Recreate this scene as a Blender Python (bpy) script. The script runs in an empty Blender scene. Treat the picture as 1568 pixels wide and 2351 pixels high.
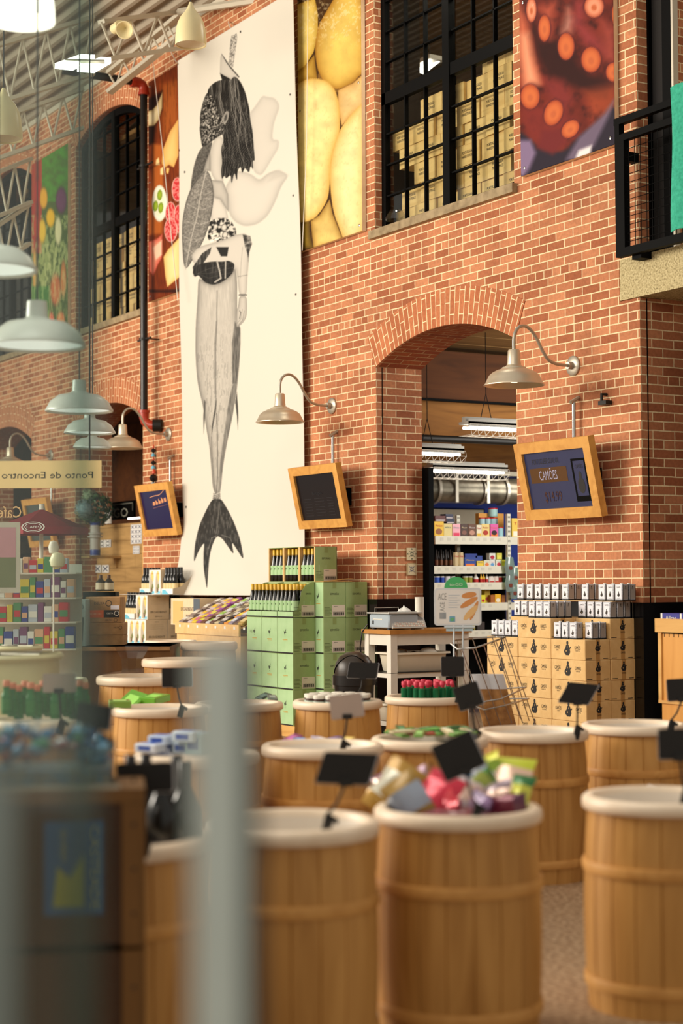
import bpy, math, random
import numpy as np
from mathutils import Vector, Matrix
random.seed(7); rng = np.random.RandomState(5)
SC = bpy.context.scene; COL = SC.collection
# ---------------------------------------------------------------- camera
f_px = 3900.0; cx, cy = 784.0, 1175.5
CAM_H = 1.42
yaw = math.atan2(2334, f_px); pit = math.atan2(155, f_px); rol = .0055
Zv = np.array([0, 0, 1.]); F0 = np.array([-math.cos(yaw), math.sin(yaw), 0]); R0 = np.array([math.sin(yaw), math.cos(yaw), 0])
Fw = F0*math.cos(pit)+Zv*math.sin(pit); U0 = -F0*math.sin(pit)+Zv*math.cos(pit)
Rt = R0*math.cos(rol)-U0*math.sin(rol); Up = U0*math.cos(rol)+R0*math.sin(rol)
Cp = np.array([0, 0, CAM_H])
cam_d = bpy.data.cameras.new('camera'); cam = bpy.data.objects.new('camera', cam_d); COL.objects.link(cam)
M = Matrix.Identity(4)
for i in range(3):
    M[i][0] = Rt[i]; M[i][1] = Up[i]; M[i][2] = -Fw[i]; M[i][3] = Cp[i]
cam.matrix_world = M
cam_d.sensor_fit = 'VERTICAL'; cam_d.sensor_height = 36; cam_d.sensor_width = 36; cam_d.lens = f_px*36/2351
cam_d.clip_start = .05; cam_d.clip_end = 200
cam_d.dof.use_dof = True; cam_d.dof.focus_distance = 13.6; cam_d.dof.aperture_fstop = 1.75
SC.camera = cam
# ---------------------------------------------------------------- light and exposure
SC.view_settings.view_transform = 'Standard'; SC.view_settings.look = 'None'
SC.view_settings.exposure = 0.35; SC.view_settings.gamma = 1.0
SC.view_settings.use_curve_mapping = False
wd = bpy.data.worlds.new('world'); SC.world = wd; wd.use_nodes = True
wd.node_tree.nodes['Background'].inputs[0].default_value = (1.0, .93, .82, 1)
wd.node_tree.nodes['Background'].inputs[1].default_value = .42
def area(name, loc, target, sx, sy, power, col=(1, .93, .83), spread=math.pi):
    l = bpy.data.lights.new(name, 'AREA'); l.shape = 'RECTANGLE'; l.size = sx; l.size_y = sy; l.energy = power; l.color = col; l.spread = spread
    o = bpy.data.objects.new(name, l); COL.objects.link(o); o.location = loc
    o.rotation_euler = (Vector(target)-Vector(loc)).to_track_quat('-Z', 'Y').to_euler(); return o
area('hall_window_light', (-19.5, -5.5, 5.5), (-13.0, 8.2, 2.2), 8, 3.5, 1250, (1, .90, .76))
area('hall_front_light', (-14.0, -4, 5.0), (-10.5, 8, 2.0), 5, 3, 620, (1, .92, .80))
area('hall_lamps_light', (-5.5, 1.0, 5.6), (-6.5, 4, 0), 3, 3, 115, (1, .93, .82))
area('storeroom_light', (-11.6, 11.0, 3.1), (-15, 10.6, 1.2), .8, 3, 110, (1, .97, .9))
area('storeroom_back_fill', (-15.6, 13.5, 3.3), (-18.5, 13.5, 2.0), 1.5, 3, 120, (1, .97, .9))  # added unseen lamp to brighten the blue back wall and duct
area('crate_fill_light', (-12.0, 8.42, 6.95), (-12.2, 8.5, 4.6), 1.6, .25, 34, (1, .93, .78))  # added lamp, unseen above the view, brightens the stacked crates
area('balcony_room_light', (-8.0, 10, 7.0), (-9, 13, 5), 1.5, 1.5, 45, (1, .88, .68))
# ---------------------------------------------------------------- photo geometry helpers
def ray(x, y): return Fw+Rt*(x-cx)/f_px-Up*(y-cy)/f_px
def PY(x, y, Y=8.24): d = ray(x, y); return Cp+d*(Y/d[1])
def PX(x, y, X): d = ray(x, y); return Cp+d*(X/d[0])
def PZ(x, y, z): d = ray(x, y); return Cp+d*((z-CAM_H)/d[2])
def PD(x, y, D): return Cp+ray(x, y)*D
def projA(P):
    v = P-Cp; w = v@Fw; return cx+f_px*(v@Rt)/w, cy-f_px*(v@Up)/w
# ---------------------------------------------------------------- materials
def lin(c): return tuple(((v/255)/12.92 if v/255 <= .04045 else ((v/255+.055)/1.055)**2.4) for v in c)
MATS = {}
def mat(name, c, rough=.6, metal=0, spec=.5, emit=None, es=1, trans=0, alpha=1, coat=0, bump=0, bscale=60):
    if name in MATS: return MATS[name]
    m = bpy.data.materials.new(name); m.use_nodes = True; b = m.node_tree.nodes['Principled BSDF']
    b.inputs['Base Color'].default_value = (*lin(c), 1); b.inputs['Roughness'].default_value = rough
    b.inputs['Metallic'].default_value = metal; b.inputs['Specular IOR Level'].default_value = spec
    if emit: b.inputs['Emission Color'].default_value = (*lin(emit), 1); b.inputs['Emission Strength'].default_value = es
    if trans: b.inputs['Transmission Weight'].default_value = trans
    if coat: b.inputs['Coat Weight'].default_value = coat
    nt = m.node_tree
    tc = nt.nodes.new('ShaderNodeTexCoord'); n = nt.nodes.new('ShaderNodeTexNoise'); n.inputs['Scale'].default_value = bscale*.2
    nt.links.new(tc.outputs['Object'], n.inputs['Vector'])
    mx = nt.nodes.new('ShaderNodeMix'); mx.data_type = 'RGBA'; mx.blend_type = 'MULTIPLY'; mx.inputs[0].default_value = .12
    mx.inputs[6].default_value = (*lin(c), 1); nt.links.new(n.outputs['Fac'], mx.inputs[7]); nt.links.new(mx.outputs[2], b.inputs['Base Color'])
    if bump:
        n2 = nt.nodes.new('ShaderNodeTexNoise'); n2.inputs['Scale'].default_value = bscale
        nt.links.new(tc.outputs['Object'], n2.inputs['Vector'])
        bp = nt.nodes.new('ShaderNodeBump'); bp.inputs['Strength'].default_value = bump; bp.inputs['Distance'].default_value = .01
        nt.links.new(n2.outputs['Fac'], bp.inputs['Height']); nt.links.new(bp.outputs['Normal'], b.inputs['Normal'])
    MATS[name] = m; return m
def nd(nt, t, **k):
    n = nt.nodes.new('ShaderNode'+t)
    for a, v in k.items(): setattr(n, a, v)
    return n
def mth(nt, op, a, b=None):
    n = nd(nt, 'Math', operation=op)
    for i, v in enumerate((a, b)):
        if v is None: continue
        if isinstance(v, (int, float)): n.inputs[i].default_value = v
        else: nt.links.new(v, n.inputs[i])
    return n.outputs[0]
def ramp(nt, fac, stops):
    r = nd(nt, 'ValToRGB'); e = r.color_ramp.elements
    while len(e) > 1: e.remove(e[0])
    e[0].position = stops[0][0]; e[0].color = (*lin(stops[0][1]), 1)
    for p, c in stops[1:]: k = e.new(p); k.color = (*lin(c), 1)
    nt.links.new(fac, r.inputs[0]); return r.outputs[0]
def brick_mat(name, c1, c2, mortar, mode='wall', rowh=.0677, bw=.2115):
    m = bpy.data.materials.new(name); m.use_nodes = True; nt = m.node_tree; b = nt.nodes['Principled BSDF']; L = nt.links.new
    if mode == 'uv':
        u = nd(nt, 'UVMap'); vec = u.outputs[0]; s0 = nd(nt, 'SeparateXYZ'); L(vec, s0.inputs[0]); zz = s0.outputs[1]
    else:
        g = nd(nt, 'NewGeometry'); sp = nd(nt, 'SeparateXYZ'); L(g.outputs['Position'], sp.inputs[0])
        sn = nd(nt, 'SeparateXYZ'); L(g.outputs['True Normal'], sn.inputs[0])
        if mode == 'soffit':
            cb = nd(nt, 'CombineXYZ'); L(sp.outputs[1], cb.inputs[0]); L(sp.outputs[0], cb.inputs[1]); zz = sp.outputs[0]
        else:
            side = mth(nt, 'GREATER_THAN', mth(nt, 'ABSOLUTE', sn.outputs[0]), .7)
            uu = mth(nt, 'ADD', mth(nt, 'MULTIPLY', sp.outputs[1], side), mth(nt, 'MULTIPLY', sp.outputs[0], mth(nt, 'SUBTRACT', 1, side)))
            cb = nd(nt, 'CombineXYZ'); L(uu, cb.inputs[0]); L(sp.outputs[2], cb.inputs[1]); zz = sp.outputs[2]
        vec = cb.outputs[0]
    # slight irregular laying
    nz = nd(nt, 'TexNoise'); nz.inputs['Scale'].default_value = 9; L(vec, nz.inputs['Vector'])
    vs = nd(nt, 'VectorMath', operation='SCALE'); L(nz.outputs['Color'], vs.inputs[0]); vs.inputs['Scale'].default_value = .007
    va = nd(nt, 'VectorMath', operation='ADD'); L(vec, va.inputs[0]); L(vs.outputs[0], va.inputs[1])
    def bt(w, off):
        t = nd(nt, 'TexBrick'); t.offset = off; t.offset_frequency = 2; L(va.outputs[0], t.inputs['Vector'])
        t.inputs['Scale'].default_value = 1; t.inputs['Brick Width'].default_value = w; t.inputs['Row Height'].default_value = rowh
        t.inputs['Mortar Size'].default_value = .0052; t.inputs['Mortar Smooth'].default_value = .25; t.inputs['Bias'].default_value = -.1
        t.inputs['Color1'].default_value = (*lin(c1), 1); t.inputs['Color2'].default_value = (*lin(c2), 1); t.inputs['Mortar'].default_value = (*lin(mortar), 1); return t
    t1 = bt(bw, .5)
    colo, fac = t1.outputs['Color'], t1.outputs['Fac']
    if mode == 'wall':
        t2 = bt(bw/2, .5)
        row = mth(nt, 'FLOOR', mth(nt, 'DIVIDE', zz, rowh)); hd = mth(nt, 'LESS_THAN', mth(nt, 'MODULO', row, 7), .5)
        mx = nd(nt, 'Mix', data_type='RGBA'); L(hd, mx.inputs[0]); L(t1.outputs['Color'], mx.inputs[6]); L(t2.outputs['Color'], mx.inputs[7]); colo = mx.outputs[2]
        fac = mth(nt, 'ADD', mth(nt, 'MULTIPLY', t2.outputs['Fac'], hd), mth(nt, 'MULTIPLY', t1.outputs['Fac'], mth(nt, 'SUBTRACT', 1, hd)))
    n1 = nd(nt, 'TexNoise'); n1.inputs['Scale'].default_value = 2.2; n1.inputs['Detail'].default_value = 6; L(vec, n1.inputs['Vector'])
    n2 = nd(nt, 'TexNoise'); n2.inputs['Scale'].default_value = 38; n2.inputs['Detail'].default_value = 4; L(vec, n2.inputs['Vector'])
    v = mth(nt, 'ADD', mth(nt, 'MULTIPLY', n1.outputs['Fac'], .9), mth(nt, 'MULTIPLY', n2.outputs['Fac'], .8))
    v = mth(nt, 'ADD', v, .2)
    vv = nd(nt, 'CombineXYZ')
    for i in range(3): L(v, vv.inputs[i])
    mm = nd(nt, 'Mix', data_type='RGBA', blend_type='MULTIPLY'); mm.inputs[0].default_value = .85; L(colo, mm.inputs[6]); L(vv.outputs[0], mm.inputs[7])
    L(mm.outputs[2], b.inputs['Base Color']); b.inputs['Roughness'].default_value = .85; b.inputs['Specular IOR Level'].default_value = .25
    bp = nd(nt, 'Bump'); bp.inputs['Strength'].default_value = .5; bp.inputs['Distance'].default_value = .012
    h = mth(nt, 'SUBTRACT', mth(nt, 'MULTIPLY', n2.outputs['Fac'], .35), fac); L(h, bp.inputs['Height']); L(bp.outputs['Normal'], b.inputs['Normal'])
    return m
def wood_mat(name, dark, light, scale=(1, 1, .08), s=14, rough=.5, ring=True, plank=None):
    m = bpy.data.materials.new(name); m.use_nodes = True; nt = m.node_tree; b = nt.nodes['Principled BSDF']; L = nt.links.new
    tc = nd(nt, 'TexCoord'); mp = nd(nt, 'Mapping'); mp.inputs['Scale'].default_value = scale; L(tc.outputs['Object'], mp.inputs[0])
    oi = nd(nt, 'ObjectInfo'); ad = nd(nt, 'VectorMath', operation='ADD'); L(mp.outputs[0], ad.inputs[0])
    sc = nd(nt, 'VectorMath', operation='SCALE'); L(oi.outputs['Random'], sc.inputs['Scale']); sc.inputs[0].default_value = (7, 5, 3); L(sc.outputs[0], ad.inputs[1])
    n = nd(nt, 'TexNoise'); n.inputs['Scale'].default_value = s; n.inputs['Detail'].default_value = 7; n.inputs['Distortion'].default_value = 1.2; L(ad.outputs[0], n.inputs['Vector'])
    n3 = nd(nt, 'TexNoise'); n3.inputs['Scale'].default_value = s*.18; L(ad.outputs[0], n3.inputs['Vector'])
    v = mth(nt, 'ADD', mth(nt, 'MULTIPLY', n.outputs['Fac'], .6), mth(nt, 'MULTIPLY', n3.outputs['Fac'], .4))
    c = ramp(nt, v, [(.28, dark), (.5, tuple((a+2*q)/3 for a, q in zip(dark, light))), (.7, light)])
    L(c, b.inputs['Base Color']); b.inputs['Roughness'].default_value = rough; b.inputs['Specular IOR Level'].default_value = .35
    bp = nd(nt, 'Bump'); bp.inputs['Strength'].default_value = .15; bp.inputs['Distance'].default_value = .004; L(n.outputs['Fac'], bp.inputs['Height']); L(bp.outputs['Normal'], b.inputs['Normal'])
    MATS[name] = m; return m
def noise_mat(name, stops, s=80, rough=.8, bump=.2, detail=5, tex='Noise', metal=0):
    m = bpy.data.materials.new(name); m.use_nodes = True; nt = m.node_tree; b = nt.nodes['Principled BSDF']; L = nt.links.new
    tc = nd(nt, 'TexCoord')
    n = nd(nt, 'Tex'+tex); n.inputs['Scale'].default_value = s; L(tc.outputs['Object'], n.inputs['Vector'])
    o = n.outputs['Fac'] if tex == 'Noise' else n.outputs['Distance']
    if tex == 'Noise': n.inputs['Detail'].default_value = detail
    L(ramp(nt, o, stops), b.inputs['Base Color']); b.inputs['Roughness'].default_value = rough; b.inputs['Metallic'].default_value = metal
    bp = nd(nt, 'Bump'); bp.inputs['Strength'].default_value = bump; bp.inputs['Distance'].default_value = .01; L(o, bp.inputs['Height']); L(bp.outputs['Normal'], b.inputs['Normal'])
    MATS[name] = m; return m
def print_mat(name, rough=.55):
    m = bpy.data.materials.new(name); m.use_nodes = True; nt = m.node_tree; b = nt.nodes['Principled BSDF']
    a = nd(nt, 'VertexColor'); a.layer_name = 'Col'; nt.links.new(a.outputs[0], b.inputs['Base Color']); b.inputs['Roughness'].default_value = rough
    b.inputs['Specular IOR Level'].default_value = .12
    MATS[name] = m; return m
def glass_mat(name, tint, refl=.12, haze=0, rough=.03):
    m = bpy.data.materials.new(name); m.use_nodes = True; nt = m.node_tree; nt.nodes.remove(nt.nodes['Principled BSDF']); L = nt.links.new
    out = nt.nodes['Material Output']; t = nd(nt, 'BsdfTransparent'); t.inputs[0].default_value = (*tint, 1)
    g = nd(nt, 'BsdfGlossy'); g.inputs['Roughness'].default_value = rough
    mx = nd(nt, 'MixShader'); mx.inputs[0].default_value = refl; L(t.outputs[0], mx.inputs[1]); L(g.outputs[0], mx.inputs[2]); o = mx.outputs[0]
    if haze:
        d = nd(nt, 'BsdfDiffuse'); d.inputs[0].default_value = (.46, .60, .58, 1); m2 = nd(nt, 'MixShader'); m2.inputs[0].default_value = haze
        L(o, m2.inputs[1]); L(d.outputs[0], m2.inputs[2]); o = m2.outputs[0]
    L(o, out.inputs[0]); MATS[name] = m; return m
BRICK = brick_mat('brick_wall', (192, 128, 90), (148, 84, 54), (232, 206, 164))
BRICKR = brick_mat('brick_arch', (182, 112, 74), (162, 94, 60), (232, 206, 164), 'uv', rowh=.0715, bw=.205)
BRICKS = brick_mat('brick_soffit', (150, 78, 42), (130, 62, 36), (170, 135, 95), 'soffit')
PINE = wood_mat('pine_wood', (196, 140, 70), (232, 186, 112), (.1, 1, 1), 9, .6)
CRATE = wood_mat('crate_pine', (214, 172, 100), (246, 216, 148), (.12, 1, 1), 10, .6)
FRAMEW = wood_mat('frame_pine', (178, 118, 48), (226, 170, 88), (.3, .3, .3), 26, .55)
STAVE = wood_mat('barrel_stave', (158, 108, 48), (206, 156, 88), (1, 1, .12), 12, .45)
HOOP = wood_mat('barrel_hoop', (176, 120, 56), (214, 162, 92), (1, 1, 1), 9, .5)
RIMW = wood_mat('barrel_rim', (220, 196, 166), (240, 222, 198), (.6, .6, .6), 8, .4)
BEAM = wood_mat('old_beam', (96, 58, 22), (168, 116, 56), (1, .12, 1), 8, .8)
BEAMD = wood_mat('old_beam_dark', (58, 30, 12), (104, 60, 26), (1, .12, 1), 8, .8)
PLANKG = wood_mat('grey_plank', (120, 92, 52), (182, 146, 92), (.12, 1, 1), 10, .8)
BAMB = wood_mat('table_wood', (160, 104, 44), (200, 140, 70), (.2, 1, 1), 9, .4)
CONC = noise_mat('concrete_lintel', [(.3, (110, 98, 66)), (.45, (176, 160, 116)), (.7, (214, 200, 156))], 70, .9, .3, 8)
SILLM = noise_mat('sill_stone', [(.3, (130, 112, 84)), (.7, (170, 150, 116))], 12, .9, .2)
FLOORM = noise_mat('floor_concrete', [(.3, (108, 82, 58)), (.5, (158, 128, 96)), (.7, (190, 164, 132))], 45, .6, .1, 9)
KRAFT = noise_mat('kraft_card', [(.3, (218, 176, 114)), (.7, (232, 194, 134))], 14, .8, .05)
GRN = noise_mat('green_card', [(.3, (150, 172, 108)), (.7, (160, 182, 118))], 10, .65, .03)
GRNF = noise_mat('green_card_front', [(.3, (168, 205, 150)), (.7, (180, 214, 162))], 10, .6, .03)
TAN = noise_mat('tan_card', [(.3, (222, 196, 158)), (.7, (232, 208, 172))], 14, .8, .05)
BLACK = mat('black_paint', (7, 7, 7), .6, spec=.06); BLKG = mat('black_gloss', (10, 10, 12), .15, spec=.6)
BLKP = mat('black_plastic', (22, 21, 21), .4); WHITE = mat('white_paint', (236, 230, 216), .5); PAPERW = mat('white_card', (240, 238, 232), .6)
IRON = mat('dark_iron', (30, 27, 24), .5, .3); STEEL = mat('galvanised_steel', (188, 180, 164), .42, .75); CHROME = mat('chrome_wire', (190, 188, 184), .25, .9)
ALU = mat('spun_aluminium', (214, 200, 176), .38, .6)
TRUSS = mat('cream_steel', (206, 198, 178), .55); DECK = mat('deck_grey', (168, 156, 136), .6)
CREAM = mat('cream_enamel', (232, 218, 168), .35); RED = mat('red_pipe', (170, 50, 26), .35)
SHELFM = mat('shelf_cream', (226, 222, 204), .45); GLOW = mat('tube_glow', (255, 250, 240), .5, emit=(255, 250, 238), es=5)
GLOWS = mat('lamp_glow', (255, 250, 240), .5, emit=(255, 238, 205), es=5)
INK = mat('black_ink', (30, 26, 24), .7); INKG = mat('olive_ink', (72, 84, 40), .7); INKO = mat('orange_ink', (206, 160, 60), .7)
DGLASS = mat('wine_glass', (10, 11, 7), .16, spec=.5); YCAP = mat('yellow_capsule', (226, 180, 40), .4)
PRINT = print_mat('printed_picture', .55); PRINTG = print_mat('printed_banner', .42)
PANE = glass_mat('window_glass', (.93, .94, .92), .06); CLEARP = glass_mat('clear_plastic', (.88, .87, .86), .1)
DOORG = glass_mat('door_glass', (.84, .89, .87), .06, .045, .05)
# ---------------------------------------------------------------- mesh builder
TXT = {}
def text_geo(s):
    if s in TXT: return TXT[s]
    cu = bpy.data.curves.new('t', 'FONT'); cu.body = s; cu.resolution_u = 2; cu.size = 1
    o = bpy.data.objects.new('t', cu); COL.objects.link(o)
    dg = bpy.context.evaluated_depsgraph_get(); me = o.evaluated_get(dg).to_mesh()
    vs = [(v.co.x, v.co.y) for v in me.vertices]; fs = [tuple(p.vertices) for p in me.polygons]
    o.evaluated_get(dg).to_mesh_clear(); bpy.data.objects.remove(o); bpy.data.curves.remove(cu)
    x0 = min(v[0] for v in vs); x1 = max(v[0] for v in vs)
    TXT[s] = ([((x-(x0+x1)/2), y-.35) for x, y in vs], fs, x1-x0); return TXT[s]
def basis(d):
    d = Vector(d).normalized(); a = Vector((0, 0, 1)) if abs(d.z) < .9 else Vector((1, 0, 0)); u = d.cross(a).normalized(); return u, d.cross(u).normalized()
class MB:
    def __init__(s): s.v = []; s.f = []; s.m = []; s.mats = []; s.sm = []; s.uv = {}
    def mi(s, m):
        if m not in s.mats: s.mats.append(m)
        return s.mats.index(m)
    def add(s, vs, fs, m, smooth=False):
        o = len(s.v); s.v += [tuple(map(float, v)) for v in vs]; k = s.mi(m)
        for q in fs: s.f.append(tuple(i+o for i in q)); s.m.append(k); s.sm.append(smooth)
        return s
    def box(s, a, b, m, T=None):
        x0, y0, z0 = a; x1, y1, z1 = b
        vs = [(x0, y0, z0), (x1, y0, z0), (x1, y1, z0), (x0, y1, z0), (x0, y0, z1), (x1, y0, z1), (x1, y1, z1), (x0, y1, z1)]
        if T: vs = [T @ Vector(v) for v in vs]
        return s.add(vs, [(0, 3, 2, 1), (4, 5, 6, 7), (0, 1, 5, 4), (1, 2, 6, 5), (2, 3, 7, 6), (3, 0, 4, 7)], m)
    def rbox(s, a, b, m, r=.01):  # box with bevelled vertical edges and top edges
        x0, y0, z0 = a; x1, y1, z1 = b; L = []
        for (z, i) in ((z0, r*.5), (z0+r*.5, 0), (z1-r, 0), (z1, r)):
            L.append([(x0+r, y0+i, z), (x1-r, y0+i, z), (x1-i, y0+r, z), (x1-i, y1-r, z), (x1-r, y1-i, z), (x0+r, y1-i, z), (x0+i, y1-r, z), (x0+i, y0+r, z)])
        return s.loft(L, m, True, True, False)
    def loft(s, rings, m, cap0=False, cap1=False, smooth=True, close=True):
        n = len(rings[0]); vs = [p for r in rings for p in r]; fs = []
        for i in range(len(rings)-1):
            for j in range(n if close else n-1):
                k = (j+1) % n; fs.append((i*n+j, i*n+k, (i+1)*n+k, (i+1)*n+j))
        s.add(vs, fs, m, smooth)
        if cap0: s.add(rings[0], [tuple(range(n-1, -1, -1))], m)
        if cap1: s.add(rings[-1], [tuple(range(n))], m)
        return s
    def lathe(s, prof, m, n=24, c=(0, 0, 0), T=None, cap0=False, cap1=False, ax=None):
        rs = []
        for r, z in prof:
            ring = [(c[0]+r*math.cos(2*math.pi*k/n), c[1]+r*math.sin(2*math.pi*k/n), c[2]+z) for k in range(n)]
            if T: ring = [T @ Vector(p) for p in ring]
            rs.append(ring)
        return s.loft(rs, m, cap0, cap1)
    def tube(s, pts, r, m, n=8, caps=True, close=False):
        pts = [Vector(p) for p in pts]; rs = []; N = len(pts)
        u = None
        for i, p in enumerate(pts):
            if close: d = pts[(i+1) % N]-pts[i-1]
            else: d = (pts[min(i+1, N-1)]-pts[max(i-1, 0)])
            d.normalize()
            if u is None: u, w = basis(d)
            else:
                u = (u-d*u.dot(d)).normalized(); w = d.cross(u)
            rr = r[i] if isinstance(r, (list, tuple)) else r
            rs.append([tuple(p+u*rr*math.cos(2*math.pi*k/n)+w*rr*math.sin(2*math.pi*k/n)) for k in range(n)])
        if close: rs.append(rs[0])
        return s.loft(rs, m, caps and not close, caps and not close)
    def prism(s, poly, y0, y1, m, side=None, front=None):  # poly in XZ, extruded along Y; y0 is the front
        n = len(poly); vs = [(p[0], y0, p[1]) for p in poly]+[(p[0], y1, p[1]) for p in poly]
        s.add(vs, [tuple(range(n))], front or m); s.add(vs, [tuple(range(2*n-1, n-1, -1))], m)
        s.add(vs, [((i+1) % n, i, n+i, n+(i+1) % n) for i in range(n)], side or m); return s
    def plate(s, poly, O, u, v, m, off=0, thick=0):  # flat polygon in a local frame
        O, u, v = Vector(O), Vector(u), Vector(v); nn = u.cross(v).normalized(); O = O+nn*off
        P = [O+u*a+v*b for a, b in poly]; n = len(P)
        if not thick: return s.add(P, [tuple(range(n))], m)
        Q = [p-nn*thick for p in P]; s.add(P+Q, [tuple(range(n)), tuple(range(2*n-1, n-1, -1))]+[((i+1) % n, i, n+i, n+(i+1) % n) for i in range(n)], m); return s
    def text(s, t, O, u, v, h, m, off=.001, w=None, sx=1):
        vs, fs, W = text_geo(t); O, u, v = Vector(O), Vector(u), Vector(v); nn = u.cross(v).normalized(); k = h/.72
        kx = (w/W) if w else k*sx
        s.add([O+u*(x*kx)+v*(y*k)+nn*off for x, y in vs], fs, m); return s
    def build(s, name, parent=None, loc=(0, 0, 0), rz=0, autos=True):
        me = bpy.data.meshes.new(name); me.from_pydata(s.v, [], s.f)
        for m in s.mats: me.materials.append(m)
        me.polygons.foreach_set('material_index', s.m); me.polygons.foreach_set('use_smooth', s.sm)
        if any(s.sm) and autos:
            try: me.set_sharp_from_angle(angle=math.radians(42))
            except Exception: pass
        me.update()
        o = bpy.data.objects.new(name, me); COL.objects.link(o); o.location = loc; o.rotation_euler = (0, 0, rz)
        if parent: o.parent = parent
        return o
def tag(o, label, cat, group=None, kind=None):
    o['label'] = label; o['category'] = cat
    if group: o['group'] = group
    if kind: o['kind'] = kind
    return o
def struct(o, label=None):
    o['kind'] = 'structure'
    if label: o['label'] = label
    return o
def thing(name, label, cat, loc=(0, 0, 0), rz=0, group=None):
    o = bpy.data.objects.new(name, None); COL.objects.link(o); o.empty_display_size = .05; o.location = tuple(map(float, loc)); o.rotation_euler = (0, 0, rz)
    return tag(o, label, cat, group)
def dup(root, loc, rz=0, label=None, group=None, sc=None, rot=None):
    r = root.copy(); COL.objects.link(r); r.location = tuple(map(float, loc)); r.rotation_euler = rot or (0, 0, rz)
    if label: r['label'] = label
    if group: r['group'] = group
    if sc: r.scale = (sc, sc, sc)
    for ch in list(root.children):
        c = ch.copy(); COL.objects.link(c); c.parent = r
        for g in list(ch.children): d = g.copy(); COL.objects.link(d); d.parent = c
    return r
ORD = ['first', 'second', 'third', 'fourth', 'fifth', 'sixth', 'seventh', 'eighth', 'ninth', 'tenth', 'eleventh', 'twelfth', 'thirteenth', 'fourteenth', 'fifteenth', 'sixteenth']
X3, Y3, Z3 = (1, 0, 0), (0, 1, 0), (0, 0, 1)
# ================================================================ STRUCTURE
W = 8.24; TH = .5
BAYS = [(-13.14, -11.01), (-20.40, -18.31), (-24.07, -21.98)]
ZS, ZC = 3.365, 3.605; ZW0, ZW1, ZWC = 4.62, 7.0, 7.26; ZT = 7.72
def arc_pts(x0, x1, zs, zc, n=28):
    w = (x1-x0)/2; h = zc-zs; R = (w*w+h*h)/(2*h); c = zc-R; a = math.asin(w/R); xm = (x0+x1)/2
    return [(xm+R*math.sin(-a+2*a*i/n), c+R*math.cos(-a+2*a*i/n)) for i in range(n+1)], R, a, xm, c
wall = MB()
xs = -30.0
edges = sorted(BAYS)
cur = xs
for (a, b) in edges:
    wall.box((cur, W, 0), (a, W+TH, ZT), BRICK); cur = b
wall.box((cur, W, 0), (-9.497, W+TH, 3.475), BRICK); wall.box((cur, W, 3.475), (-9.72, W+TH, 3.785), BRICK); wall.box((cur, W, 3.785), (-9.497, W+TH, ZT), BRICK)
wall.box((-9.72, W+.2, 3.475), (-9.497, W+TH, 3.785), BRICK)
wall.box((-6.4, W, 0), (-3.0, W+TH, ZT), BRICK)
wall.box((-9.497, W, 6.9), (-6.4, W+TH, ZT), BRICK)
for (a, b) in edges:
    p, R, an, xm, c = arc_pts(a, b, ZS, ZC)
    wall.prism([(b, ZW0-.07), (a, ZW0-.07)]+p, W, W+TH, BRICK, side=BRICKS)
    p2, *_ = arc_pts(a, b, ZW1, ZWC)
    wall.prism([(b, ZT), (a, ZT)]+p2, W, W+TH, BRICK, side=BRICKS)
struct(wall.build('wall_back'))
def ring(a, b, zs, zc, th, rows=1, name='trim_1'):
    p, R, an, xm, c = arc_pts(a, b, zs, zc); n = 40; vs = []; uv = []; fs = []
    an2 = an
    for i in range(n+1):
        t = -an2+2*an2*i/n
        for (r, y) in ((R-.004, W+.02), (R-.004, W-.006), (R+th, W-.006), (R+th, W+.02)):
            vs.append((xm+r*math.sin(t), y, c+r*math.cos(t))); uv.append((r-R+.02, t*(R+th/2)))
    for i in range(n):
        for k in range(3): q = i*4+k; fs.append((q, q+4, q+5, q+1))
    mb = MB(); mb.add(vs, fs, BRICKR)
    mb.add([vs[0], vs[1], vs[2], vs[3]], [(0, 1, 2, 3)], BRICKR); mb.add(vs[-4:], [(3, 2, 1, 0)], BRICKR)
    o = mb.build(name); me = o.data; ul = me.uv_layers.new(name='UVMap'); allv = uv+[uv[i] for i in range(4)]+uv[-4:]
    for lp in me.loops: ul.data[lp.index].uv = allv[lp.vertex_index]
    return struct(o)
k = 1
for (a, b) in edges:
    ring(a, b, ZS, ZC, .315, name='trim_%d' % k); k += 1
    ring(a, b, ZW1, ZWC, .24, name='trim_%d' % k); k += 1
# stone sills, lintel
for (a, b) in edges:
    m = MB(); m.box((a-.04, W-.05, ZW0-.075), (b+.04, W+TH, ZW0), SILLM)
    struct(m.build('trim_%d' % k)); k += 1
m = MB(); m.box((-9.70, W-.012, 3.478), (-6.2, W+TH+.6, 3.782), CONC); struct(m.build('trim_%d' % k)); k += 1
for X_ in (-13.14, -20.40, -9.497):
    m = MB(); m.box((X_-.002, W+.062, 1.24), (X_+.003, W+.070, ZS if X_ != -9.497 else 3.47), BLACK); struct(m.build('trim_%d' % k)); k += 1
# black tiled wainscot
wz = 1.24
m = MB()
for (a, b) in [(-30, -24.07), (-21.98, -20.4), (-18.31, -13.14), (-11.01, -9.497), (-6.4, -3)]:
    m.box((a, W-.015, 0), (b, W, wz), BLKG)
    xx = a+.35
    while xx < b-.2: m.box((xx, W-.0155, 0), (xx+.004, W-.0145, wz), STEEL); xx += .62
m.box((-13.14, W-.015, 0), (-13.125, W+TH, wz), BLKG); m.box((-9.497, W-.015, 0), (-9.482, W+TH+.6, wz), BLKG)
m.box((-9.60, W-.017, 0), (-9.594, W-.015, wz), STEEL)
struct(m.build('baseboard_back'))
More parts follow.
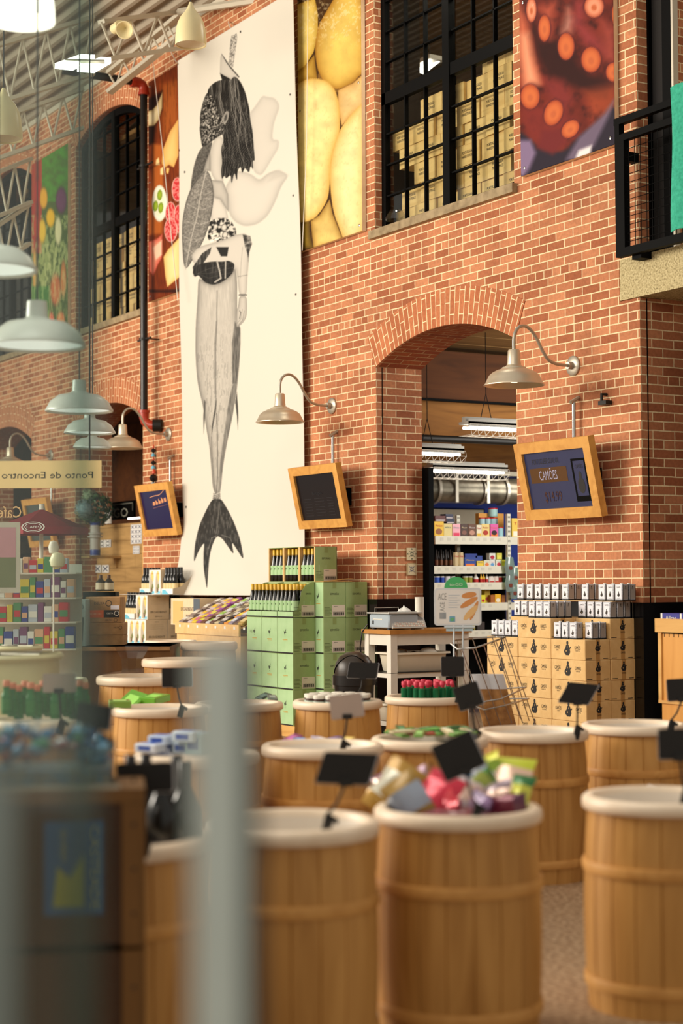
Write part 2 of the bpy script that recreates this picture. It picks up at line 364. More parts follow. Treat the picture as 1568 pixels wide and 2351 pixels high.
# floor, roof deck
m = MB(); m.box((-34, -10, -.1), (6, 20, 0), FLOORM); struct(m.build('floor'))
m = MB(); yy = W+.3; prof = []
while yy > -4:
    for d, h in ((0, 0), (.045, .075), (.10, .075), (.145, 0)): prof.append((yy-d, h))
    yy -= .19
pts = [(y, ZT+.0+(W-y)*.17+h) for y, h in prof]
vs = [(-30, y, z) for y, z in pts]+[(-13.4, y, z) for y, z in pts]; n = len(pts)
m.add(vs, [(i, i+1, n+i+1, n+i) for i in range(n-1)], DECK)
m.box((-30, W-.02, ZT-.06), (-9.5, W+.1, ZT+.02), TRUSS)
struct(m.build('ceiling'))
# storeroom behind the arch, running away along Y
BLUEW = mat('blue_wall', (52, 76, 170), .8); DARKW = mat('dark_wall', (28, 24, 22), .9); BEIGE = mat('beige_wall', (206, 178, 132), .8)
BP = wood_mat('ceiling_plank', (104, 74, 36), (156, 118, 68), (1, .1, 1), 7, .8)
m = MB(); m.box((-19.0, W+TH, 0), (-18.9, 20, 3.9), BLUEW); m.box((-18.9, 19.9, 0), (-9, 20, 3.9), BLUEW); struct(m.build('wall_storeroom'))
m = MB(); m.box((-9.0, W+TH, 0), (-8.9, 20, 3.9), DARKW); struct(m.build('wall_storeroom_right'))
m = MB()
for i in range(40):
    x = -19+i*.25; m.box((x, W+TH-.02, 3.74+(i % 2)*.006), (x+.243, 20, 3.80), BP)
struct(m.build('ceiling_storeroom'))
m = MB(); m.box((-44, W+TH, 3.81), (-9.91, 14.4, 4.2), BEAMD); struct(m.build('floor_upper'))
# beams running away from the hall
def beam(X, pt, pb, mt, nm='trim'):
    global k
    z1 = PX(pt[0], pt[1], X)[2]; z0 = PX(pb[0], pb[1], X)[2]; m = MB(); m.box((X-.3, W+TH+.001, z0), (X, 19.8, z1), mt); o = struct(m.build('trim_%d' % k)); k += 1; return o
beam(-13.9, (985, 803), (985, 916), BEAMD); beam(-13.96, (985, 919), (985, 1000), BEAM)
beam(-15.6, (985, 1012), (985, 1072), BEAM)
m = MB()
P = PX(985, 1006, -13.6); m.tube([(-13.6, W+TH, P[2]), (-13.6, 18, P[2])], .035, IRON, 10); struct(m.build('trim_%d' % k)); k += 1
m = MB(); P = PX(985, 917, -13.88); m.box((-13.9, W+TH, P[2]-.012), (-13.86, 18, P[2]+.012), BLACK); struct(m.build('trim_%d' % k)); k += 1
m = MB(); a = PY(974, 1075, W+TH+.02); m.box((a[0]-.12, W+TH+.005, 0), (PY(995, 1075, W+TH+.06)[0], W+TH+.06, a[2]), BLACK)
door_frame = struct(m.build('door_1'))
# windows
def window(n, a, b, arch=True, recess=.075):
    y0 = W+recess; y1 = y0+.06; fr = MB(); xm = (a+b)/2; t = .065
    zt = ZW1
    fr.box((a, y0, ZW0), (a+t, y1, zt+.02), BLACK); fr.box((b-t, y0, ZW0), (b, y1, zt+.02), BLACK)
    fr.box((a, y0, ZW0), (b, y1, ZW0+.05), BLACK)
    fr.box((a, y0, 5.79), (b, y1, 5.90), BLACK); fr.box((xm-.05, y0-.01, ZW0), (xm+.05, y1, ZWC-.02), BLACK)
    p, R, an, xc, c = arc_pts(a, b, ZW1, ZWC); po = p; pi_ = [(xc+(R-.09)*math.sin(-an+2*an*i/28), c+(R-.09)*math.cos(-an+2*an*i/28)) for i in range(29)]
    fr.prism(pi_[::-1]+po, y0, y1, BLACK) if False else None
    for i in range(28): fr.prism([pi_[i], pi_[i+1], po[i+1], po[i]], y0, y1, BLACK)
    o = struct(fr.build('window_%d' % n)); ln = MB(); ln.box((a, W+.14, ZW0), (a+.012, W+TH, ZW1+.05), BLACK); ln.box((b-.012, W+.14, ZW0), (b, W+TH, ZW1+.05), BLACK); ln.build('jamb_lining', o)
    mu = MB(); w2 = (xm-.05-a-t)/3
    for s0 in (a+t, xm+.05):
        for j in (1, 2): mu.box((s0+w2*j-.008, y0+.01, ZW0+.05), (s0+w2*j+.008, y1-.01, zt+.12), BLACK)
    for j in (1, 2, 3): z = ZW0+.03+(5.80-ZW0-.03)*j/4; mu.box((a+t, y0+.01, z-.007), (b-t, y1-.01, z+.007), BLACK)
    for j in (1, 2, 3, 4): z = 5.9+.285*j; mu.box((a+t, y0+.01, z-.007), (b-t, y1-.01, z+.007), BLACK)
    mu.build('muntin', o)
    g = MB(); g.box((a+t, y0+.028, ZW0+.05), (b-t, y0+.032, zt+.05), PANE); g.build('pane', o)
    return o
window(1, *BAYS[0]); window(2, *BAYS[1]); window(3, *BAYS[2])
# upper rooms
m = MB(); m.box((-44, 12.6, 4.2), (-9.9, 12.8, ZT), DARKW); m.box((-17.0, W+TH, 4.2), (-16.9, 12.6, ZT), DARKW); m.box((-44, W+TH, ZT), (-9.6, 12.8, ZT+.1), DARKW)
a = PY(930, 60, 9.6); b_ = PY(943, 60, 9.6); m.box((a[0], 9.6, 4.2), (b_[0], 9.66, ZT), BRICK); struct(m.build('wall_upper'))
m = MB(); z = PX(1100, 95, -14.5)[2]
for i in range(26): m.box((-15.3+i*.22, W+TH, 7.10+(i % 2)*.006), (-15.09+i*.22, 12.6, 7.16), BP)
for i in range(100): m.box((-39+i*.22, W+TH, 7.10+(i % 2)*.006), (-38.79+i*.22, 12.6, 7.16), BP)
m.box((-15.2, 10.6, 6.86), (-9.9, 10.9, 7.1), BEAMD); struct(m.build('ceiling_upper'))
m = MB(); m.box((-9.9, W+TH+.0, 3.79), (-9.72, 13, ZT), DARKW); m.box((-9.72, 12.9, 3.79), (-4, 13, ZT), BEIGE); m.box((-9.8, W+TH, 3.70), (-4, 13, 3.79), CONC)
struct(m.build('wall_balcony_room'))
m = MB(); m.box((-9.497, 8.90, 0), (-6.4, 8.94, 3.47), DARKW) if False else m.box((-9.5, W+TH+.0, 0), (-9.482, 12, 3.47), BRICK); m.box((-9.5, 12, 0), (-4, 12.1, 3.47), DARKW); struct(m.build('wall_side_passage'))
# balcony door frame
m = MB()
for px0, px1, Y in ((1473, 1490, W+.10), (1498, 1512, W+.14), (1520, 1541, W+.12)):
    xa = PY(px0, 150, Y)[0]; xb = PY(px1, 150, Y)[0]; m.box((xa, Y, 3.79), (xb, Y+.05, 6.9), BLACK)
xa = PY(1541, 150, W+.12)[0]; m.box((xa, W+.12, 3.79), (xa+.02, W+.17, 6.9), STEEL)
struct(m.build('door_2'))
m = MB(); xa = PY(1543, 150, W+.5)[0]; m.box((xa, W+.42, 3.79), (xa+.06, W+.5, 6.9), BRICK); struct(m.build('trim_%d' % k)); k += 1
m = MB(); xa = PY(1488, 150, W+.13)[0]; xb = PY(1524, 150, W+.13)[0]; m.box((xa, W+.13, 3.85), (xb, W+.135, 6.9), DARKW); struct(m.build('door_3')); 
# planks panel inside left arch + dark interior
m = MB(); m.box((-21.0, W+TH, 0), (-17.6, W+TH+.1, .1), DARKW); m.box((-44, 10.5, 0), (-19.0, 10.6, 3.8), BEAMD); m.box((-44, 10.35, 1.9), (-22, 10.5, 2.1), BEAM); struct(m.build('wall_cafe_back'))
# ------------------------------------------------ steel joists under the roof
def joist(name, A, B, dep, label, n=9, r=.022, sub=None):
    A = Vector(A); B = Vector(B); t = thing(name, label, 'joist', (0, 0, 0), 0); dn = Vector((0, 0, -dep))
    m = MB(); 
    def ang(P, Q, w=.05):
        u, v = basis(Q-P); m.loft([[P+u*w+v*w*.4, P-u*w+v*w*.4, P-u*w-v*w*.4, P+u*w-v*w*.4], [Q+u*w+v*w*.4, Q-u*w+v*w*.4, Q-u*w-v*w*.4, Q+u*w-v*w*.4]], TRUSS, True, True, False)
    ang(A, B); m.build('top_chord', t); m = MB(); ang(A+dn, B+dn); m.build('bottom_chord', t); m = MB()
    for i in range(n):
        p = A.lerp(B, i/n); q = A.lerp(B, (i+.5)/n)+dn; s = A.lerp(B, (i+1)/n); m.tube([p, q], r, TRUSS, 6); m.tube([q, s], r, TRUSS, 6)
    m.build('web', t); return t
joist('roof_joist', PD(232, 50, 17.6), PD(424, 26, 18.6), .40, 'cream steel roof joist left of the bell pendant, meeting the banner top', 3, .016)
m = MB(); m.tube([PD(410, 28, 18.4), PD(640, -8, 17.6)], .04, TRUSS, 6); tag(m.build('roof_beam'), 'straight cream steel member running right behind the bell pendant', 'beam')
joist('roof_joist', PD(250, 168, 19.2), PD(420, 30, 18.7), .22, 'shallow cream steel joist rising beside the twin light panels', 5, .012)
joist('roof_joist', PD(-60, 120, 18), PD(215, 40, 18.5), .62, 'cream steel joist behind the glowing pendant, upper left', 5, .014)
joist('roof_joist', PD(-40, 285, 19), PD(190, 205, 19.5), .45, 'cream steel joist standing for a reflection in the door glass over the left brickwork', 5, .014)  # this and the next two joists stand in for reflections in the glass
joist('roof_joist', PD(-40, 410, 19), PD(70, 365, 19.5), .5, 'cream steel joist below the cream pendant, standing for a reflection in the glass', 3, .014)
joist('roof_joist', PD(-40, 540, 19), PD(66, 470, 19.5), .45, 'lowest cream steel joist standing for a reflection at the left edge', 3, .014)
# ================================================================ PRINTED PICTURES (flat panels with printed art)
def vnoise(x, y, s, seed=0):
    r = np.random.RandomState(seed).rand(128, 128); x = np.asarray(x)/s; y = np.asarray(y)/s
    xi = np.floor(x).astype(int); yi = np.floor(y).astype(int); fx = x-xi; fy = y-yi; fx = fx*fx*(3-2*fx); fy = fy*fy*(3-2*fy)
    g = lambda a, b: r[a % 128, b % 128]
    return (g(xi, yi)*(1-fx)+g(xi+1, yi)*fx)*(1-fy)+(g(xi, yi+1)*(1-fx)+g(xi+1, yi+1)*fx)*fy
def fbm(x, y, s, seed=0): return (vnoise(x, y, s, seed)+.5*vnoise(x, y, s/2, seed+1)+.25*vnoise(x, y, s/4, seed+2))/1.75
def sd(poly, X, Y):
    p = np.array(poly, float); n = len(p); ins = np.zeros(X.shape, bool); d = np.full(X.shape, 1e9)
    for i in range(n):
        a, b = p[i], p[(i+1) % n]; ex, ey = b-a; wx, wy = X-a[0], Y-a[1]; t = np.clip((wx*ex+wy*ey)/(ex*ex+ey*ey+1e-9), 0, 1)
        d = np.minimum(d, (wx-ex*t)**2+(wy-ey*t)**2)
        c = ((a[1] <= Y) & (b[1] > Y)) | ((b[1] <= Y) & (a[1] > Y)); ins ^= c & (X < a[0]+(Y-a[1])*ex/(ey if abs(ey) > 1e-9 else 1e-9))
    d = np.sqrt(d); return np.where(ins, -d, d)
class Art:
    def __init__(s, X, Y, base): s.X, s.Y = X, Y; s.c = np.ones(X.shape+(3,))*np.array(base, float)
    def blend(s, a, col): a = np.clip(a, 0, 1)[..., None]; s.c = s.c*(1-a)+a*np.array(col, float) if np.ndim(col) == 1 else s.c*(1-a)+a*col
    def poly(s, poly, col, soft=1.2, edge=0, ec=None, alpha=1):
        for _ in range(2 if len(poly) > 8 else 0):
            q = []
            for i, p in enumerate(poly): b = poly[(i+1) % len(poly)]; q += [(p[0]*.8+b[0]*.2, p[1]*.8+b[1]*.2), (p[0]*.2+b[0]*.8, p[1]*.2+b[1]*.8)]
            poly = q
        d = sd(poly, s.X, s.Y); a = np.clip(.5-d/soft, 0, 1)*alpha; c = np.ones(s.c.shape)*np.array(col, float) if np.ndim(col) == 1 else col
        if edge: e = np.exp(np.minimum(d, 0)/edge)[..., None]; c = c*(1-e)+e*np.array(ec, float)
        s.blend(a, c); return d
    def ell(s, x, y, rx, ry, col, rot=0, soft=.12, edge=None, ec=None):
        ca, sa = math.cos(rot), math.sin(rot); u = ((s.X-x)*ca+(s.Y-y)*sa)/rx; v = (-(s.X-x)*sa+(s.Y-y)*ca)/ry; r = np.sqrt(u*u+v*v)
        c = np.ones(s.c.shape)*np.array(col, float)
        if edge: e = np.clip((r-edge)/(1-edge), 0, 1)[..., None]**1.5; c = c*(1-e)+e*np.array(ec, float)
        s.blend(np.clip((1-r)/soft, 0, 1), c); return r
    def line(s, pts, w, col, alpha=1):
        for a, b in zip(pts[:-1], pts[1:]):
            a = np.array(a, float); e = np.array(b, float)-a; t = np.clip(((s.X-a[0])*e[0]+(s.Y-a[1])*e[1])/(e@e+1e-9), 0, 1)
            d = np.sqrt((s.X-a[0]-e[0]*t)**2+(s.Y-a[1]-e[1]*t)**2); s.blend(np.clip(w/2+.5-d, 0, 1)*alpha, col)
def linA(c): c = np.clip(c, 0, 255)/255; return np.where(c <= .04045, c/12.92, ((c+.055)/1.055)**2.4)
def printed(name, P, artf, m, back=None, thick=.006, parent=None):  # P: (rows, cols, 3) grid of points
    r, c = P.shape[:2]; X, Y = projA(P); a = artf(X, Y); col = linA(a.c)
    me = bpy.data.meshes.new(name); nv = r*c
    idx = np.arange(nv).reshape(r, c); q = np.stack([idx[1:, :-1], idx[1:, 1:], idx[:-1, 1:], idx[:-1, :-1]], -1).reshape(-1, 4)
    border = np.concatenate([idx[0, :], idx[1:, -1], idx[-1, -2::-1], idx[-2:0:-1, 0]]); nb = len(border)
    bv = P.reshape(-1, 3)[border]+np.array([0, thick, 0]); V = np.concatenate([P.reshape(-1, 3), bv])
    bi = np.arange(nb)+nv; q2 = np.stack([border, np.roll(border, -1), np.roll(bi, -1), bi], -1)
    Q = np.concatenate([q, q2]); me.vertices.add(len(V)); me.vertices.foreach_set('co', V.ravel().astype(np.float32))
    me.loops.add(Q.size); me.loops.foreach_set('vertex_index', Q.ravel().astype(np.int32)); me.polygons.add(len(Q))
    me.polygons.foreach_set('loop_start', np.arange(0, Q.size, 4, dtype=np.int32)); me.polygons.foreach_set('loop_total', np.full(len(Q), 4, np.int32))
    me.polygons.foreach_set('use_smooth', np.r_[np.ones(len(q), bool), np.zeros(len(q2), bool)])
    me.materials.append(m); me.materials.append(back or PAPERW); mi = np.r_[np.zeros(len(q), np.int32), np.ones(len(q2), np.int32)]; me.polygons.foreach_set('material_index', mi)
    ca = me.color_attributes.new('Col', 'FLOAT_COLOR', 'POINT'); C4 = np.ones((len(V), 4), np.float32); C4[:nv, :3] = col.reshape(-1, 3); C4[nv:, :3] = .8; ca.data.foreach_set('color', C4.ravel())
    me.update(calc_edges=True); me.validate(); o = bpy.data.objects.new(name, me); COL.objects.link(o)
    if parent: o.parent = parent
    return o
def flatgrid(x0, x1, z0, z1, Y, dx, dz):
    xs_ = np.linspace(x0, x1, max(2, int((x1-x0)/dx))); zs_ = np.linspace(z1, z0, max(2, int((z1-z0)/dz))); a, b = np.meshgrid(xs_, zs_)
    return np.stack([a, np.full(a.shape, Y), b], -1)
# ---- cheese
def art_cheese(X, Y):
    T = lambda L: [(680+a/3.015, b/3.015) for a, b in L]
    A = Art(X, Y, (66, 40, 12)); n = fbm(X, Y, 22, 3); n2 = fbm(X, Y, 5, 9)
    def ch(L, c, ec, e=13): 
        c = np.array(c, float)[None, None]*(0.90+.2*n[..., None]); A.poly(T(L), c, 1.5, e, ec)
    ch([(-60, 60), (60, 10), (130, -10), (150, 100), (150, 250), (120, 360), (60, 460), (-40, 540)], (244, 222, 130), (200, 160, 60))
    ch([(0, 500), (60, 455), (125, 380), (145, 545), (60, 560), (-20, 620), (-40, 520)], (214, 178, 80), (150, 108, 30))
    ch([(290, -60), (480, -60), (480, 500), (440, 520), (390, 575), (290, 622), (200, 585), (145, 480), (128, 330), (150, 180), (205, 85)], (238, 206, 106), (170, 120, 36), 16)
    A.blend((fbm(X, Y, 5, 21) > .64)*np.clip((125-Y)/60, 0, 1)*.4, (250, 240, 200))
    A.poly(T([(150, 500), (200, 560), (290, 620), (390, 570), (470, 500), (470, 560), (300, 640), (240, 640), (150, 560)]), (190, 140, 60), 3, alpha=.5)
    ch([(290, 625), (390, 580), (480, 500), (480, 720), (380, 800), (315, 870), (290, 740)], (236, 206, 142), (206, 158, 86), 9)
    ch([(100, 1530), (160, 1490), (232, 1380), (252, 1480), (320, 1650), (335, 1720), (120, 1720)], (236, 206, 122), (160, 120, 50), 9)
    ch([(-60, 640), (20, 575), (80, 545), (140, 542), (215, 560), (270, 620), (298, 720), (305, 850), (300, 920), (270, 1010), (242, 1110), (235, 1250), (222, 1370), (180, 1450), (130, 1510), (60, 1545), (-60, 1545)], (250, 232, 160), (214, 170, 80), 12)
    ch([(480, 690), (390, 780), (310, 880), (255, 1030), (232, 1180), (238, 1330), (260, 1480), (310, 1610), (345, 1720), (480, 1720)], (252, 238, 176), (220, 176, 92), 14)
    A.poly(T([(-60, 1548), (90, 1532), (95, 1620), (120, 1720), (-60, 1720)]), (150, 122, 36), 2, 10, (90, 66, 20))
    A.blend((n2 > .68)*.14, (190, 150, 80)); A.c = A.c*np.array([.94, .93, .92]); return A
# ---- octopus
def art_octo(X, Y):
    T = lambda L: [(1150+a/3.359, b/3.359) for a, b in L]
    n = fbm(X, Y, 34, 5); n2 = fbm(X+Y*.3, Y-X*.3, 14, 8)
    A = Art(X, Y, (92, 28, 18)); A.blend((n*1.3-.45), (130, 44, 28)); A.blend((n2-.45)*2, (50, 12, 10))
    A.poly(T([(240, 120), (300, 330), (420, 290), (560, 420), (640, 560), (800, 600), (890, 660), (800, 760), (640, 700), (480, 640), (330, 560), (260, 380)]), (44, 12, 10), 24, alpha=.95)
    for L, c, a in [([(135, 30), (200, 180), (240, 420), (310, 640), (170, 660), (130, 400)], (222, 120, 84), .8), ([(150, 270), (210, 260), (250, 500), (290, 640), (190, 650)], (246, 176, 136), .7),
                    ([(300, 60), (420, 20), (400, 140), (380, 300), (330, 120)], (200, 96, 70), .7), ([(520, 60), (560, 160), (540, 240), (470, 250), (500, 140)], (230, 170, 150), .7),
                    ([(560, 0), (660, 0), (640, 180), (760, 300), (820, 420), (640, 340), (560, 200)], (150, 56, 60), .7), ([(760, 130), (880, 220), (900, 500), (800, 460)], (164, 70, 58), .7),
                    ([(330, 600), (480, 620), (560, 760), (480, 900), (340, 700)], (128, 44, 44), .7), ([(640, 700), (900, 640), (880, 860), (700, 900)], (176, 78, 40), .6), ([(150, 820), (330, 820), (560, 900), (600, 1050), (400, 1180), (200, 1060)], (124, 40, 34), .8)]:
        A.poly(T(L), c, 26, alpha=a)
    d = A.poly(T([(100, 990), (200, 1050), (300, 1150), (480, 1180), (600, 1050), (780, 920), (900, 780), (950, 1500), (100, 1500)]), (38, 30, 44), 10)
    A.poly(T([(130, 1080), (230, 1080), (270, 1180), (220, 1300), (170, 1370), (130, 1330)]), (128, 108, 140), 12); A.poly(T([(600, 1060), (800, 870), (880, 760), (830, 900), (720, 1120), (560, 1240), (500, 1230)]), (118, 102, 124), 12, alpha=.85)
    A.poly(T([(600, 1160), (700, 1120), (690, 1190), (560, 1250)]), (232, 226, 226), 8)
    A.poly(T([(320, 1010), (450, 1000), (500, 1100), (400, 1190), (280, 1140)]), (110, 34, 34), 14)
    for x, y, rx, ry, r, hi in [(235, 75, 42, 102, 0, 1), (335, 218, 50, 108, 0, 0), (502, 358, 68, 110, 0, 0), (695, 460, 80, 104, 0, 0), (718, 50, 80, 92, 0, 1), (868, 556, 62, 78, 0, 0), (225, 745, 78, 102, 0, 0), (405, 870, 74, 108, .35, 0), (535, 995, 62, 84, .75, 0), (885, 110, 32, 90, 0, 0), (60, 300, 40, 80, 0, 0)]:
        X0, Y0 = 1150+x/3.359, y/3.359
        A.ell(X0, Y0, (rx+9)/3.359, (ry+9)/3.359, (66, 22, 34), r, .22)
        c = (226, 146, 112) if hi else (204, 106, 58)
        A.ell(X0, Y0, rx/3.359, ry/3.359, c, r, .12, .45, (160, 62, 34)); A.ell(X0, Y0+ry*.1/3.359, rx*.35/3.359, ry*.35/3.359, (190, 96, 56), r, .5)
    sp = (fbm(X, Y, 2.2, 55) > .84) & (X < 1225) & (Y < 110); A.blend(sp*.6, (250, 230, 220)); return A
# ---- salami board
def art_salami(X, Y):
    T = lambda L: [(330+a/4.35, 160+b/4.35) for a, b in L]
    g = fbm(X*7, Y*.5, 12, 4); A = Art(X, Y, (128, 54, 20)); A.blend((g-.35)*1.5, (76, 26, 10))
    A.poly(T([(180, 150), (330, 100), (345, 500), (260, 620), (200, 700), (180, 500)]), (172, 92, 36), 14, alpha=.8)
    A.blend(((fbm(X*9, Y*.4, 12, 11) > .55) & (Y < 320))*.5, (96, 44, 14))
    A.poly(T([(30, 300), (185, 210), (180, 400), (120, 560), (100, 740), (40, 760)]), (34, 12, 8), 8)
    A.poly(T([(20, 420), (80, 405), (130, 355), (185, 225), (183, 380), (150, 500), (100, 560), (20, 562)]), (226, 210, 170), 2.5, 6, (176, 150, 100))
    A.poly(T([(90, 740), (180, 750), (200, 1200), (190, 1500), (180, 1640), (50, 1650), (60, 1300), (85, 1000)]), (196, 106, 42), 8, alpha=.8)
    A.poly(T([(345, 490), (345, 860), (300, 975), (250, 950), (205, 985), (178, 930), (190, 800), (260, 620)]), (240, 206, 130), 2, 10, (216, 164, 88))
    A.poly(T([(125, 900), (150, 875), (160, 950), (120, 955)]), (245, 214, 150), 1.5); A.poly(T([(165, 990), (195, 970), (195, 1050), (165, 1045)]), (245, 214, 150), 1.5); A.poly(T([(225, 980), (255, 985), (245, 1040), (225, 1030)]), (240, 190, 110), 1.5)
    A.ell(330+158/4.35, 160+1335/4.35, 77/4.35, 187/4.35, (246, 244, 226), 0, .05, .75, (210, 206, 180)); A.ell(330+155/4.35, 160+1335/4.35, 62/4.35, 150/4.35, (238, 236, 206), 0, .2)
    for x, y in ((160, 1252), (118, 1362), (170, 1378)): A.ell(330+x/4.35, 160+y/4.35, 27/4.35, 58/4.35, (158, 182, 50), .1, .15, .3, (100, 130, 24))
    mb = fbm(X, Y, 3.2, 77)
    for x, y, rx, ry in ((335, 1195, 52, 118), (268, 1430, 50, 108), (345, 1490, 40, 140), (270, 1600, 62, 118)):
        A.ell(330+x/4.35, 160+y/4.35, (rx+5)/4.35, (ry+5)/4.35, (236, 200, 186), 0, .06); r = A.ell(330+x/4.35, 160+y/4.35, rx/4.35, ry/4.35, (196, 46, 50), 0, .1)
        A.blend((r < .95)*(mb > .52)*.7, (240, 160, 150))
    A.poly(T([(185, 1640), (180, 1880), (140, 1950), (95, 2060), (60, 2010), (55, 1900), (50, 1720), (130, 1690)]), (232, 150, 120), 3, 6, (196, 80, 66)); A.poly(T([(90, 1780), (180, 1700), (180, 1850), (120, 1900)]), (248, 200, 170), 4)
    A.poly(T([(370, 1660), (370, 2060), (235, 2170), (215, 2060), (197, 1870), (240, 1800)]), (244, 222, 160), 2, 8, (220, 180, 104))
    A.poly(T([(0, 2195), (200, 2200), (400, 2190), (400, 2225), (0, 2225)]), (40, 14, 8), 6); return A
# ---- vegetables
def art_veg(X, Y):
    A = Art(X, Y, (78, 96, 44)); t = (Y-340)/440; n = fbm(X, Y, 9, 31); n2 = fbm(X*2, Y*.6, 8, 37)
    A.blend((t < .28)*(n*.9), (86, 170, 50)); A.blend(((X < 96) & (t < .55))*.8, (196, 50, 46)); A.blend((n2 > .5)*((t > .35) & (t < .75))*.6, (190, 200, 130))
    for x, y, rx, ry, c in [(141, 460, 15, 36, (110, 56, 96)), (100, 455, 11, 30, (232, 170, 50)), (116, 500, 12, 26, (238, 186, 30)), (97, 530, 10, 34, (232, 190, 60)), (134, 530, 9, 40, (226, 220, 170)), (128, 665, 15, 44, (196, 110, 62)), (146, 640, 8, 50, (206, 130, 70)), (140, 740, 12, 30, (216, 120, 66)), (118, 745, 9, 34, (216, 90, 70)), (80, 620, 6, 60, (214, 160, 80)), (86, 440, 7, 40, (206, 40, 40)), (84, 520, 8, 36, (200, 60, 40))]:
        A.ell(x, y, rx, ry, c, 0, .3, .5, tuple(v*.6 for v in c))
    A.blend(((X < 112) & (t > .72))*(.8), (60, 120, 50)); A.blend((fbm(X*4, Y*.3, 7, 41) > .56)*(t > .5)*.4, (224, 224, 160)); return A
def poster(name, label, Xa, Xb, zb, zt, artf, d=.0105):
    P = flatgrid(Xa, Xb, zb, zt, W-.045, d, d); o = printed(name, P, artf, PRINT, TAN, .04)
    m = MB()
    for x in (Xa+.05, Xb-.05):
        for z in (zb+.06, zb+1.4, zt-.06): m.lathe([(.012, 0), (.012, .004), (.0, .007)], CHROME, 10, T=Matrix.Translation((x, W-.046, z)) @ Matrix.Rotation(math.pi/2, 4, 'X'))
    m.build('bolt', o); return tag(o, label, 'poster', 'food photograph panels on the brick wall')
poster('poster', 'tall panel photograph of yellow cheese wheels left of the big window', PY(684, 300, W-.045)[0], PY(832, 534, W-.045)[0], 4.645, 7.4, art_cheese)
poster('poster', 'tall panel photograph of dark red octopus tentacles with orange suckers', PY(1196, 403, W-.045)[0], PY(1412, 338, W-.045)[0], 4.645, 6.9, art_octo)
poster('poster', 'tall panel photograph of salami, olives and cheese beside the black pipe', PY(341, 697, W-.045)[0], PY(470, 650, W-.045)[0], 4.665, 7.25, art_salami)
poster('poster', 'tall panel photograph of vegetables seen through the door glass', PY(72, 780, W-.045)[0], PY(156, 780, W-.045)[0], 4.64, 7.1, art_veg, .012)
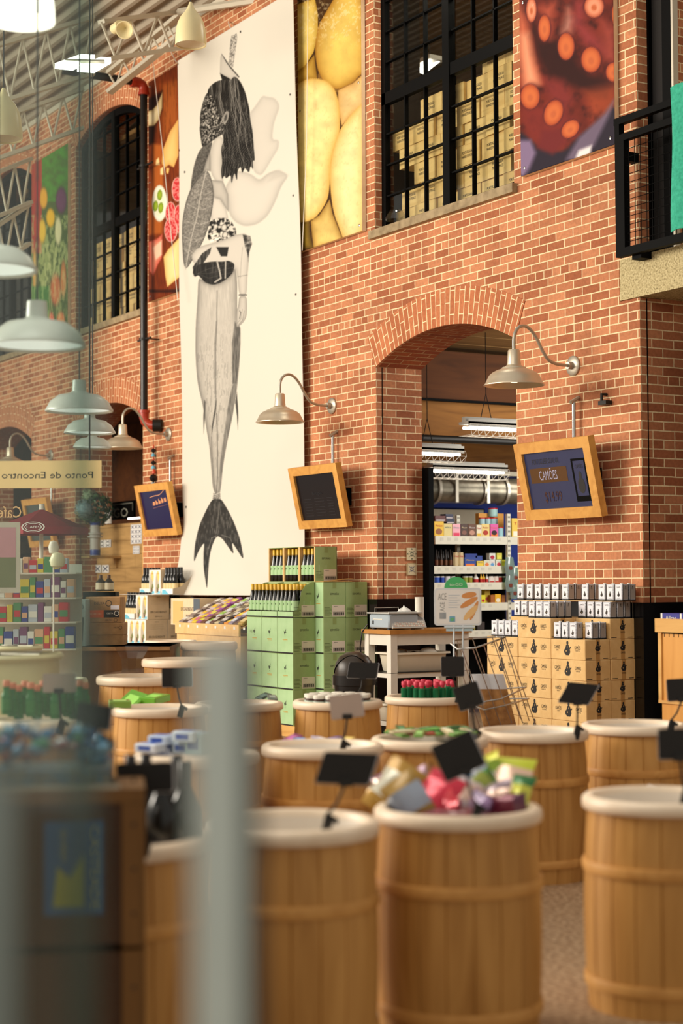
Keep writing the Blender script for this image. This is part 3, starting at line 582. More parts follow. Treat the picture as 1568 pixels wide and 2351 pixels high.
# ---- the big banner
def art_banner(X, Y):
    C4 = lambda L: [(400+a/4.197, 60+b/4.197) for a, b in L]
    C5 = lambda L: [(400+a/2.8, 560+b/2.8) for a, b in L]
    BG = (216, 211, 198); A = Art(X, Y, BG); n = fbm(X, Y, 6, 2); nf = fbm(X, Y, 2.2, 12); st = fbm(X*3, Y*.35, 7, 22)
    A.blend((fbm(X, Y, 60, 90)-.5)*.25, (225, 216, 196))
    g = lambda v: (v*.90, v*.875, v*.825)
    def tex(a, b, f): f = np.clip(f, 0, 1)[..., None]; return np.array(g(a))*(1-f)+np.array(g(b))*f
    # tulip-like white flower behind the back
    A.poly(C4([(720, 850), (790, 760), (850, 668), (900, 684), (960, 690), (1005, 740), (1012, 790), (985, 860), (955, 950), (940, 1095), (1010, 1098), (1003, 1180), (940, 1280), (870, 1400), (830, 1440), (760, 1400), (740, 1100)]), g(228), 4, 5, g(196), .9)
    A.poly(C4([(600, 1390), (735, 1420), (820, 1490), (900, 1418), (1000, 1382), (1105, 1438), (1030, 1540), (975, 1690), (900, 1830), (800, 1910), (680, 1930), (590, 1890), (530, 1810), (520, 1680), (490, 1560), (540, 1470)]), g(232), 4, 7, g(190), .95)
    A.poly(C4([(960, 1400), (1010, 1385), (1100, 1438), (1000, 1470), (900, 1500)]), g(204), 8, alpha=.5)
    # feather and hat
    A.poly(C4([(550, 95), (600, 68), (608, 110), (590, 240), (568, 395), (520, 370), (530, 280), (540, 160)]), tex(120, 225, (nf-.3)*2.6), 1.5)
    A.poly(C4([(445, 300), (456, 265), (628, 492), (560, 500), (545, 510), (440, 455)]), g(216), 1.5, 3, g(190)); A.poly(C4([(452, 262), (472, 285), (530, 375), (628, 485), (624, 498), (540, 405), (500, 350)]), g(70), 1)
    A.poly(C4([(440, 452), (490, 480), (530, 503), (550, 518), (460, 522)]), g(36), 1)
    # dark fish shoulder
    A.poly(C4([(330, 1135), (370, 1110), (350, 1200), (330, 1300), (290, 1400), (240, 1450), (155, 1600), (165, 1480), (190, 1340), (230, 1220), (280, 1150)]), tex(66, 140, nf*1.2-.2), 2)
    A.poly(C4([(350, 1190), (352, 1400), (310, 1390), (280, 1400), (300, 1320)]), g(190), 2, 3, g(130))
    # neck, torso
    A.poly(C4([(390, 1080), (440, 1055), (480, 1095), (465, 1200), (450, 1300), (460, 1440), (480, 1500), (400, 1500), (350, 1410), (355, 1180)]), g(226), 2, 4, g(186))
    A.poly(C4([(350, 1480), (470, 1495), (520, 1620), (525, 1790), (500, 1760), (440, 1670), (380, 1650)]), g(210), 2, 4, g(150)); A.poly(C4([(380, 1650), (440, 1665), (500, 1760), (520, 1850), (360, 1880), (350, 1760)]), g(232), 2, 3, g(190))
    # rocky face
    A.poly(C4([(340, 620), (300, 665), (268, 760), (247, 870), (250, 940), (243, 990), (255, 1080), (268, 1165), (300, 1155), (360, 1112), (430, 1060), (490, 1030), (520, 900), (500, 815), (440, 860), (400, 700)]), tex(30, 200, (nf-.42)*3.4), 1.5, 3, g(50))
    A.ell(400+330/4.197, 60+775/4.197, 4, 7, g(24), 0, .3)
    # hair
    d = A.poly(C4([(320, 625), (345, 580), (385, 545), (440, 520), (550, 515), (575, 485), (610, 500), (650, 555), (690, 650), (725, 800), (732, 900), (755, 1010), (765, 1150), (778, 1300), (755, 1290), (762, 1390), (735, 1340), (722, 1420), (680, 1360), (655, 1425), (640, 1350), (610, 1390), (605, 1500), (580, 1400), (553, 1530), (545, 1430), (500, 1470), (480, 1440), (462, 1480), (450, 1420), (462, 1300), (450, 1180), (478, 1100), (460, 1040), (520, 900), (510, 820), (470, 850), (430, 870), (415, 760), (370, 680), (330, 655)]), tex(28, 92, (st-.45)*2.4), 1.5)
    hr = random.Random(4)
    for q in range(34):
        x0 = 428+hr.random()*118; y0 = 125+hr.random()*40+max(0, (x0-470))*.3; L = [(x0+k*.9*(x0-470)/30+3.2*math.sin(k*.9+q)*min(1, k/5), y0+k*13) for k in range(hr.randint(8, 19))]; A2 = Art(X, Y, (0, 0, 0)); msk = np.clip(-d, 0, 1); c0 = A.c.copy(); A.line(L, .7+hr.random()*.6, g(hr.choice([110, 150, 185])), .75); A.c = c0*(1-msk[..., None])+A.c*msk[..., None]
    wv = np.sin((X+5*np.sin(Y/9.)+3*np.sin(Y/5.))*1.1); A.blend((wv > .93)*(d < -1.5)*.55*np.clip((Y-180)/80, 0, 1), g(150))
    A.ell(400+497/4.197, 60+880/4.197, 6.2, 16, g(150), .25, .15, .6, g(206)); A.ell(400+495/4.197, 60+885/4.197, 3.2, 10, g(80), .25, .3)
    # leaf
    L = [(308, 1383), (345, 1430), (372, 1530), (382, 1640), (365, 1780), (335, 1920), (285, 2060), (215, 2190), (115, 2351), (88, 2280), (75, 2050), (78, 1870), (110, 1700), (160, 1560), (240, 1450)]
    d = A.poly(C4(L), tex(112, 184, (nf-.3)*1.8), 1.5, 1.6, g(60)); Ls = C4([(310, 1390), (260, 1600), (215, 1850), (160, 2060), (110, 2340)]); A.line(Ls, 2.2, g(196))
    for y0, xl, xr in ((1600, 170, 360), (1740, 120, 368), (1890, 85, 345), (2040, 80, 290), (2160, 82, 225)):
        A.line(C4([(xl, y0-25), ((xl+xr)/2-20, y0+25), ((xl+xr)/2, y0), ((xl+xr)/2+30, y0+28), (xr, y0-10)]), .9, g(206), .8)
    # corsage
    A.poly(C4([(330, 1890), (420, 1845), (500, 1850), (560, 1890), (595, 1950), (602, 2030), (565, 2060), (545, 2130), (505, 2225), (450, 2215), (435, 2120), (400, 2160), (370, 2080), (318, 2050), (332, 1960)]), tex(30, 236, (fbm(X, Y, 4.2, 61)-.42)*5), 1.2)
    for x, y, r in ((480, 1940, 30), (490, 2010, 28), (390, 1990, 26), (400, 1930, 22), (470, 2090, 20)): A.ell(400+x/4.197, 60+y/4.197, r/4.197, r*1.25/4.197, g(232), .3, .25, .4, g(110))
    A.line(C4([(350, 2075), (440, 2040)]), 2.5, (250, 246, 226)); A.line(C4([(355, 2020), (420, 2000)]), 2.5, (250, 246, 220))
    # shirt and arm
    A.poly(C5([(105, 80), (150, 20), (300, -20), (400, -60), (470, -70), (485, 40), (478, 120), (470, 210), (466, 330), (418, 330), (408, 230), (395, 150), (300, 140), (200, 150), (140, 150)]), g(226), 2, 4, g(178))
    A.poly(C5([(440, -60), (490, -50), (500, 0), (480, 60), (476, 118), (470, 60), (455, 20)]), tex(60, 170, (n-.3)*2.5), 1.5)
    A.line(C5([(440, 20), (430, 120), (425, 220)]), 1.5, g(176), .7); A.line(C5([(410, 210), (470, 200)]), 1.2, g(120), .8); A.line(C5([(418, 328), (464, 328)]), 3, g(50))
    A.poly(C5([(180, 60), (240, 20), (230, 60), (190, 120), (150, 190), (125, 190), (118, 150)]), tex(50, 150, (st-.4)*2), 1.5)
    A.poly(C5([(270, 20), (350, 20), (340, 80), (300, 80)]), g(40), 1.5)
    # trousers
    d = A.poly(C5([(155, 215), (190, 240), (250, 260), (300, 248), (370, 190), (392, 150), (404, 230), (404, 380), (402, 480), (425, 540), (425, 640), (418, 780), (405, 920), (388, 1030), (370, 1130), (340, 1270), (312, 1430), (297, 1600), (250, 1600), (235, 1400), (225, 1290), (205, 1180), (185, 1040), (150, 900), (136, 720), (138, 520), (150, 350)]), tex(196, 226, st*1.2-.1), 1.5, 6, g(132))
    lo = np.clip((Y-700)/120, 0, 1)*(d < 0); A.blend((st > .62)*lo*.35, g(120))
    A.line(C5([(276, 300), (274, 500), (266, 700), (268, 980), (262, 1100)]), 1.6, g(96), .8); A.line(C5([(272, 500), (262, 640), (262, 960)]), 4, g(130), .5)
    A.poly(C5([(390, 500), (425, 540), (425, 640), (415, 780), (400, 900), (375, 900), (372, 780), (372, 640)]), tex(70, 150, st*1.6-.4), 3, alpha=.85)
    A.poly(C5([(400, 900), (388, 1030), (370, 1130), (340, 1270), (312, 1430), (297, 1600), (285, 1600), (295, 1400), (325, 1200), (345, 1040), (375, 900)]), tex(90, 170, st*1.6-.4), 2, alpha=.8)
    A.line(C5([(272, 1090), (278, 1250), (278, 1500), (272, 1600)]), 2, g(110), .9); A.line(C5([(240, 1240), (245, 1400), (262, 1590)]), 2, g(130), .8)
    A.poly(C5([(193, 1000), (202, 1015), (198, 1110), (190, 1222), (186, 1120)]), g(96), 1); A.poly(C5([(275, 985), (270, 1060), (252, 1160), (240, 1240), (240, 1180), (256, 1080)]), g(86), 1); A.poly(C5([(403, 950), (410, 1040), (413, 1100), (409, 1195), (403, 1110), (392, 1020)]), g(84), 1)
    # hand
    A.poly(C5([(418, 335), (465, 335), (468, 400), (465, 470), (440, 510), (402, 540), (398, 500), (400, 430), (412, 400)]), g(218), 1.5, 3, g(150)); A.line(C5([(420, 430), (428, 440), (420, 480)]), 1.6, g(90)); A.line(C5([(450, 430), (440, 490), (410, 525)]), 1, g(140)); A.line(C5([(438, 420), (430, 480), (404, 510)]), .9, g(150))
    # sash
    A.poly(C5([(115, 175), (150, 135), (200, 120), (250, 112), (310, 114), (350, 106), (390, 128), (380, 180), (350, 215), (300, 250), (250, 265), (200, 250), (175, 225), (155, 200), (130, 215)]), tex(34, 84, (st-.4)*2), 1.2)
    for c0 in (130, 160, 190): A.line(C5([(150, 190), (220, c0+30), (380, c0-10)]), .8, g(130), .5)
    A.line(C5([(275, 110), (290, 170), (300, 220), (262, 245)]), 3.4, g(196)); A.line(C5([(330, 112), (328, 220)]), 3, g(190))
    # tail
    A.poly(C5([(248, 1636), (300, 1636), (340, 1700), (385, 1790), (425, 1900), (450, 2040), (400, 1960), (368, 1912), (385, 2002), (345, 1945), (310, 1895), (280, 1878), (262, 1895), (240, 1950), (225, 2020), (218, 2120), (211, 2226), (200, 2160), (188, 2080), (188, 1980), (195, 1915), (155, 1975), (124, 2058), (132, 1930), (160, 1810), (210, 1700)]), tex(50, 104, (fbm(X*2, Y*.5, 5, 71)-.45)*2.4), 1.2, 1.5, g(60))
    A.line(C5([(290, 1660), (282, 1760), (270, 1860)]), 1.6, g(150), .7); A.line(C5([(270, 1880), (240, 1890), (220, 1960)]), 1.2, g(190), .6); A.line(C5([(300, 1870), (360, 1890), (370, 1915)]), 1.2, g(170), .6)
    A.poly(C5([(252, 1600), (296, 1600), (300, 1640), (246, 1640)]), tex(110, 220, (nf-.3)*2.4), 1); 
    for x, y in ((424, 395), (552, 73), (666, 217), (673, 449), (679, 676), (427, 1164), (409, 1356), (408, 147), (411, 345)): A.ell(x, y, 2.2, 3.2, (60, 55, 50), 0, .3, .6, (150, 145, 135))
    return A
def banner_grid():
    zt, zb = 7.215, 1.262; nz, nx = 1050, 235; t = np.linspace(0, 1, nz)[:, None]; s = np.linspace(0, 1, nx)[None, :]; z = zt+(zb-zt)*t
    Y = 8.08+.09*np.clip(t/.7, 0, 1)**1 - .26*np.clip((t-.86)/.14, 0, 1)**1.5*(1-s)**1.2+0*s
    Y = Y+.010*np.sin(s*9+t*5)*np.sin(t*11)+.02*np.exp(-((t-.97)/.03)**2)*np.sin(s*14)
    xl = np.interp(t, [0, .45, .8, .9, 1], [-17.01, -17.08, -17.09, -17.06, -16.86]); xr = np.interp(t, [0, .45, .8, 1], [-14.38, -14.36, -14.36, -14.34])
    return np.stack([xl+(xr-xl)*s+0*t, Y+0*s, z+.0*s], -1)
bn = printed('hanging_banner', banner_grid(), art_banner, PRINTG, PAPERW, .004)
tag(bn, 'very tall white cloth banner printed with a grey mermaid-like figure, hung on the brick wall', 'banner')
m = MB()
for s0, px, py in ((0, 400, 110), (1, 545, 55)): pass
m.tube([PY(405, 143, 8.1), PY(392, 118, 8.22)], .006, WHITE, 5); m.tube([PY(533, 74, 8.1), PY(524, 50, 8.22)], .006, WHITE, 5); m.build('tie_cord', bn)
# ================================================================ WALL FIXTURES
def gooseneck():
    t = thing('wall_lamp', 'x', 'lamp', (0, 0, 0), 0, 'gooseneck lamps along the brick wall')
    m = MB(); R = Matrix.Rotation(math.pi/2, 4, 'X')
    m.lathe([(.0, -.0), (.078, .0), (.078, .012), (.066, .02), (.03, .024), (.028, .06), (.0, .06)], STEEL, 28, T=R); m.build('wall_plate', t)
    m = MB(); P = []
    for i in range(13):
        a = math.pi*i/12; 
    pts = [(0, 0, 0), (0, -.10, .0), (0, -.17, .005), (0, -.24, .03), (0, -.30, .10), (0, -.355, .19), (0, -.41, .25), (0, -.465, .275), (0, -.52, .262), (0, -.557, .22), (0, -.57, .165), (0, -.57, .08)]
    P = []
    for i in range(len(pts)-1):  # smooth
        p0, p1, p2, p3 = [Vector(pts[max(0, min(len(pts)-1, i+k))]) for k in (-1, 0, 1, 2)]
        for q in range(4):
            s = q/4; P.append(.5*((2*p1)+(-p0+p2)*s+(2*p0-5*p1+4*p2-p3)*s*s+(-p0+3*p1-3*p2+p3)*s**3))
    P.append(Vector(pts[-1])); m.tube(P, .0125, STEEL, 12); m.build('gooseneck_arm', t)
    m = MB(); m.lathe([(.016, .092), (.040, .088), (.046, .078), (.050, -.0), (.054, -.028), (.072, -.042), (.090, -.046), (.094, -.056), (.130, -.068), (.165, -.086), (.190, -.108), (.200, -.128), (.222, -.172), (.229, -.178), (.229, -.184), (.214, -.176), (.186, -.12), (.15, -.09), (.10, -.07), (.05, -.06), (.0, -.06)], ALU, 48, c=(0, -.57, .0))
    m.build('lamp_shade', t)
    m = MB(); m.lathe([(.0, -.165), (.025, -.16), (.038, -.135), (.034, -.10), (.015, -.065)], mat('bulb', (250, 244, 230), .3, emit=(255, 240, 210), es=1.2), 16, c=(0, -.57, 0)); m.build('bulb', t)
    return t
g0 = gooseneck(); used = False
for (px, py, lab) in ((1317, 840, 'aluminium gooseneck wall lamp over the wooden framed price screen'), (763, 932, 'aluminium gooseneck wall lamp overlapping the white banner edge'), (388, 997, 'aluminium gooseneck wall lamp beside the red pipe elbow'), (118, 1046, 'aluminium gooseneck wall lamp at far left seen through door glass')):
    P = PY(px, py); P[1] -= .001; P = (P[0], P[1], P[2])
    if not used: g0.location = P; g0['label'] = lab; used = True
    else: dup(g0, P, 0, lab)
# framed screens
SCRN = mat('screen_navy', (40, 46, 74), .25, emit=(48, 56, 92), es=.22); SCRK = mat('screen_black', (12, 13, 17), .2, emit=(16, 18, 28), es=.3); SCRD = mat('screen_blue', (14, 12, 56), .25, emit=(20, 18, 66), es=.35)
SBR = mat('screen_brown', (74, 46, 16), .3, emit=(90, 54, 16), es=.25); SLT = mat('screen_pale', (140, 134, 150), .3, emit=(150, 144, 160), es=.35); SBR2 = mat('screen_rust', (72, 40, 30), .3)
def screen(name, label, xl, xr, zt, zb, Yt, Yb, scr, draw, rodpx, cat='screen'):
    t = thing(name, label, cat, ((xl+xr)/2, Yb, zb), 0, 'wood framed screens on the brick wall')
    w = xr-xl; H = math.hypot(zt-zb, Yb-Yt); v = Vector((0, (Yt-Yb)/H, (zt-zb)/H)); u = Vector((1, 0, 0)); nn = u.cross(v)  # toward viewer
    b = .082*w/.92; m = MB()
    o = [(-w/2, 0), (w/2, 0), (w/2, H), (-w/2, H)]; i = [(-w/2+b, b), (w/2-b, b), (w/2-b, H-b), (-w/2+b, H-b)]
    for k_ in range(4):
        k2 = (k_+1) % 4; m.plate([o[k_], o[k2], i[k2], i[k_]], (0, 0, 0), u, v, FRAMEW, 0, .06)
    m.build('wood_frame', t); m = MB(); m.plate([(a, c) for a, c in i], (0, 0, 0), u, v, scr, -.022, .03)
    s = m.build('display', t); m = MB(); draw(m, w, H, u, v, i)
    if m.f: m.build('display_text', s) if False else m.build('screen_image', s)
    m = MB(); P = PY(rodpx[0], rodpx[1], 8.19); x = P[0]-(xl+xr)/2; top = P[2]-zb
    yr = 8.19-Yb; m.tube([(x, yr, top), (x, yr, zt-zb-.3)], .015, CHROME, 10); m.tube([(x, yr-.03, top-.012), (x, W-Yb-.001, top+.03)], .016, STEEL, 8); m.build('hanging_rod', t)
    m = MB(); m.box((w*.1, .07-.0, H*.35), (w*.3, W-Yb-.002, H*.62), BLACK); m.build('wall_bracket', t); return t
def d1(m, w, H, u, v, i):
    O = Vector((0, 0, 0)); P = lambda a, b: O+u*((a-.5)*w)+v*(b*H)
    m.plate([(-.36*w, .47*H), (.13*w, .47*H), (.13*w, .66*H), (-.36*w, .66*H)], O, u, v, SBR, -.0205)
    m.text('PORTUGUESE OLIVE OIL', P(.37, .745), u, v, .042, INK, -.019, w=.36*w); m.text('CAMÕES', P(.38, .565), u, v, .075, SLT, -.0185, w=.24*w); m.text('$14.99', P(.40, .29), u, v, .08, SBR2, -.019, w=.225*w)
    m.plate([(.20*w, .20*H), (.39*w, .20*H), (.39*w, .74*H), (.20*w, .74*H)], O, u, v, BLACK, -.0205); m.plate([(.225*w, .27*H), (.365*w, .27*H), (.365*w, .71*H), (.225*w, .71*H)], O, u, v, SCRN, -.0195)
    m.text('CAMÕES', P(.795, .64), u, v, .03, INK, -.018, w=.10*w); m.plate([(.295*w+.04*math.cos(a), .40*H+.06*math.sin(a)) for a in np.linspace(0, 6.28, 16)[:-1]], O, u, v, INK, -.018); m.plate([(.295*w+.018*math.cos(a), .53*H+.03*math.sin(a)) for a in np.linspace(0, 6.28, 12)[:-1]], O, u, v, INK, -.018)
def d2(m, w, H, u, v, i):
    G = mat('screen_grey', (34, 34, 40), .3); O = Vector((0, 0, 0)); m.text('Portugalia', O+u*(-.02*w)+v*(.56*H), u, v, .03, G, -.02, w=.2*w)
    for r in range(7):
        for c, cw in ((-.24, .16), (.0, .2), (.22, .12)): m.plate([((c-cw/2)*w, (.47-r*.045)*H), ((c+cw/2)*w, (.47-r*.045)*H), ((c+cw/2)*w, (.478-r*.045)*H), ((c-cw/2)*w, (.478-r*.045)*H)], O, u, v, G, -.0205)
def d3(m, w, H, u, v, i):
    O = Vector((0, 0, 0)); A = mat('city_lights', (220, 150, 90), .4, emit=(224, 150, 96), es=.6); Bm = mat('city_lights_dim', (110, 70, 70), .4, emit=(120, 74, 70), es=.4); r = random.Random(3)
    L = [(-.15, .735), (-.06, .755), (.02, .765), (.12, .765), (.2, .79), (.28, .84), (.33, .86)]
    for a, b in zip(L[:-1], L[1:]): m.plate([(a[0]*w, a[1]*H), (b[0]*w, b[1]*H), (b[0]*w, (b[1]+.008)*H), (a[0]*w, (a[1]+.008)*H)], O, u, v, A, -.0205)
    for q in range(16):
        a = -.10+q*.028; h = r.uniform(.04, .10); m.plate([(a*w, (.58+q*.004)*H), ((a+.018)*w, (.58+q*.004)*H), ((a+.018)*w, (.58+q*.004+h)*H), (a*w, (.58+q*.004+h)*H)], O, u, v, A if q % 3 else Bm, -.0205)
    m.plate([(-.10*w, .53*H), (.34*w, .58*H), (.34*w, .585*H), (-.10*w, .54*H)], O, u, v, Bm, -.0205)
screen('framed_screen', 'pine framed screen advertising olive oil at 14.99', -10.678, -9.762, 2.465, 1.872, 7.955, 8.08, SCRN, d1, (1317, 921))
screen('framed_screen', 'pine framed dark screen against the banner right edge', -14.30, -13.40, 2.49, 1.905, 7.955, 8.08, SCRK, d2, (764, 998))
screen('framed_screen', 'pine framed screen showing city lights, left of the banner', -17.93, -17.03, 2.505, 1.92, 7.955, 8.08, SCRD, d3, (391, 1051))
screen('framed_screen', 'pine framed screen at far left seen through door glass', -21.62, -20.72, 2.50, 1.87, 7.955, 8.08, mat('screen_dim', (60, 66, 60), .3), lambda *a: None, (118, 1090))
# bracket and iron hook on the wall
m = MB(); P = PY(1393, 915, W); m.tube([(P[0], W, P[2]+.03), (P[0], W-.05, P[2]+.03), (P[0], W-.05, P[2]-.02)], .012, IRON, 8); m.box((P[0]-.03, W-.06, P[2]-.05), (P[0]+.06, W-.001, P[2]-.02), IRON)
tag(m.build('iron_hook'), 'small black iron hook in the brick right of the gooseneck lamp', 'hook')
# drain pipe
P = PY(330, 195, W-.16); Pb = PY(331, 948, W-.16); t = thing('drain_pipe', 'black vertical pipe with red elbows left of the salami picture', 'pipe', (P[0], W-.16, 0))
rp = .043; m = MB(); m.tube([(0, 0, Pb[2]), (0, 0, P[2]-.06)], rp, mat('pipe_black', (34, 30, 28), .28, .4), 20, False); m.build('vertical_pipe', t)
m = MB(); m.tube([(-.0, -.12, P[2]+.02), (-.0, -1.0, P[2]+.02)], .045, mat('pipe_black', (0, 0, 0)), 16); m.build('horizontal_pipe', t)
m = MB(); pts = [(.0, 0, P[2]-.10), (0, 0, P[2]-.04), (0, -.02, P[2]), (0, -.06, P[2]+.02), (0, -.14, P[2]+.02)]; m.tube(pts, [.062, .056, .056, .056, .062], RED, 20); m.tube([(0, 0, P[2]-.12), (0, 0, P[2]-.09)], .066, RED, 20); m.tube([(0, -.12, P[2]+.02), (0, -.16, P[2]+.02)], .066, RED, 20); m.build('top_elbow', t)
m = MB(); z = Pb[2]; m.tube([(0, 0, z+.02), (0, 0, z-.05), (.01, .01, z-.10), (.05, .05, z-.14), (.10, .10, z-.15)], [.058, .056, .056, .056, .058], RED, 20); m.tube([(0, 0, z+.03), (0, 0, z)], .068, RED, 20); m.tube([(.09, .07, z-.15), (.14, .155, z-.15)], .072, IRON, 20)
m.build('bottom_elbow', t)
m = MB(); z = PY(338, 777, W-.16)[2]; m.lathe([(rp, -.015), (rp+.014, -.015), (rp+.014, .015), (rp, .015)], IRON, 16, c=(0, 0, z)); m.box((-.17, -.01, z-.008), (.19, .01, z+.008), IRON); m.tube([(.08, 0, z), (.08, .155, z)], .008, IRON, 6); m.build('pipe_clamp', t)
m = MB(); z = PY(338, 378, W-.16)[2]; m.lathe([(rp, -.015), (rp+.014, -.015), (rp+.014, .015), (rp, .015)], IRON, 16, c=(0, 0, z)); m.box((-.17, -.01, z-.008), (.24, .01, z+.008), IRON); m.build('pipe_clamp', t)
# ornament string with three small roosters
P = PY(352, 1015, W-.03); Pl = PY(350, 1108, W-.03); t = thing('ornament_string', 'string of three small painted roosters hanging on the brick pier', 'ornament', (P[0], W-.03, 0))
m = MB(); m.tube([(0, 0, P[2]+.05), (0, 0, Pl[2])], .003, IRON, 5); m.build('cord', t)
OR = mat('rooster_red', (206, 70, 30), .4); OB = mat('rooster_blue', (110, 190, 220), .4)
for py, s in ((1035, 1), (1063, 1), (1098, 1.7)):
    z = PY(350, py, W-.03)[2]; m = MB(); e = MB()
    m.lathe([(0, -.03*s), (.022*s, -.015*s), (.028*s, .0), (.018*s, .02*s), (0, .03*s)], BLKP, 12, c=(0, 0, z)); m.lathe([(0, .025*s), (.012*s, .03*s), (.013*s, .045*s), (.006*s, .06*s), (0, .075*s)], OR, 10, c=(.01*s, 0, z)); m.loft([[(-.02*s, 0, z+.01*s), (-.055*s, .004, z-.01*s), (-.05*s, .004, z+.02*s)], [(-.02*s, .01, z+.01*s), (-.055*s, .01, z-.01*s), (-.05*s, .01, z+.02*s)]], OR, True, True, False)
    m.lathe([(.028*s, -.07*s), (.024*s, -.045*s), (.012*s, -.03*s)], OB, 12, c=(0, 0, z), cap0=True); m.build('rooster', t)
# sprinkler cords crossing the wall near the pipe
m = MB(); m.tube([PY(346, 100, 8.0), PY(372, 330, 8.0), PY(408, 690, 8.0)], .0045, WHITE, 5); tag(m.build('ceiling_string'), 'thin white cord slanting in front of the salami picture', 'cord')
m = MB(); m.tube([PY(707, -20, 8.12), PY(704, 330, 8.12), PY(694, 575, 8.12)], .004, WHITE, 5); tag(m.build('ceiling_string'), 'thin white cord hanging down over the cheese picture', 'cord')
# bell pendant lamps
def bell(name, label, px, pyb, D, dia, glow=False, body=None, scale_h=1):
    P = PD(px, pyb, D); r = dia/2; t = thing(name, label, 'lamp', P)
    m = MB(); h = dia*1.2*scale_h; m.lathe([(.0, h+.05), (.012, h+.05), (.03, h), (r*.42, h*.88), (r*.66, h*.76), (r*.84, h*.60), (r*.94, h*.42), (r*.99, h*.2), (r, .01), (r*.99, 0), (r*.93, .004), (r*.85, h*.35), (r*.5, h*.6), (0, h*.7)], body or CREAM, 40); m.build('lamp_shade', t)
    m = MB(); m.lathe([(0, .035), (r*.6, .03), (r*.92, .012)], GLOWS if glow else mat('lamp_lens', (232, 222, 196), .4), 32); m.build('diffuser', t)
    m = MB(); m.tube([(0, 0, h+.04), (0, 0, h+1.6)], .006, IRON, 6); m.build('cord', t); return t
bell('pendant_lamp', 'cream bell-shaped pendant lamp in front of the banner top', 438, 104, 14.2, .262)
bell('pendant_lamp', 'cream bell pendant lamp cut by the left frame edge', 8, 320, 13.0, .29)
bell('pendant_lamp', 'glowing white round pendant lamp in the top left corner', 48, 50, 8.2, .33, True, mat('white_shade', (250, 246, 236), .4, emit=(255, 246, 228), es=1.6), .8)
# twin light panels
t = thing('ceiling_light', 'pair of glowing white light panels under the roof, upper left', 'ceiling light', PD(185, 143, 15))
for a, b, c, d in (((126, 158), (167, 162), (208, 121), (176, 119)), ((177, 165), (216, 168), (246, 128), (222, 126))):
    m = MB(); P = [PD(*q, 15.0)-PD(185, 143, 15) for q in (a, b, c, d)]
    P[2] = P[2]+Rt*.0+Fw*.25; P[3] = P[3]+Fw*.25
    m.add([tuple(p) for p in P]+[tuple(p+np.array([0, 0, .05])) for p in P], [(0, 1, 2, 3), (7, 6, 5, 4), (0, 4, 5, 1), (1, 5, 6, 2), (2, 6, 7, 3), (3, 7, 4, 0)], GLOW); m.build('light_panel', t)
m = MB(); m.tube([PD(150, 140, 15.1)-PD(185, 143, 15), PD(240, 142, 15.1)-PD(185, 143, 15)], .02, TRUSS, 6); m.build('support_bar', t)
# track spotlights
t = thing('ceiling_spotlight', 'cream cone track spotlight on the roof joist', 'spotlight', PD(290, 62, 16)); m = MB()
Rm = Matrix.Rotation(2.2, 4, 'Y') @ Matrix.Rotation(.5, 4, 'X'); m.lathe([(0, -.12), (.035, -.12), (.05, -.02), (.085, .12), (.075, .12), (0, .04)], CREAM, 20, T=Rm); m.build('lamp_head', t); m = MB(); m.tube([(0, 0, 0), (-.12, 0, .06), (-.2, 0, .06)], .02, CREAM, 8); m.tube([(-.28, 0, .06), (-.14, 0, .06)], .05, CREAM, 14); m.build('mounting_arm', t)
# storeroom fluorescent lights with wire guards
def tube_light(label, pa, pb, X, hang=True, guard=True, cat='ceiling light'):
    A = PX(pa[0], pa[1], X); B = PX(pb[0], pb[1], X); z = A[2]; L = B[1]-A[1]
    t = thing('strip_light', label, cat, (X, A[1], z)); m = MB()
    HS = mat('housing_grey', (176, 174, 166), .6); m.box((-.16, 0, .05), (.0, L, .075), HS); m.box((-.11, 0, .075), (-.05, L, .12), HS); m.box((-.004, 0, .03), (.0, L, .10), HS); m.box((-.0, 0, .0), (.006, L, .075), WHITE) if False else None; m.build('housing', t)
    m = MB()
    for x in (-.13, -.03): m.tube([(x, .03, .02), (x, L-.03, .02)], .013, GLOW, 10)
    m.build('tube', t)
    if guard:
        m = MB(); n = int(L/.075); P = [(.02, .05), (.035, .0), (.0, -.055), (-.16, -.055)]
        for q in P: m.tube([(q[0], 0, q[1]), (q[0], L, q[1])], .0028, WHITE, 5)
        for j in range(n+1):
            y = L*j/n; m.tube([(P[0][0], y, P[0][1]), (P[1][0], y, P[1][1])], .0022, WHITE, 4); m.tube([(P[1][0], y, P[1][1]), (P[2][0], min(L, y+L/n/2), P[2][1])], .0025, WHITE, 4); m.tube([(P[1][0], min(L, y+L/n), P[1][1]), (P[2][0], min(L, y+L/n/2), P[2][1])], .0025, WHITE, 4); m.tube([(P[2][0], y, P[2][1]), (P[3][0], y, P[3][1])], .0022, WHITE, 4)
        m.build('wire_guard', t)
    if hang:
        m = MB(); yh = L*.33; m.tube([(-.08, yh-.06, .12), (-.08, yh, .35), (-.08, yh, 1.0)], .004, IRON, 5); m.tube([(-.08, yh+.06, .12), (-.08, yh, .35)], .004, IRON, 5); m.build('hanging_chain', t)
    return t
tube_light('caged strip light in the archway, highest and cut by the right jamb', (1076, 985), (1230, 990), -12.9)
tube_light('caged strip light in the archway, touching its left brick jamb', (955, 1044), (1066, 1046), -13.2)
tube_light('caged strip light in the archway, lowest, above the storeroom shelves', (994, 1084), (1166, 1088), -14.0)
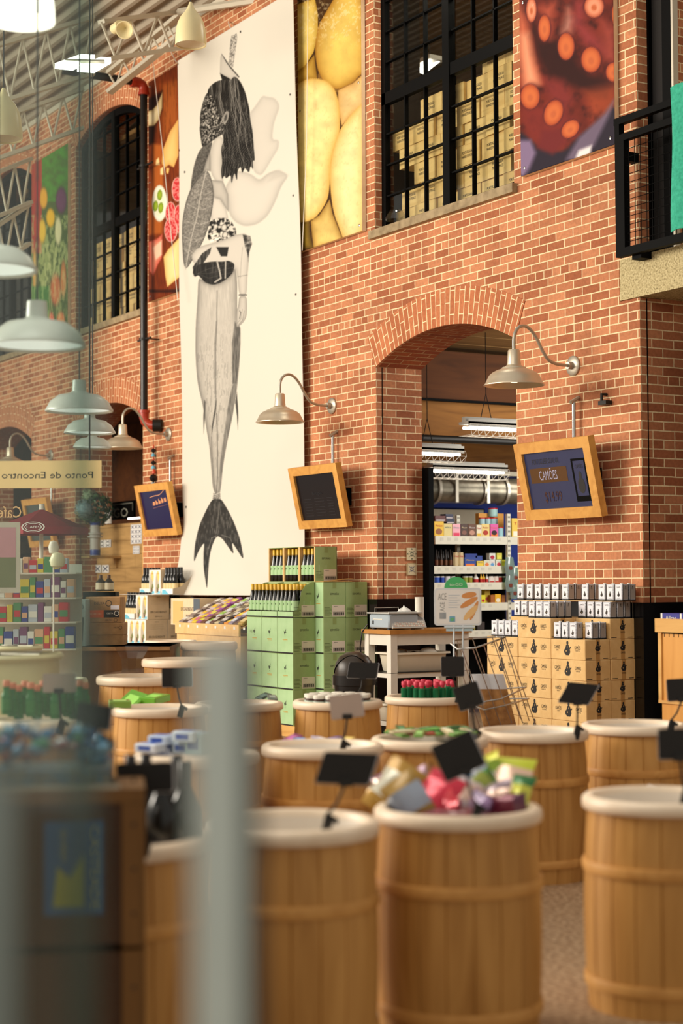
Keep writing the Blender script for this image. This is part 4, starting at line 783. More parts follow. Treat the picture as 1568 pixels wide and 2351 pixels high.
P = PD(955, 165, 16.6); t = thing('strip_light', 'small glowing strip light hanging inside the big upper window', 'ceiling light', P); m = MB(); m.tube([(-.0, -.02, -.03), (.28, -.02, .02)], .024, GLOW, 8); m.tube([(-.0, .08, .01), (.28, .08, .06)], .024, GLOW, 8); m.build('tube', t); m = MB(); m.box((-.02, -.06, .04), (.33, .12, .08), WHITE); m.build('housing', t); m = MB(); m.tube([(.1, .03, .08), (.16, .03, .3), (.16, .03, .75)], .006, IRON, 5); m.tube([(.22, .03, .08), (.16, .03, .3)], .006, IRON, 5); m.build('hanging_chain', t)
# balcony railing with wire mesh
Y = W-.14; t = thing('balcony_railing', 'black steel balcony railing with wire mesh, upper right', 'railing', (0, Y, 0))
xl = PY(1421, 420, Y)[0]; zt = PY(1421, 272, Y)[2]; zb = PY(1421, 592, Y)[2]; z2 = PY(1421, 303, Y)[2]; z3 = PY(1421, 322, Y)[2]; zb2 = zb+.09
m = MB(); xr = -8.3
m.box((xl-.03, -.02, zt-.05), (xr, .03, zt), BLACK); m.build('top_rail', t)
m = MB(); m.box((xl-.02, -.02, zb), (xl+.03, .03, zt-.05), BLACK); m.build('post', t)
m = MB(); m.box((xl+.03, -.02, z2-.08), (xr, .03, z2-.03), BLACK); m.box((xl+.03, -.02, zb), (xr, .03, zb+.06), BLACK); m.box((xl+.03, -.02, zb+.06), (xl+.08, .03, z2-.08), BLACK); m.build('mesh_frame', t)
m = MB(); x = xl+.11; 
while x < xr: m.tube([(x, .005, zb+.06), (x, .005, z2-.08)], .003, BLACK, 5); x += .062
z = zb+.1
while z < z2-.09: m.tube([(xl+.08, .0, z), (xr, .0, z)], .003, BLACK, 5); z += .062
m.build('wire_mesh', t)
m = MB(); m.box((xl, .03, zt-.32), (xl+.06, .139, zt-.25), BLACK); m.box((xl+.1, .03, zb-.03), (xl+.2, .128, zb+.02), BLACK); m.build('wall_bracket', t)
# towel
m = MB(); TEAL = noise_mat('teal_cloth', [(.3, (38, 150, 122)), (.7, (60, 180, 148))], 40, .9, .4); x0 = PY(1547, 300, Y-.03)[0]; zt_ = PY(1548, 206, Y)[2]; zb_ = PY(1548, 537, Y)[2]
gx = [x0+.6*i/16 for i in range(17)]; rows = []
for j in range(15):
    s = j/14; z = zt_+(zb_-zt_)*s; rows.append([(x+(.014*math.sin(s*5) if i == 0 else 0), Y-.048-.010*math.sin(i*1.1)*s-.012*math.sin(i*.5+1), z+.01*math.sin(i*.7)) for i, x in enumerate(gx)])
m.loft(rows, TEAL, smooth=True, close=False); back = [[(p[0], p[1]+.006, p[2]) for p in r_] for r_ in rows]; m.loft(back[::-1], TEAL, smooth=True, close=False)
m.loft([rows[0], [(p[0], Y-.02, zt_+.01) for p in rows[0]], [(p[0], Y+.035, zt_+.01) for p in rows[0]], [(p[0], Y+.045, zt_-.5) for p in rows[0]]], TEAL, close=False)
tag(m.build('towel'), 'teal green cloth draped over the black balcony railing', 'cloth')
m = MB(); m.lathe([(0, -.05), (.09, -.03), (.12, .03), (.09, .10), (0, .14)], GLOWS, 16); o = m.build('globe_light', loc=tuple(PY(1566, 16, 10))); tag(o, 'small round glowing light in the balcony room, top right corner', 'light'); 
m = MB(); m.lathe([(0, .25), (.14, .22), (.22, .1), (.25, 0), (.22, 0), (0, .15)], mat('white_shade2', (246, 240, 224), .5), 24); tag(m.build('lamp_shade', loc=tuple(PY(1558, 225, 9.4))), 'white domed lamp shade behind the teal cloth', 'lamp')
# ---------------- stacked pine crates upstairs
def crate0():
    m = MB(); w, h, d = .335, .182, .26
    m.box((0, 0, 0), (w, d, h), CRATE); m.box((.008, -.003, h-.006), (w-.008, 0, h-.002), CRATE)
    m.text('PORTUGALIA', (w*.45, -.0, h*.62), X3, Z3, .026, INK, .0015, w=.15); m.text('MARKETPLACE', (w*.45, -.0, h*.42), X3, Z3, .024, INK, .0015, w=.155)
    return m.build('wooden_crate')
cr = crate0(); first = True; r = random.Random(11)
LC = {1: 'pine crate stamped in black, stacked behind the big upper window', 2: 'pine crate stamped in black, stacked behind the upper window left of the pipe'}
def crates(n, xa, xb, tops, Yb):
    global first
    row = 0; z = ZW0+.002
    while z+.182 < max(tops)+.01:
        x = xa+(row % 2)*.10+r.uniform(0, .03)
        while x+.335 < xb:
            s = (x+.17-xa)/(xb-xa); tp = tops[max(0, min(len(tops)-1, int(s*len(tops))))]
            if z+.18 <= tp and not (n == 1 and row in (2, 5) and x < xa+.12):
                yo = Yb+r.choice([0, .008, .02, .03]); L = (x, yo, z); o = cr if first else dup(cr, L); first = False; o.location = L
                tag(o, LC[n], 'crate', 'pine crates behind the upper window %s' % ('on the right' if n == 1 else 'on the left'))
            x += .338+r.uniform(0, .012)
        z += .186; row += 1
crates(1, -13.11, -11.02, [5.55, 5.75, 5.78, 5.78, 5.98, 6.1], 8.415)
crates(2, -20.38, -18.32, [5.8]*4, 8.415)
m = MB(); m.lathe([(0, .1), (.06, .09), (.09, .04), (.1, 0), (.06, -.01), (0, 0)], CLEARP, 16); tag(m.build('plastic_cover', loc=tuple(PY(909, 506, 8.36))), 'clear plastic dome on the sill in the corner of the big upper window', 'cover')
# ================================================================ GOODS ALONG THE WALL
r = random.Random(21)
SILV = mat('tin_silver', (216, 218, 226), .35, .1); TING = mat('tin_grey', (166, 156, 148), .4); TINL = mat('tin_label', (240, 238, 244), .45)
def figure(m, O, u, v, s, off=.001, mt=None):
    mt = mt or INK; E = lambda cx_, cy_, rx, ry, n=14: [(cx_+rx*math.cos(a), cy_+ry*math.sin(a)) for a in np.linspace(0, 2*math.pi, n+1)[:-1]]
    m.plate(E(0, .42*s, .11*s, .14*s), O, u, v, mt, off); m.plate([(-.12*s, .3*s), (.12*s, .3*s), (.24*s, .02*s), (.3*s, -.2*s), (.16*s, -.42*s), (-.18*s, -.42*s), (-.3*s, -.18*s), (-.22*s, .05*s)], O, u, v, mt, off+.0003)
    m.plate(E(-.16*s, -.16*s, .2*s, .2*s), O, u, v, mt, off+.0005); m.plate([(.0, -.1*s), (.34*s, .16*s), (.38*s, .10*s), (.04*s, -.2*s)], O, u, v, mt, off+.0006); m.plate(E(-.12*s, -.14*s, .05*s, .05*s, 8), O, u, v, KRAFT, off+.0009); m.plate([(-.02*s, .18*s), (.03*s, .18*s), (.01*s, .04*s)], O, u, v, KRAFT, off+.0009)
# oil carton
BL, BW, BH = .402, .232, .148
def oil_carton():
    m = MB(); m.rbox((0, 0, 0), (BL-.004, BW-.003, BH-.002), KRAFT, .004)
    m.text('CAMÕES', (.075, 0, .088), X3, Z3, .026, INK, .0012, w=.068); m.text('AZEITE', (.075, 0, .066), X3, Z3, .010, INK, .0012, w=.03)
    m.text('CAMÕES', (.312, 0, .088), X3, Z3, .026, INK, .0012, w=.068); m.text('OLIVE OIL', (.312, 0, .066), X3, Z3, .010, INK, .0012, w=.05)
    figure(m, (.195, 0, .076), X3, Z3, .108); x = BL-.004
    m.box((x, BW*.42, .0), (x+.0008, BW*.58, BH-.002), mat('tape', (196, 146, 80), .4)); figure(m, (x+.0012, BW*.5, .094), Y3, Z3, .072); m.text('CAMÕES', (x+.0012, BW*.5, .048), Y3, Z3, .014, INK, .001, w=.042)
    m.plate([(.01, .008), (.06, .008), (.06, .013), (.01, .013)], (x, 0, 0), Y3, Z3, INK, .001); m.plate([(.165, .008), (.21, .008), (.21, .013), (.165, .013)], (x, 0, 0), Y3, Z3, INK, .001)
    return m.build('oil_carton')
OX = PY(1343, 1400, 7.765)[0]; OZ = PY(1343, 1469, 7.765)[2]; base = OZ-6*BH
m = MB()
for i in range(9): m.box((OX-1.22, 7.77+i*.052, base-.03), (OX-.01, 7.77+i*.052+.04, base-.012), PINE)
for x in (OX-1.21, OX-.62, OX-.06): m.box((x, 7.77, 0), (x+.05, 8.21, base-.03), PINE)
m.box((OX-1.22, 7.765, base-.012), (OX-.01, 8.215, base), KRAFT)
tag(m.build('pallet'), 'low pine pallet under the stack of tan oil cartons', 'pallet')
oc = oil_carton(); first = True
CN = ['left', 'middle', 'right']
for ci, (nf, nr) in enumerate(((6, 7), (7, 7), (6, 7))):
    for rowi, n in ((0, nf), (1, nr)):
        for q in range(n):
            if rowi == 1 and ci < 2 and q < nf-1: pass
            L = (OX-BL*(3-ci)+.002+r.uniform(-.004, .004), 7.765+rowi*BW+r.uniform(-.003, .003), base+q*BH)
            o = oc if first else dup(oc, L, r.uniform(-.008, .008)); first = False; o.location = L
            k2 = n-1-q
            tag(o, 'tan oil carton in the %s %s column, %s' % ('front' if rowi == 0 else 'back', CN[ci], 'topmost' if k2 == 0 else ORD[k2]+' from the top'), 'carton', 'tan oil cartons stacked by the black wainscot')
# oil tins
def oil_tin():
    w, d, h = .080, .060, .121; t = thing('oil_tin', 'x', 'tin'); m = MB(); m.rbox((0, 0, .0), (w, d, h), SILV, .003)
    m.box((-.0006, -.0006, 0), (w+.0006, d+.0006, .011), BLKP); m.lathe([(.012, 0), (.012, .006), (0, .007)], WHITE, 12, c=(w*.5, d*.5, h)); m.build('body', t)
    m = MB(); m.plate([(.010, .018), (w-.010, .018), (w-.010, h-.008), (.010, h-.008)], (0, 0, 0), X3, Z3, TINL, .0008)
    m.text('CAMÕES', (w/2, 0, h-.024), X3, Z3, .012, INK, .0014, w=.042); figure(m, (w/2, 0, .047), X3, Z3, .040, .0014); m.text('AZEITE', (w/2, 0, .020), X3, Z3, .005, INK, .0014, w=.03)
    for q in range(9): m.plate([(w-.006, .015+q*.011), (w-.002, .015+q*.011), (w-.002, .021+q*.011), (w-.006, .021+q*.011)], (0, 0, 0), X3, Z3, INK, .0009)
    m.plate([(.008, .014), (d-.008, .014), (d-.008, h-.006), (.008, h-.006)], (w, 0, 0), Y3, Z3, TING, .0008); m.text('OIL', (w, d/2, h-.03), Y3, Z3, .012, INK, .0014, w=.018); figure(m, (w, d/2, h-.018), Y3, Z3, .012, .0014)
    m.plate([(.003, .0), (.008, .0), (.008, h), (.003, h)], (w, 0, 0), Y3, Z3, BLKP, .0007); m.plate([(d-.006, .0), (d-.001, .0), (d-.001, h), (d-.006, h)], (w, 0, 0), Y3, Z3, BLKP, .0007)
    m.build('printed_label', t); return t
tin = oil_tin(); tins = []; zt0 = base+6*BH; zt1 = base+7*BH; card = zt1+.122
for q in range(4): tins.append((OX-3*BL+.035+q*.088, 7.785, zt0, 'bottom row, %s from the left' % ORD[q]))
for q in range(3): tins.append((OX-BL+.012+q*.092, 7.785, zt0, 'middle ledge, %s from the left' % ORD[q]))
tins += [(OX-BL+.295, 7.85, zt0, 'middle ledge, standing behind a gap'), (OX-.10, 7.915, zt0, 'middle ledge, rightmost at the back')]
for q in range(2): tins.append((OX-3*BL+.02+q*.09, 7.785+BW, zt1, 'upper row, %s from the left end' % ORD[q]))
for q in range(3): tins.append((OX-2*BL+.11+q*.090, 7.785, zt1, 'upper row on the middle column, %s from its left' % ORD[q]))
tins += [(OX-2*BL+.29, 7.86, zt1, 'upper row, behind the middle column tins'), (OX-2*BL+.29, 7.93, zt1, 'upper row, deepest on the middle column')]
tins += [(OX-BL+.01, 7.785+BW, zt1, 'upper row, slightly turned tin beside the middle column')]
for q in range(3): tins.append((OX-BL+.115+q*.092, 7.785+BW, zt1, 'upper row on the right column, %s from its left' % ORD[q]))
tins += [(OX-.10, 7.85+BW, zt1, 'upper row, second from the right end'), (OX-.10, 7.915+BW, zt1, 'upper row, at the right end near the wall')]
for q, px in enumerate([1188, 1208, 1227, 1247, 1267, 1290, 1335, 1373, 1393, 1412]): tins.append((PY(px, 1371, 8.06)[0], 8.06+r.uniform(-.004, .004), card+.006, 'top row, %s from the left' % ORD[q]))
tins += [(PY(1290, 1371, 8.06)[0]+.002, 8.125, card+.006, 'top row, behind the sixth from the left'), (PY(1335, 1371, 8.06)[0]+.002, 8.125, card+.006, 'top row, behind the seventh from the left'), (PY(1412, 1371, 8.06)[0]+.002, 8.125, card+.006, 'top row, behind the last at the right end')]
for q, (x, y, z, lb) in enumerate(tins):
    rz = .12 if 'slightly turned' in lb else r.uniform(-.02, .02)
    o = tin if q == 0 else dup(tin, (x, y, z), rz); o.location = (x, y, z); tag(o, 'silver olive oil tin, '+lb, 'tin', 'silver olive oil tins on the tan cartons')
m = MB(); m.box((PY(1188, 1371, 8.06)[0]-.02, 8.03, card), (OX-.01, 8.21, card+.005), KRAFT); tag(m.build('cardboard_sheet'), 'flat cardboard sheet between the two upper rows of oil tins', 'cardboard')
# ---- green wine cartons
GX, GY, GZ = .297, .235, .325
X1 = -13.42; Y1 = 7.515; PZ0 = .10
def bird(m, O, u, v, s, mt):
    for L in ([(-.5, .25), (-.1, .05), (.1, -.3), (-.05, -.55), (-.3, -.3)], [(-.1, .0), (.45, .75), (.2, -.1)], [(.1, -.05), (.6, .0), (.15, -.25)], [(-.1, -.7), (.05, -.75), (.0, -.95)]): m.plate([(a*s, b*s) for a, b in L], O, u, v, mt, .001)
def gside(m, x, w, z0=0, h=GZ, text=True):
    O = (x, 0, z0); P = lambda a, b: (x, a*w, z0+b*h)
    if text: m.text('ESPORÃO', P(.5, .66), Y3, Z3, .018, INK, .0012, w=.09)
    m.plate([(w*.38, .03*h), (w*.96, .03*h), (w*.96, .35*h), (w*.38, .35*h)], O, Y3, Z3, PAPERW if False else mat('label_cream', (224, 210, 188), .7), .0008)
    m.text('RESERVA', P(.54, .31), Y3, Z3, .009, INK, .0014, w=.04)
    for q in range(15): 
        a = w*(.43+q*.033); m.plate([(a, .07*h), (a+w*.016*(1+(q*7) % 3*.4), .07*h), (a+w*.016*(1+(q*7) % 3*.4), .15*h), (a, .15*h)], O, Y3, Z3, INK, .0014)
    m.plate([(w*.40, .06*h), (w*.93, .06*h), (w*.93, .065*h), (w*.40, .065*h)], O, Y3, Z3, INK, .0015); m.plate([(w*.40, .158*h), (w*.93, .158*h), (w*.93, .163*h), (w*.40, .163*h)], O, Y3, Z3, INK, .0015)
    for q in range(7): m.plate([(w*.04, (.07+q*.035)*h), (w*(.28+.04*((q*5) % 3)), (.07+q*.035)*h), (w*(.28+.04*((q*5) % 3)), (.08+q*.035)*h), (w*.04, (.08+q*.035)*h)], O, Y3, Z3, INKG, .0012)
def green_carton(kind='closed'):
    m = MB(); G = GRN
    if kind == 'closed':
        m.rbox((0, 0, 0), (GX-.003, GY-.003, GZ-.002), G, .003); m.box((.002, -.001, .012), (GX-.005, .0, GZ-.006), GRNF); m.box((.002, -.0015, .0), (GX-.005, -.0005, .012), INK)
        m.box((GX-.003, GY*.42, GZ-.06), (GX-.0022, GY*.58, GZ-.002), mat('tape_green', (146, 160, 96), .3))
        bird(m, (GX*.5, -.001, GZ*.60), X3, Z3, .045, INK); m.plate([(-.045, 0), (.045, 0), (.045, .006), (-.045, .006)], (GX*.5, -.001, GZ*.38), X3, Z3, INKO, .001); m.plate([(-.03, 0), (.05, 0), (.05, .003), (-.03, .003)], (GX*.5, -.001, GZ*.35), X3, Z3, INKO, .001)
        gside(m, GX-.003, GY)
    elif kind == 'tray':   # front cut low, curved side
        t = .004; m.box((0, 0, 0), (GX-.003, GY-.003, t), G); m.box((0, GY-.007, 0), (GX-.003, GY-.003, GZ-.004), G); m.box((0, 0, 0), (GX-.003, t, .055), GRNF); m.box((.001, -.001, 0), (GX-.005, 0, .012), INK)
        cur = [(0, 0), (GY-.003, 0), (GY-.003, GZ), (GY*.82, GZ-.004), (GY*.55, GZ*.90), (GY*.38, GZ*.72), (GY*.33, GZ*.5), (GY*.25, GZ*.3), (GY*.12, GZ*.19), (0, .055)]
        for x in (0, GX-.007): m.plate(cur, (x+.004, 0, 0), Y3, Z3, G, 0, .004)
        m.text('ESPORÃO', (GX-.003, GY*.70, GZ*.67), Y3, Z3, .016, INK, .0012, w=.06); gside(m, GX-.003, GY, text=False)
    else:  # open front
        t = .004; K = KRAFT; m.box((0, 0, 0), (GX-.003, GY-.003, t), G); m.box((0, GY-.007, 0), (GX-.003, GY-.003, GZ), K); m.box((0, 0, GZ-.005), (GX-.003, GY-.003, GZ-.001), G)
        m.box((0, 0, t), (t, GY-.007, GZ-.005), K); m.box((GX-.007, 0, 0), (GX-.003, GY-.003, GZ-.001), G); m.box((.0, -.001, .004), (.012, .004, GZ-.005), K); m.box((GX-.02, -.001, .004), (GX-.004, .002, GZ-.005), K); m.box((GX-.007, GY*.42, GZ-.06), (GX-.0022, GY*.58, GZ-.002), mat('tape_green', (146, 160, 96), .3))
        gside(m, GX-.003, GY)
    return m.build('wine_carton')
gc, gt, go = green_carton(), green_carton('tray'), green_carton('open'); used = set()
def putc(src, L, lab, cat='carton', grp='green wine cartons in front of the banner'):
    if src.name in used: o = dup(src, L, r.uniform(-.006, .006))
    else: used.add(src.name); o = src
    o.location = L; tag(o, lab, cat, grp); return o
m = MB(); m.box((X1-1.0, Y1, 0), (X1+.16, Y1+.70, .02), PINE); m.box((X1-1.0, Y1, .07), (X1+.16, Y1+.70, PZ0), PINE)
for y in (Y1, Y1+.3, Y1+.62): m.box((X1-1.0, y, .02), (X1+.16, y+.07, .07), PINE)
tag(m.build('pallet'), 'low wooden pallet under the green wine cartons', 'pallet')
NM = ['right', 'second from right', 'third from right']
def bottle(name='wine_bottle', H=.30, R=.0365, glass=None, cap=None, lab=None, capl=.075, labz=(.06, .15), shape='wine'):
    t = thing(name, 'x', 'bottle'); m = MB(); glass = glass or DGLASS; s = H/.30
    prof = [(0, .004), (R*.92, 0), (R, .006), (R, .150*s), (R*.93, .175*s), (R*.62, .205*s), (.0155, .235*s), (.0145, .285*s), (.016, .287*s), (.016, H-.002), (.013, H)]
    if shape == 'tall': prof = [(0, .004), (R*.92, 0), (R, .006), (R, .12*s), (R*.88, .16*s), (R*.62, .20*s), (.017, .235*s), (.0145, .285*s), (.016, H-.002), (.013, H)]
    m.lathe(prof, glass, 14); m.build('glass', t)
    m = MB(); m.lathe([(.0165, H-capl), (.0165, H-.001), (.0140, H+.002), (0, H+.003)], cap or BLKP, 12); m.build('capsule', t)
    m = MB(); m.lathe([(R+.0008, labz[0]), (R+.0008, labz[1])], lab or GRNF, 14); 
    if lab is None: bird(m, (0, -R-.0012, (labz[0]+labz[1])/2+.015), X3, Z3, .018, INK)
    m.build('label', t); return t
wb = bottle(cap=YCAP, shape='tall'); wused = [False]
def fill(L, grp, lab, nx=4, ny=3, only=3):
    for i in range(nx):
        for j in range(ny):
            x = L[0]+.037+i*.0735; y = L[1]+.042+j*.074
            o = wb if not wused[0] else dup(wb, (x, y, L[2]+.005), 0); wused[0] = True; o.location = (x, y, L[2]+.005); tag(o, lab, 'bottle', grp)
for q in range(3):
    xL = X1-GX*(q+1)
    for lv in range(3): putc(gc, (xL, Y1, PZ0+lv*GZ), 'closed green wine carton, front row, %s column, %s level' % (NM[q], ORD[lv]))
    L = (xL, Y1, PZ0+3*GZ); putc(gt, L, 'low-cut green carton tray of yellow-capped bottles, %s' % ['rightmost, its curved side showing', 'middle of three', 'leftmost of three'][q]); fill(L, 'bottles in the low tray cartons', 'dark wine bottle with yellow capsule in the lower green tray cartons')
    if q == 0 or True:
        putc(gc, (xL, Y1+GY, PZ0+3*GZ), 'green wine carton behind the bottle trays, %s' % NM[q])
        for lv in range(3):
            if q == 0: putc(gc, (xL, Y1+GY, PZ0+lv*GZ), 'green wine carton hidden behind the right front column, %s level' % ORD[lv])
for q in (1, 2):
    for lv in range(3): putc(gc, (X1-GX*(q+1), Y1+GY, PZ0+lv*GZ), 'green wine carton in the hidden second row, %s column, %s level' % (NM[q], ORD[lv]))
for q in range(3):
    L = (X1-GX*(q+1)+.0, Y1+GY, PZ0+4*GZ); putc(go, L, 'open-fronted green wine carton on the top tier, %s' % ['rightmost, its printed side showing', 'middle of three', 'leftmost of three'][q]); fill(L, 'bottles in the open top cartons', 'dark wine bottle with yellow capsule in an open-fronted top carton', ny=2)
X2 = X1+.145; Y2 = Y1+.235
for j in range(2):
    for lv in range(4): putc(gc, (X2-GX+.0 if False else X1+.001 if False else X2-GX*1.0+(GX-.143 if False else 0), Y2+j*GY, PZ0+lv*GZ), 'x') if False else None
def side_carton():
    m = MB(); w = .142; m.rbox((0, 0, 0), (w, GY-.003, GZ-.002), GRN, .003); m.box((.002, -.001, .012), (w-.003, .0, GZ-.006), GRNF); m.box((.002, -.0015, .0), (w-.003, -.0005, .012), INK)
    m.box((w, GY*.42, GZ-.06), (w+.0008, GY*.58, GZ-.002), mat('tape_green', (146, 160, 96), .3)); bird(m, (w*.3, -.001, GZ*.60), X3, Z3, .045, INK); m.plate([(-.03, 0), (.045, 0), (.045, .006), (-.03, .006)], (w*.3, -.001, GZ*.38), X3, Z3, INKO, .001)
    gside(m, w, GY); return m.build('wine_carton')
sc_ = side_carton()
for j in range(2):
    for lv in range(4): putc(sc_, (X1+.002, Y2+j*GY, PZ0+lv*GZ), 'closed green wine carton in the right-hand block, %s column, %s level' % (['front', 'rear'][j], ORD[lv]))
m = MB(); z = PZ0+4*GZ; m.box((X1+.002, Y2, z), (X1+.15, Y2+.30, z+.003), mat('yellow_card', (232, 190, 110), .7)); m.add([(X1+.0, Y2+.05, z+.004), (X1+.14, Y2+.05, z+.004), (X1+.14, Y2+.33, z+.03), (X1+.0, Y2+.33, z+.03)], [(0, 1, 2, 3), (3, 2, 1, 0)], mat('yellow_card', (0, 0, 0)))
tag(m.build('cardboard_flap'), 'yellowish cardboard flap lying on the green cartons by the archway', 'cardboard')
# ---- high white work table with scale
TD = 14.3; Pc = PD(897, 1447, TD); TX, TY, TZ = Pc; tw, tl = .42, .80
t = thing('work_table', 'high white work table with a wooden top in the archway', 'table', (TX, TY, 0)); m = MB(); m.box((-tw-.02, -.02, TZ-.035), (.02, tl+.02, TZ), BAMB); m.build('tabletop', t)
for x, y in ((-.065, .0), (-tw, .0), (-.065, tl-.065), (-tw, tl-.065)): m = MB(); m.box((x, y, 0), (x+.065, y+.065, TZ-.035), WHITE); m.build('leg', t)
m = MB(); m.box((-tw+.02, .01, TZ-.13), (-.02, .03, TZ-.035), WHITE); m.box((-.03, .065, TZ-.13), (-.01, tl-.065, TZ-.035), WHITE); m.box((-tw+.01, .065, TZ-.13), (-tw+.03, tl-.065, TZ-.035), WHITE); m.build('apron', t)
sz = TZ-.365; m = MB(); m.box((-tw+.01, .01, sz-.04), (-.01, tl-.01, sz), WHITE); m.box((-tw, 0.0, sz), (-.0, tl, sz+.004), BLKP); m.build('shelf', t); m = MB(); m.box((-tw+.01, .01, .18), (-.01, tl-.01, .22), WHITE); m.build('shelf', t)
def tub(loc, label, s=1):
    t = thing('plastic_tub', label, 'tub', loc); m = MB(); w, l, h = .30*s, .56*s, .165*s
    def rr(w, l, z, c=.05): return [(a*(w/2-c)+c*math.cos(th), b*(l/2-c)+c*math.sin(th), z) for (a, b, t0) in ((1, 1, 0), (-1, 1, 1), (-1, -1, 2), (1, -1, 3)) for th in [math.pi/2*t0+math.pi/2*q/5 for q in range(6)]]
    IV = mat('ivory_plastic', (232, 222, 200), .35); rg = [rr(w*.8, l*.84, 0), rr(w*.86, l*.88, .01), rr(w*.98, l*.97, h-.01), rr(w*1.12, l*1.06, h-.008), rr(w*1.13, l*1.07, h-.016), rr(w*1.12, l*1.06, h), rr(w*.96, l*.95, h), rr(w*.84, l*.86, .012)]
    m.loft(rg, IV, True, True); m.build('body', t)
    return t
tb = tub((TX-.18, TY+.34, sz+.006), 'white plastic bus tub on the table shelf, with utensils inside')
m = MB(); m.lathe([(.0, .05), (.05, .04), (.07, .0), (.04, -.03)], CHROME, 18); tag(m.build('metal_bowl', loc=(TX-.15, TY+.20, sz+.15)), 'small upturned metal bowl sticking out of the white tub', 'bowl')
m = MB(); m.lathe([(0, .055), (.05, .05), (.075, .03), (.08, 0), (.04, -.04)], WHITE, 18); tag(m.build('plastic_scoop', loc=(TX-.12, TY+.46, sz+.15)), 'white rounded plastic scoop in the tub', 'scoop')
m = MB(); m.lathe([(0, .03), (.03, .02), (.035, 0), (.02, -.03)], BLKP, 14); tag(m.build('tape_roll', loc=(TX-.14, TY+.32, sz+.15)), 'dark utensil head between bowl and scoop in the tub', 'utensil')
tub((TX-.16, TY+.22, .225), 'second white plastic tub low under the work table', .9)
# scale with screen
t = thing('shop_scale', 'grey electronic shop scale with touch screen on the work table', 'scale', (TX-.21, TY+.02, TZ)); LB = mat('scale_blue', (176, 190, 200), .4); LG = mat('scale_grey', (196, 196, 190), .35)
m = MB(); m.rbox((-.17, .0, .015), (.15, .30, .135), LB, .015); m.box((-.185, -.01, .135), (.165, .33, .147), LG)
for x, y in ((-.13, .03), (.11, .03), (-.13, .27), (.11, .27)): m.lathe([(.02, 0), (.02, .015)], BLKP, 10, c=(x, y, 0))
m.box((-.10, -.003, .085), (.05, 0.0, .092), WHITE); m.box((-.11, -.003, .045), (-.09, 0, .075), BLKP); m.build('body', t)
m = MB(); Rt_ = Matrix.Translation((.155, .03, .008)) @ Matrix.Rotation(math.radians(-28), 4, 'Y'); m.box((0, 0, 0), (.018, .34, .155), LG, Rt_); m.build('screen_frame', t)
m = MB(); m.box((.018, .04, .072), (.0195, .20, .140), mat('scale_lcd', (92, 96, 112), .25), Rt_)
for q in range(14): m.box((.0195, .05+(q % 7)*.02, .08+(q//7)*.018), (.0202, .066+(q % 7)*.02, .094+(q//7)*.018), mat(['lcd_green', 'lcd_pink'][q % 3 == 0], [(110, 150, 100), (190, 140, 150)][q % 3 == 0], .4), Rt_)
m.box((.018, .205, .062), (.0195, .228, .146), BLKP, Rt_); m.box((.018, .232, .075), (.0195, .325, .146), mat('key_field', (120, 116, 110), .5), Rt_)
for i in range(13):
    for j in range(3): m.box((.0183, .022+i*.0235, .012+j*.017), (.0205, .041+i*.0235, .025+j*.017), [WHITE, mat('key_peach', (236, 200, 180), .5)][(i+j) % 3 == 0], Rt_)
m.build('keypad', t); m = MB(); m.tube([(-.15, .05, .147), (-.15, .05, .185), (-.15, .29, .185), (-.15, .29, .147)], .004, CHROME, 6); m.build('wire_rail', t)
m = MB(); m.tube([(-.16, -.02, .04), (-.20, -.05, -.02), (-.235, -.05, -.15), (-.22, -.03, -.35), (-.24, -.04, -.5)], .006, BLKP, 6); m.build('cord', t)
m = MB(); zz = 0
for q in range(22): m.lathe([(.037, q*.0125), (.0395, q*.0125+.008), (.0395, q*.0125+.0125), (.036, q*.0125+.0126)], WHITE, 20)
m.lathe([(.0, .276), (.037, .275)], WHITE, 20); m.lathe([(0, 0), (.036, 0)], WHITE, 20)
tag(m.build('cup_stack', loc=(TX-.12, TY+.37, TZ)), 'tall stack of white paper cups beside the scale', 'cups')
m = MB(); rr_ = random.Random(4); rg = []
for j in range(7):
    a = j/6; rg.append([((.075*math.sin(math.pi*min(1, a*.85+.15))+.01*rr_.uniform(-1, 1))*math.cos(th)*1.0, (.10*math.sin(math.pi*min(1, a*.85+.15))+.015*rr_.uniform(-1, 1))*math.sin(th), .19*a+.01*rr_.uniform(-1, 1)) for th in np.linspace(0, 2*math.pi, 13)[:-1]])
m.loft(rg, PAPERW, True, True, False); tag(m.build('crumpled_bag', loc=(TX-.33, TY+.35, TZ+.004)), 'crumpled white plastic bag behind the scale', 'bag')
# ---- swing-lid bin
P = PD(813, 1560, 13.0); bz = P[2]; t = thing('waste_bin', 'black domed swing-lid bin beside the green cartons', 'bin', (P[0], P[1], 0)); rb = .155
m = MB(); m.lathe([(0, 0), (rb*.8, 0), (rb*.82, .01), (rb*.98, bz-.04), (rb*1.06, bz-.04), (rb*1.06, bz+.035), (rb*1.0, bz+.035)], BLKP, 32); m.build('body', t)
m = MB(); m.lathe([(rb*1.0, bz+.035), (rb*.99, bz+.07), (rb*.9, bz+.13), (rb*.72, bz+.175), (rb*.4, bz+.205), (0, bz+.215)], mat('bin_lid', (58, 50, 42), .35), 32); m.build('dome_lid', t)
m = MB(); pts = [(rb*1.0*math.cos(a)*math.cos(b), rb*1.0*math.sin(a)*math.cos(b), bz+.05+.17*math.sin(b)) for a, b in [(-1.9+q*.12, .0+.9*math.sin(q/20*math.pi)**.8) for q in range(21)]]; m.tube(pts, .006, BLACK, 6); m.build('lid_seam', t)
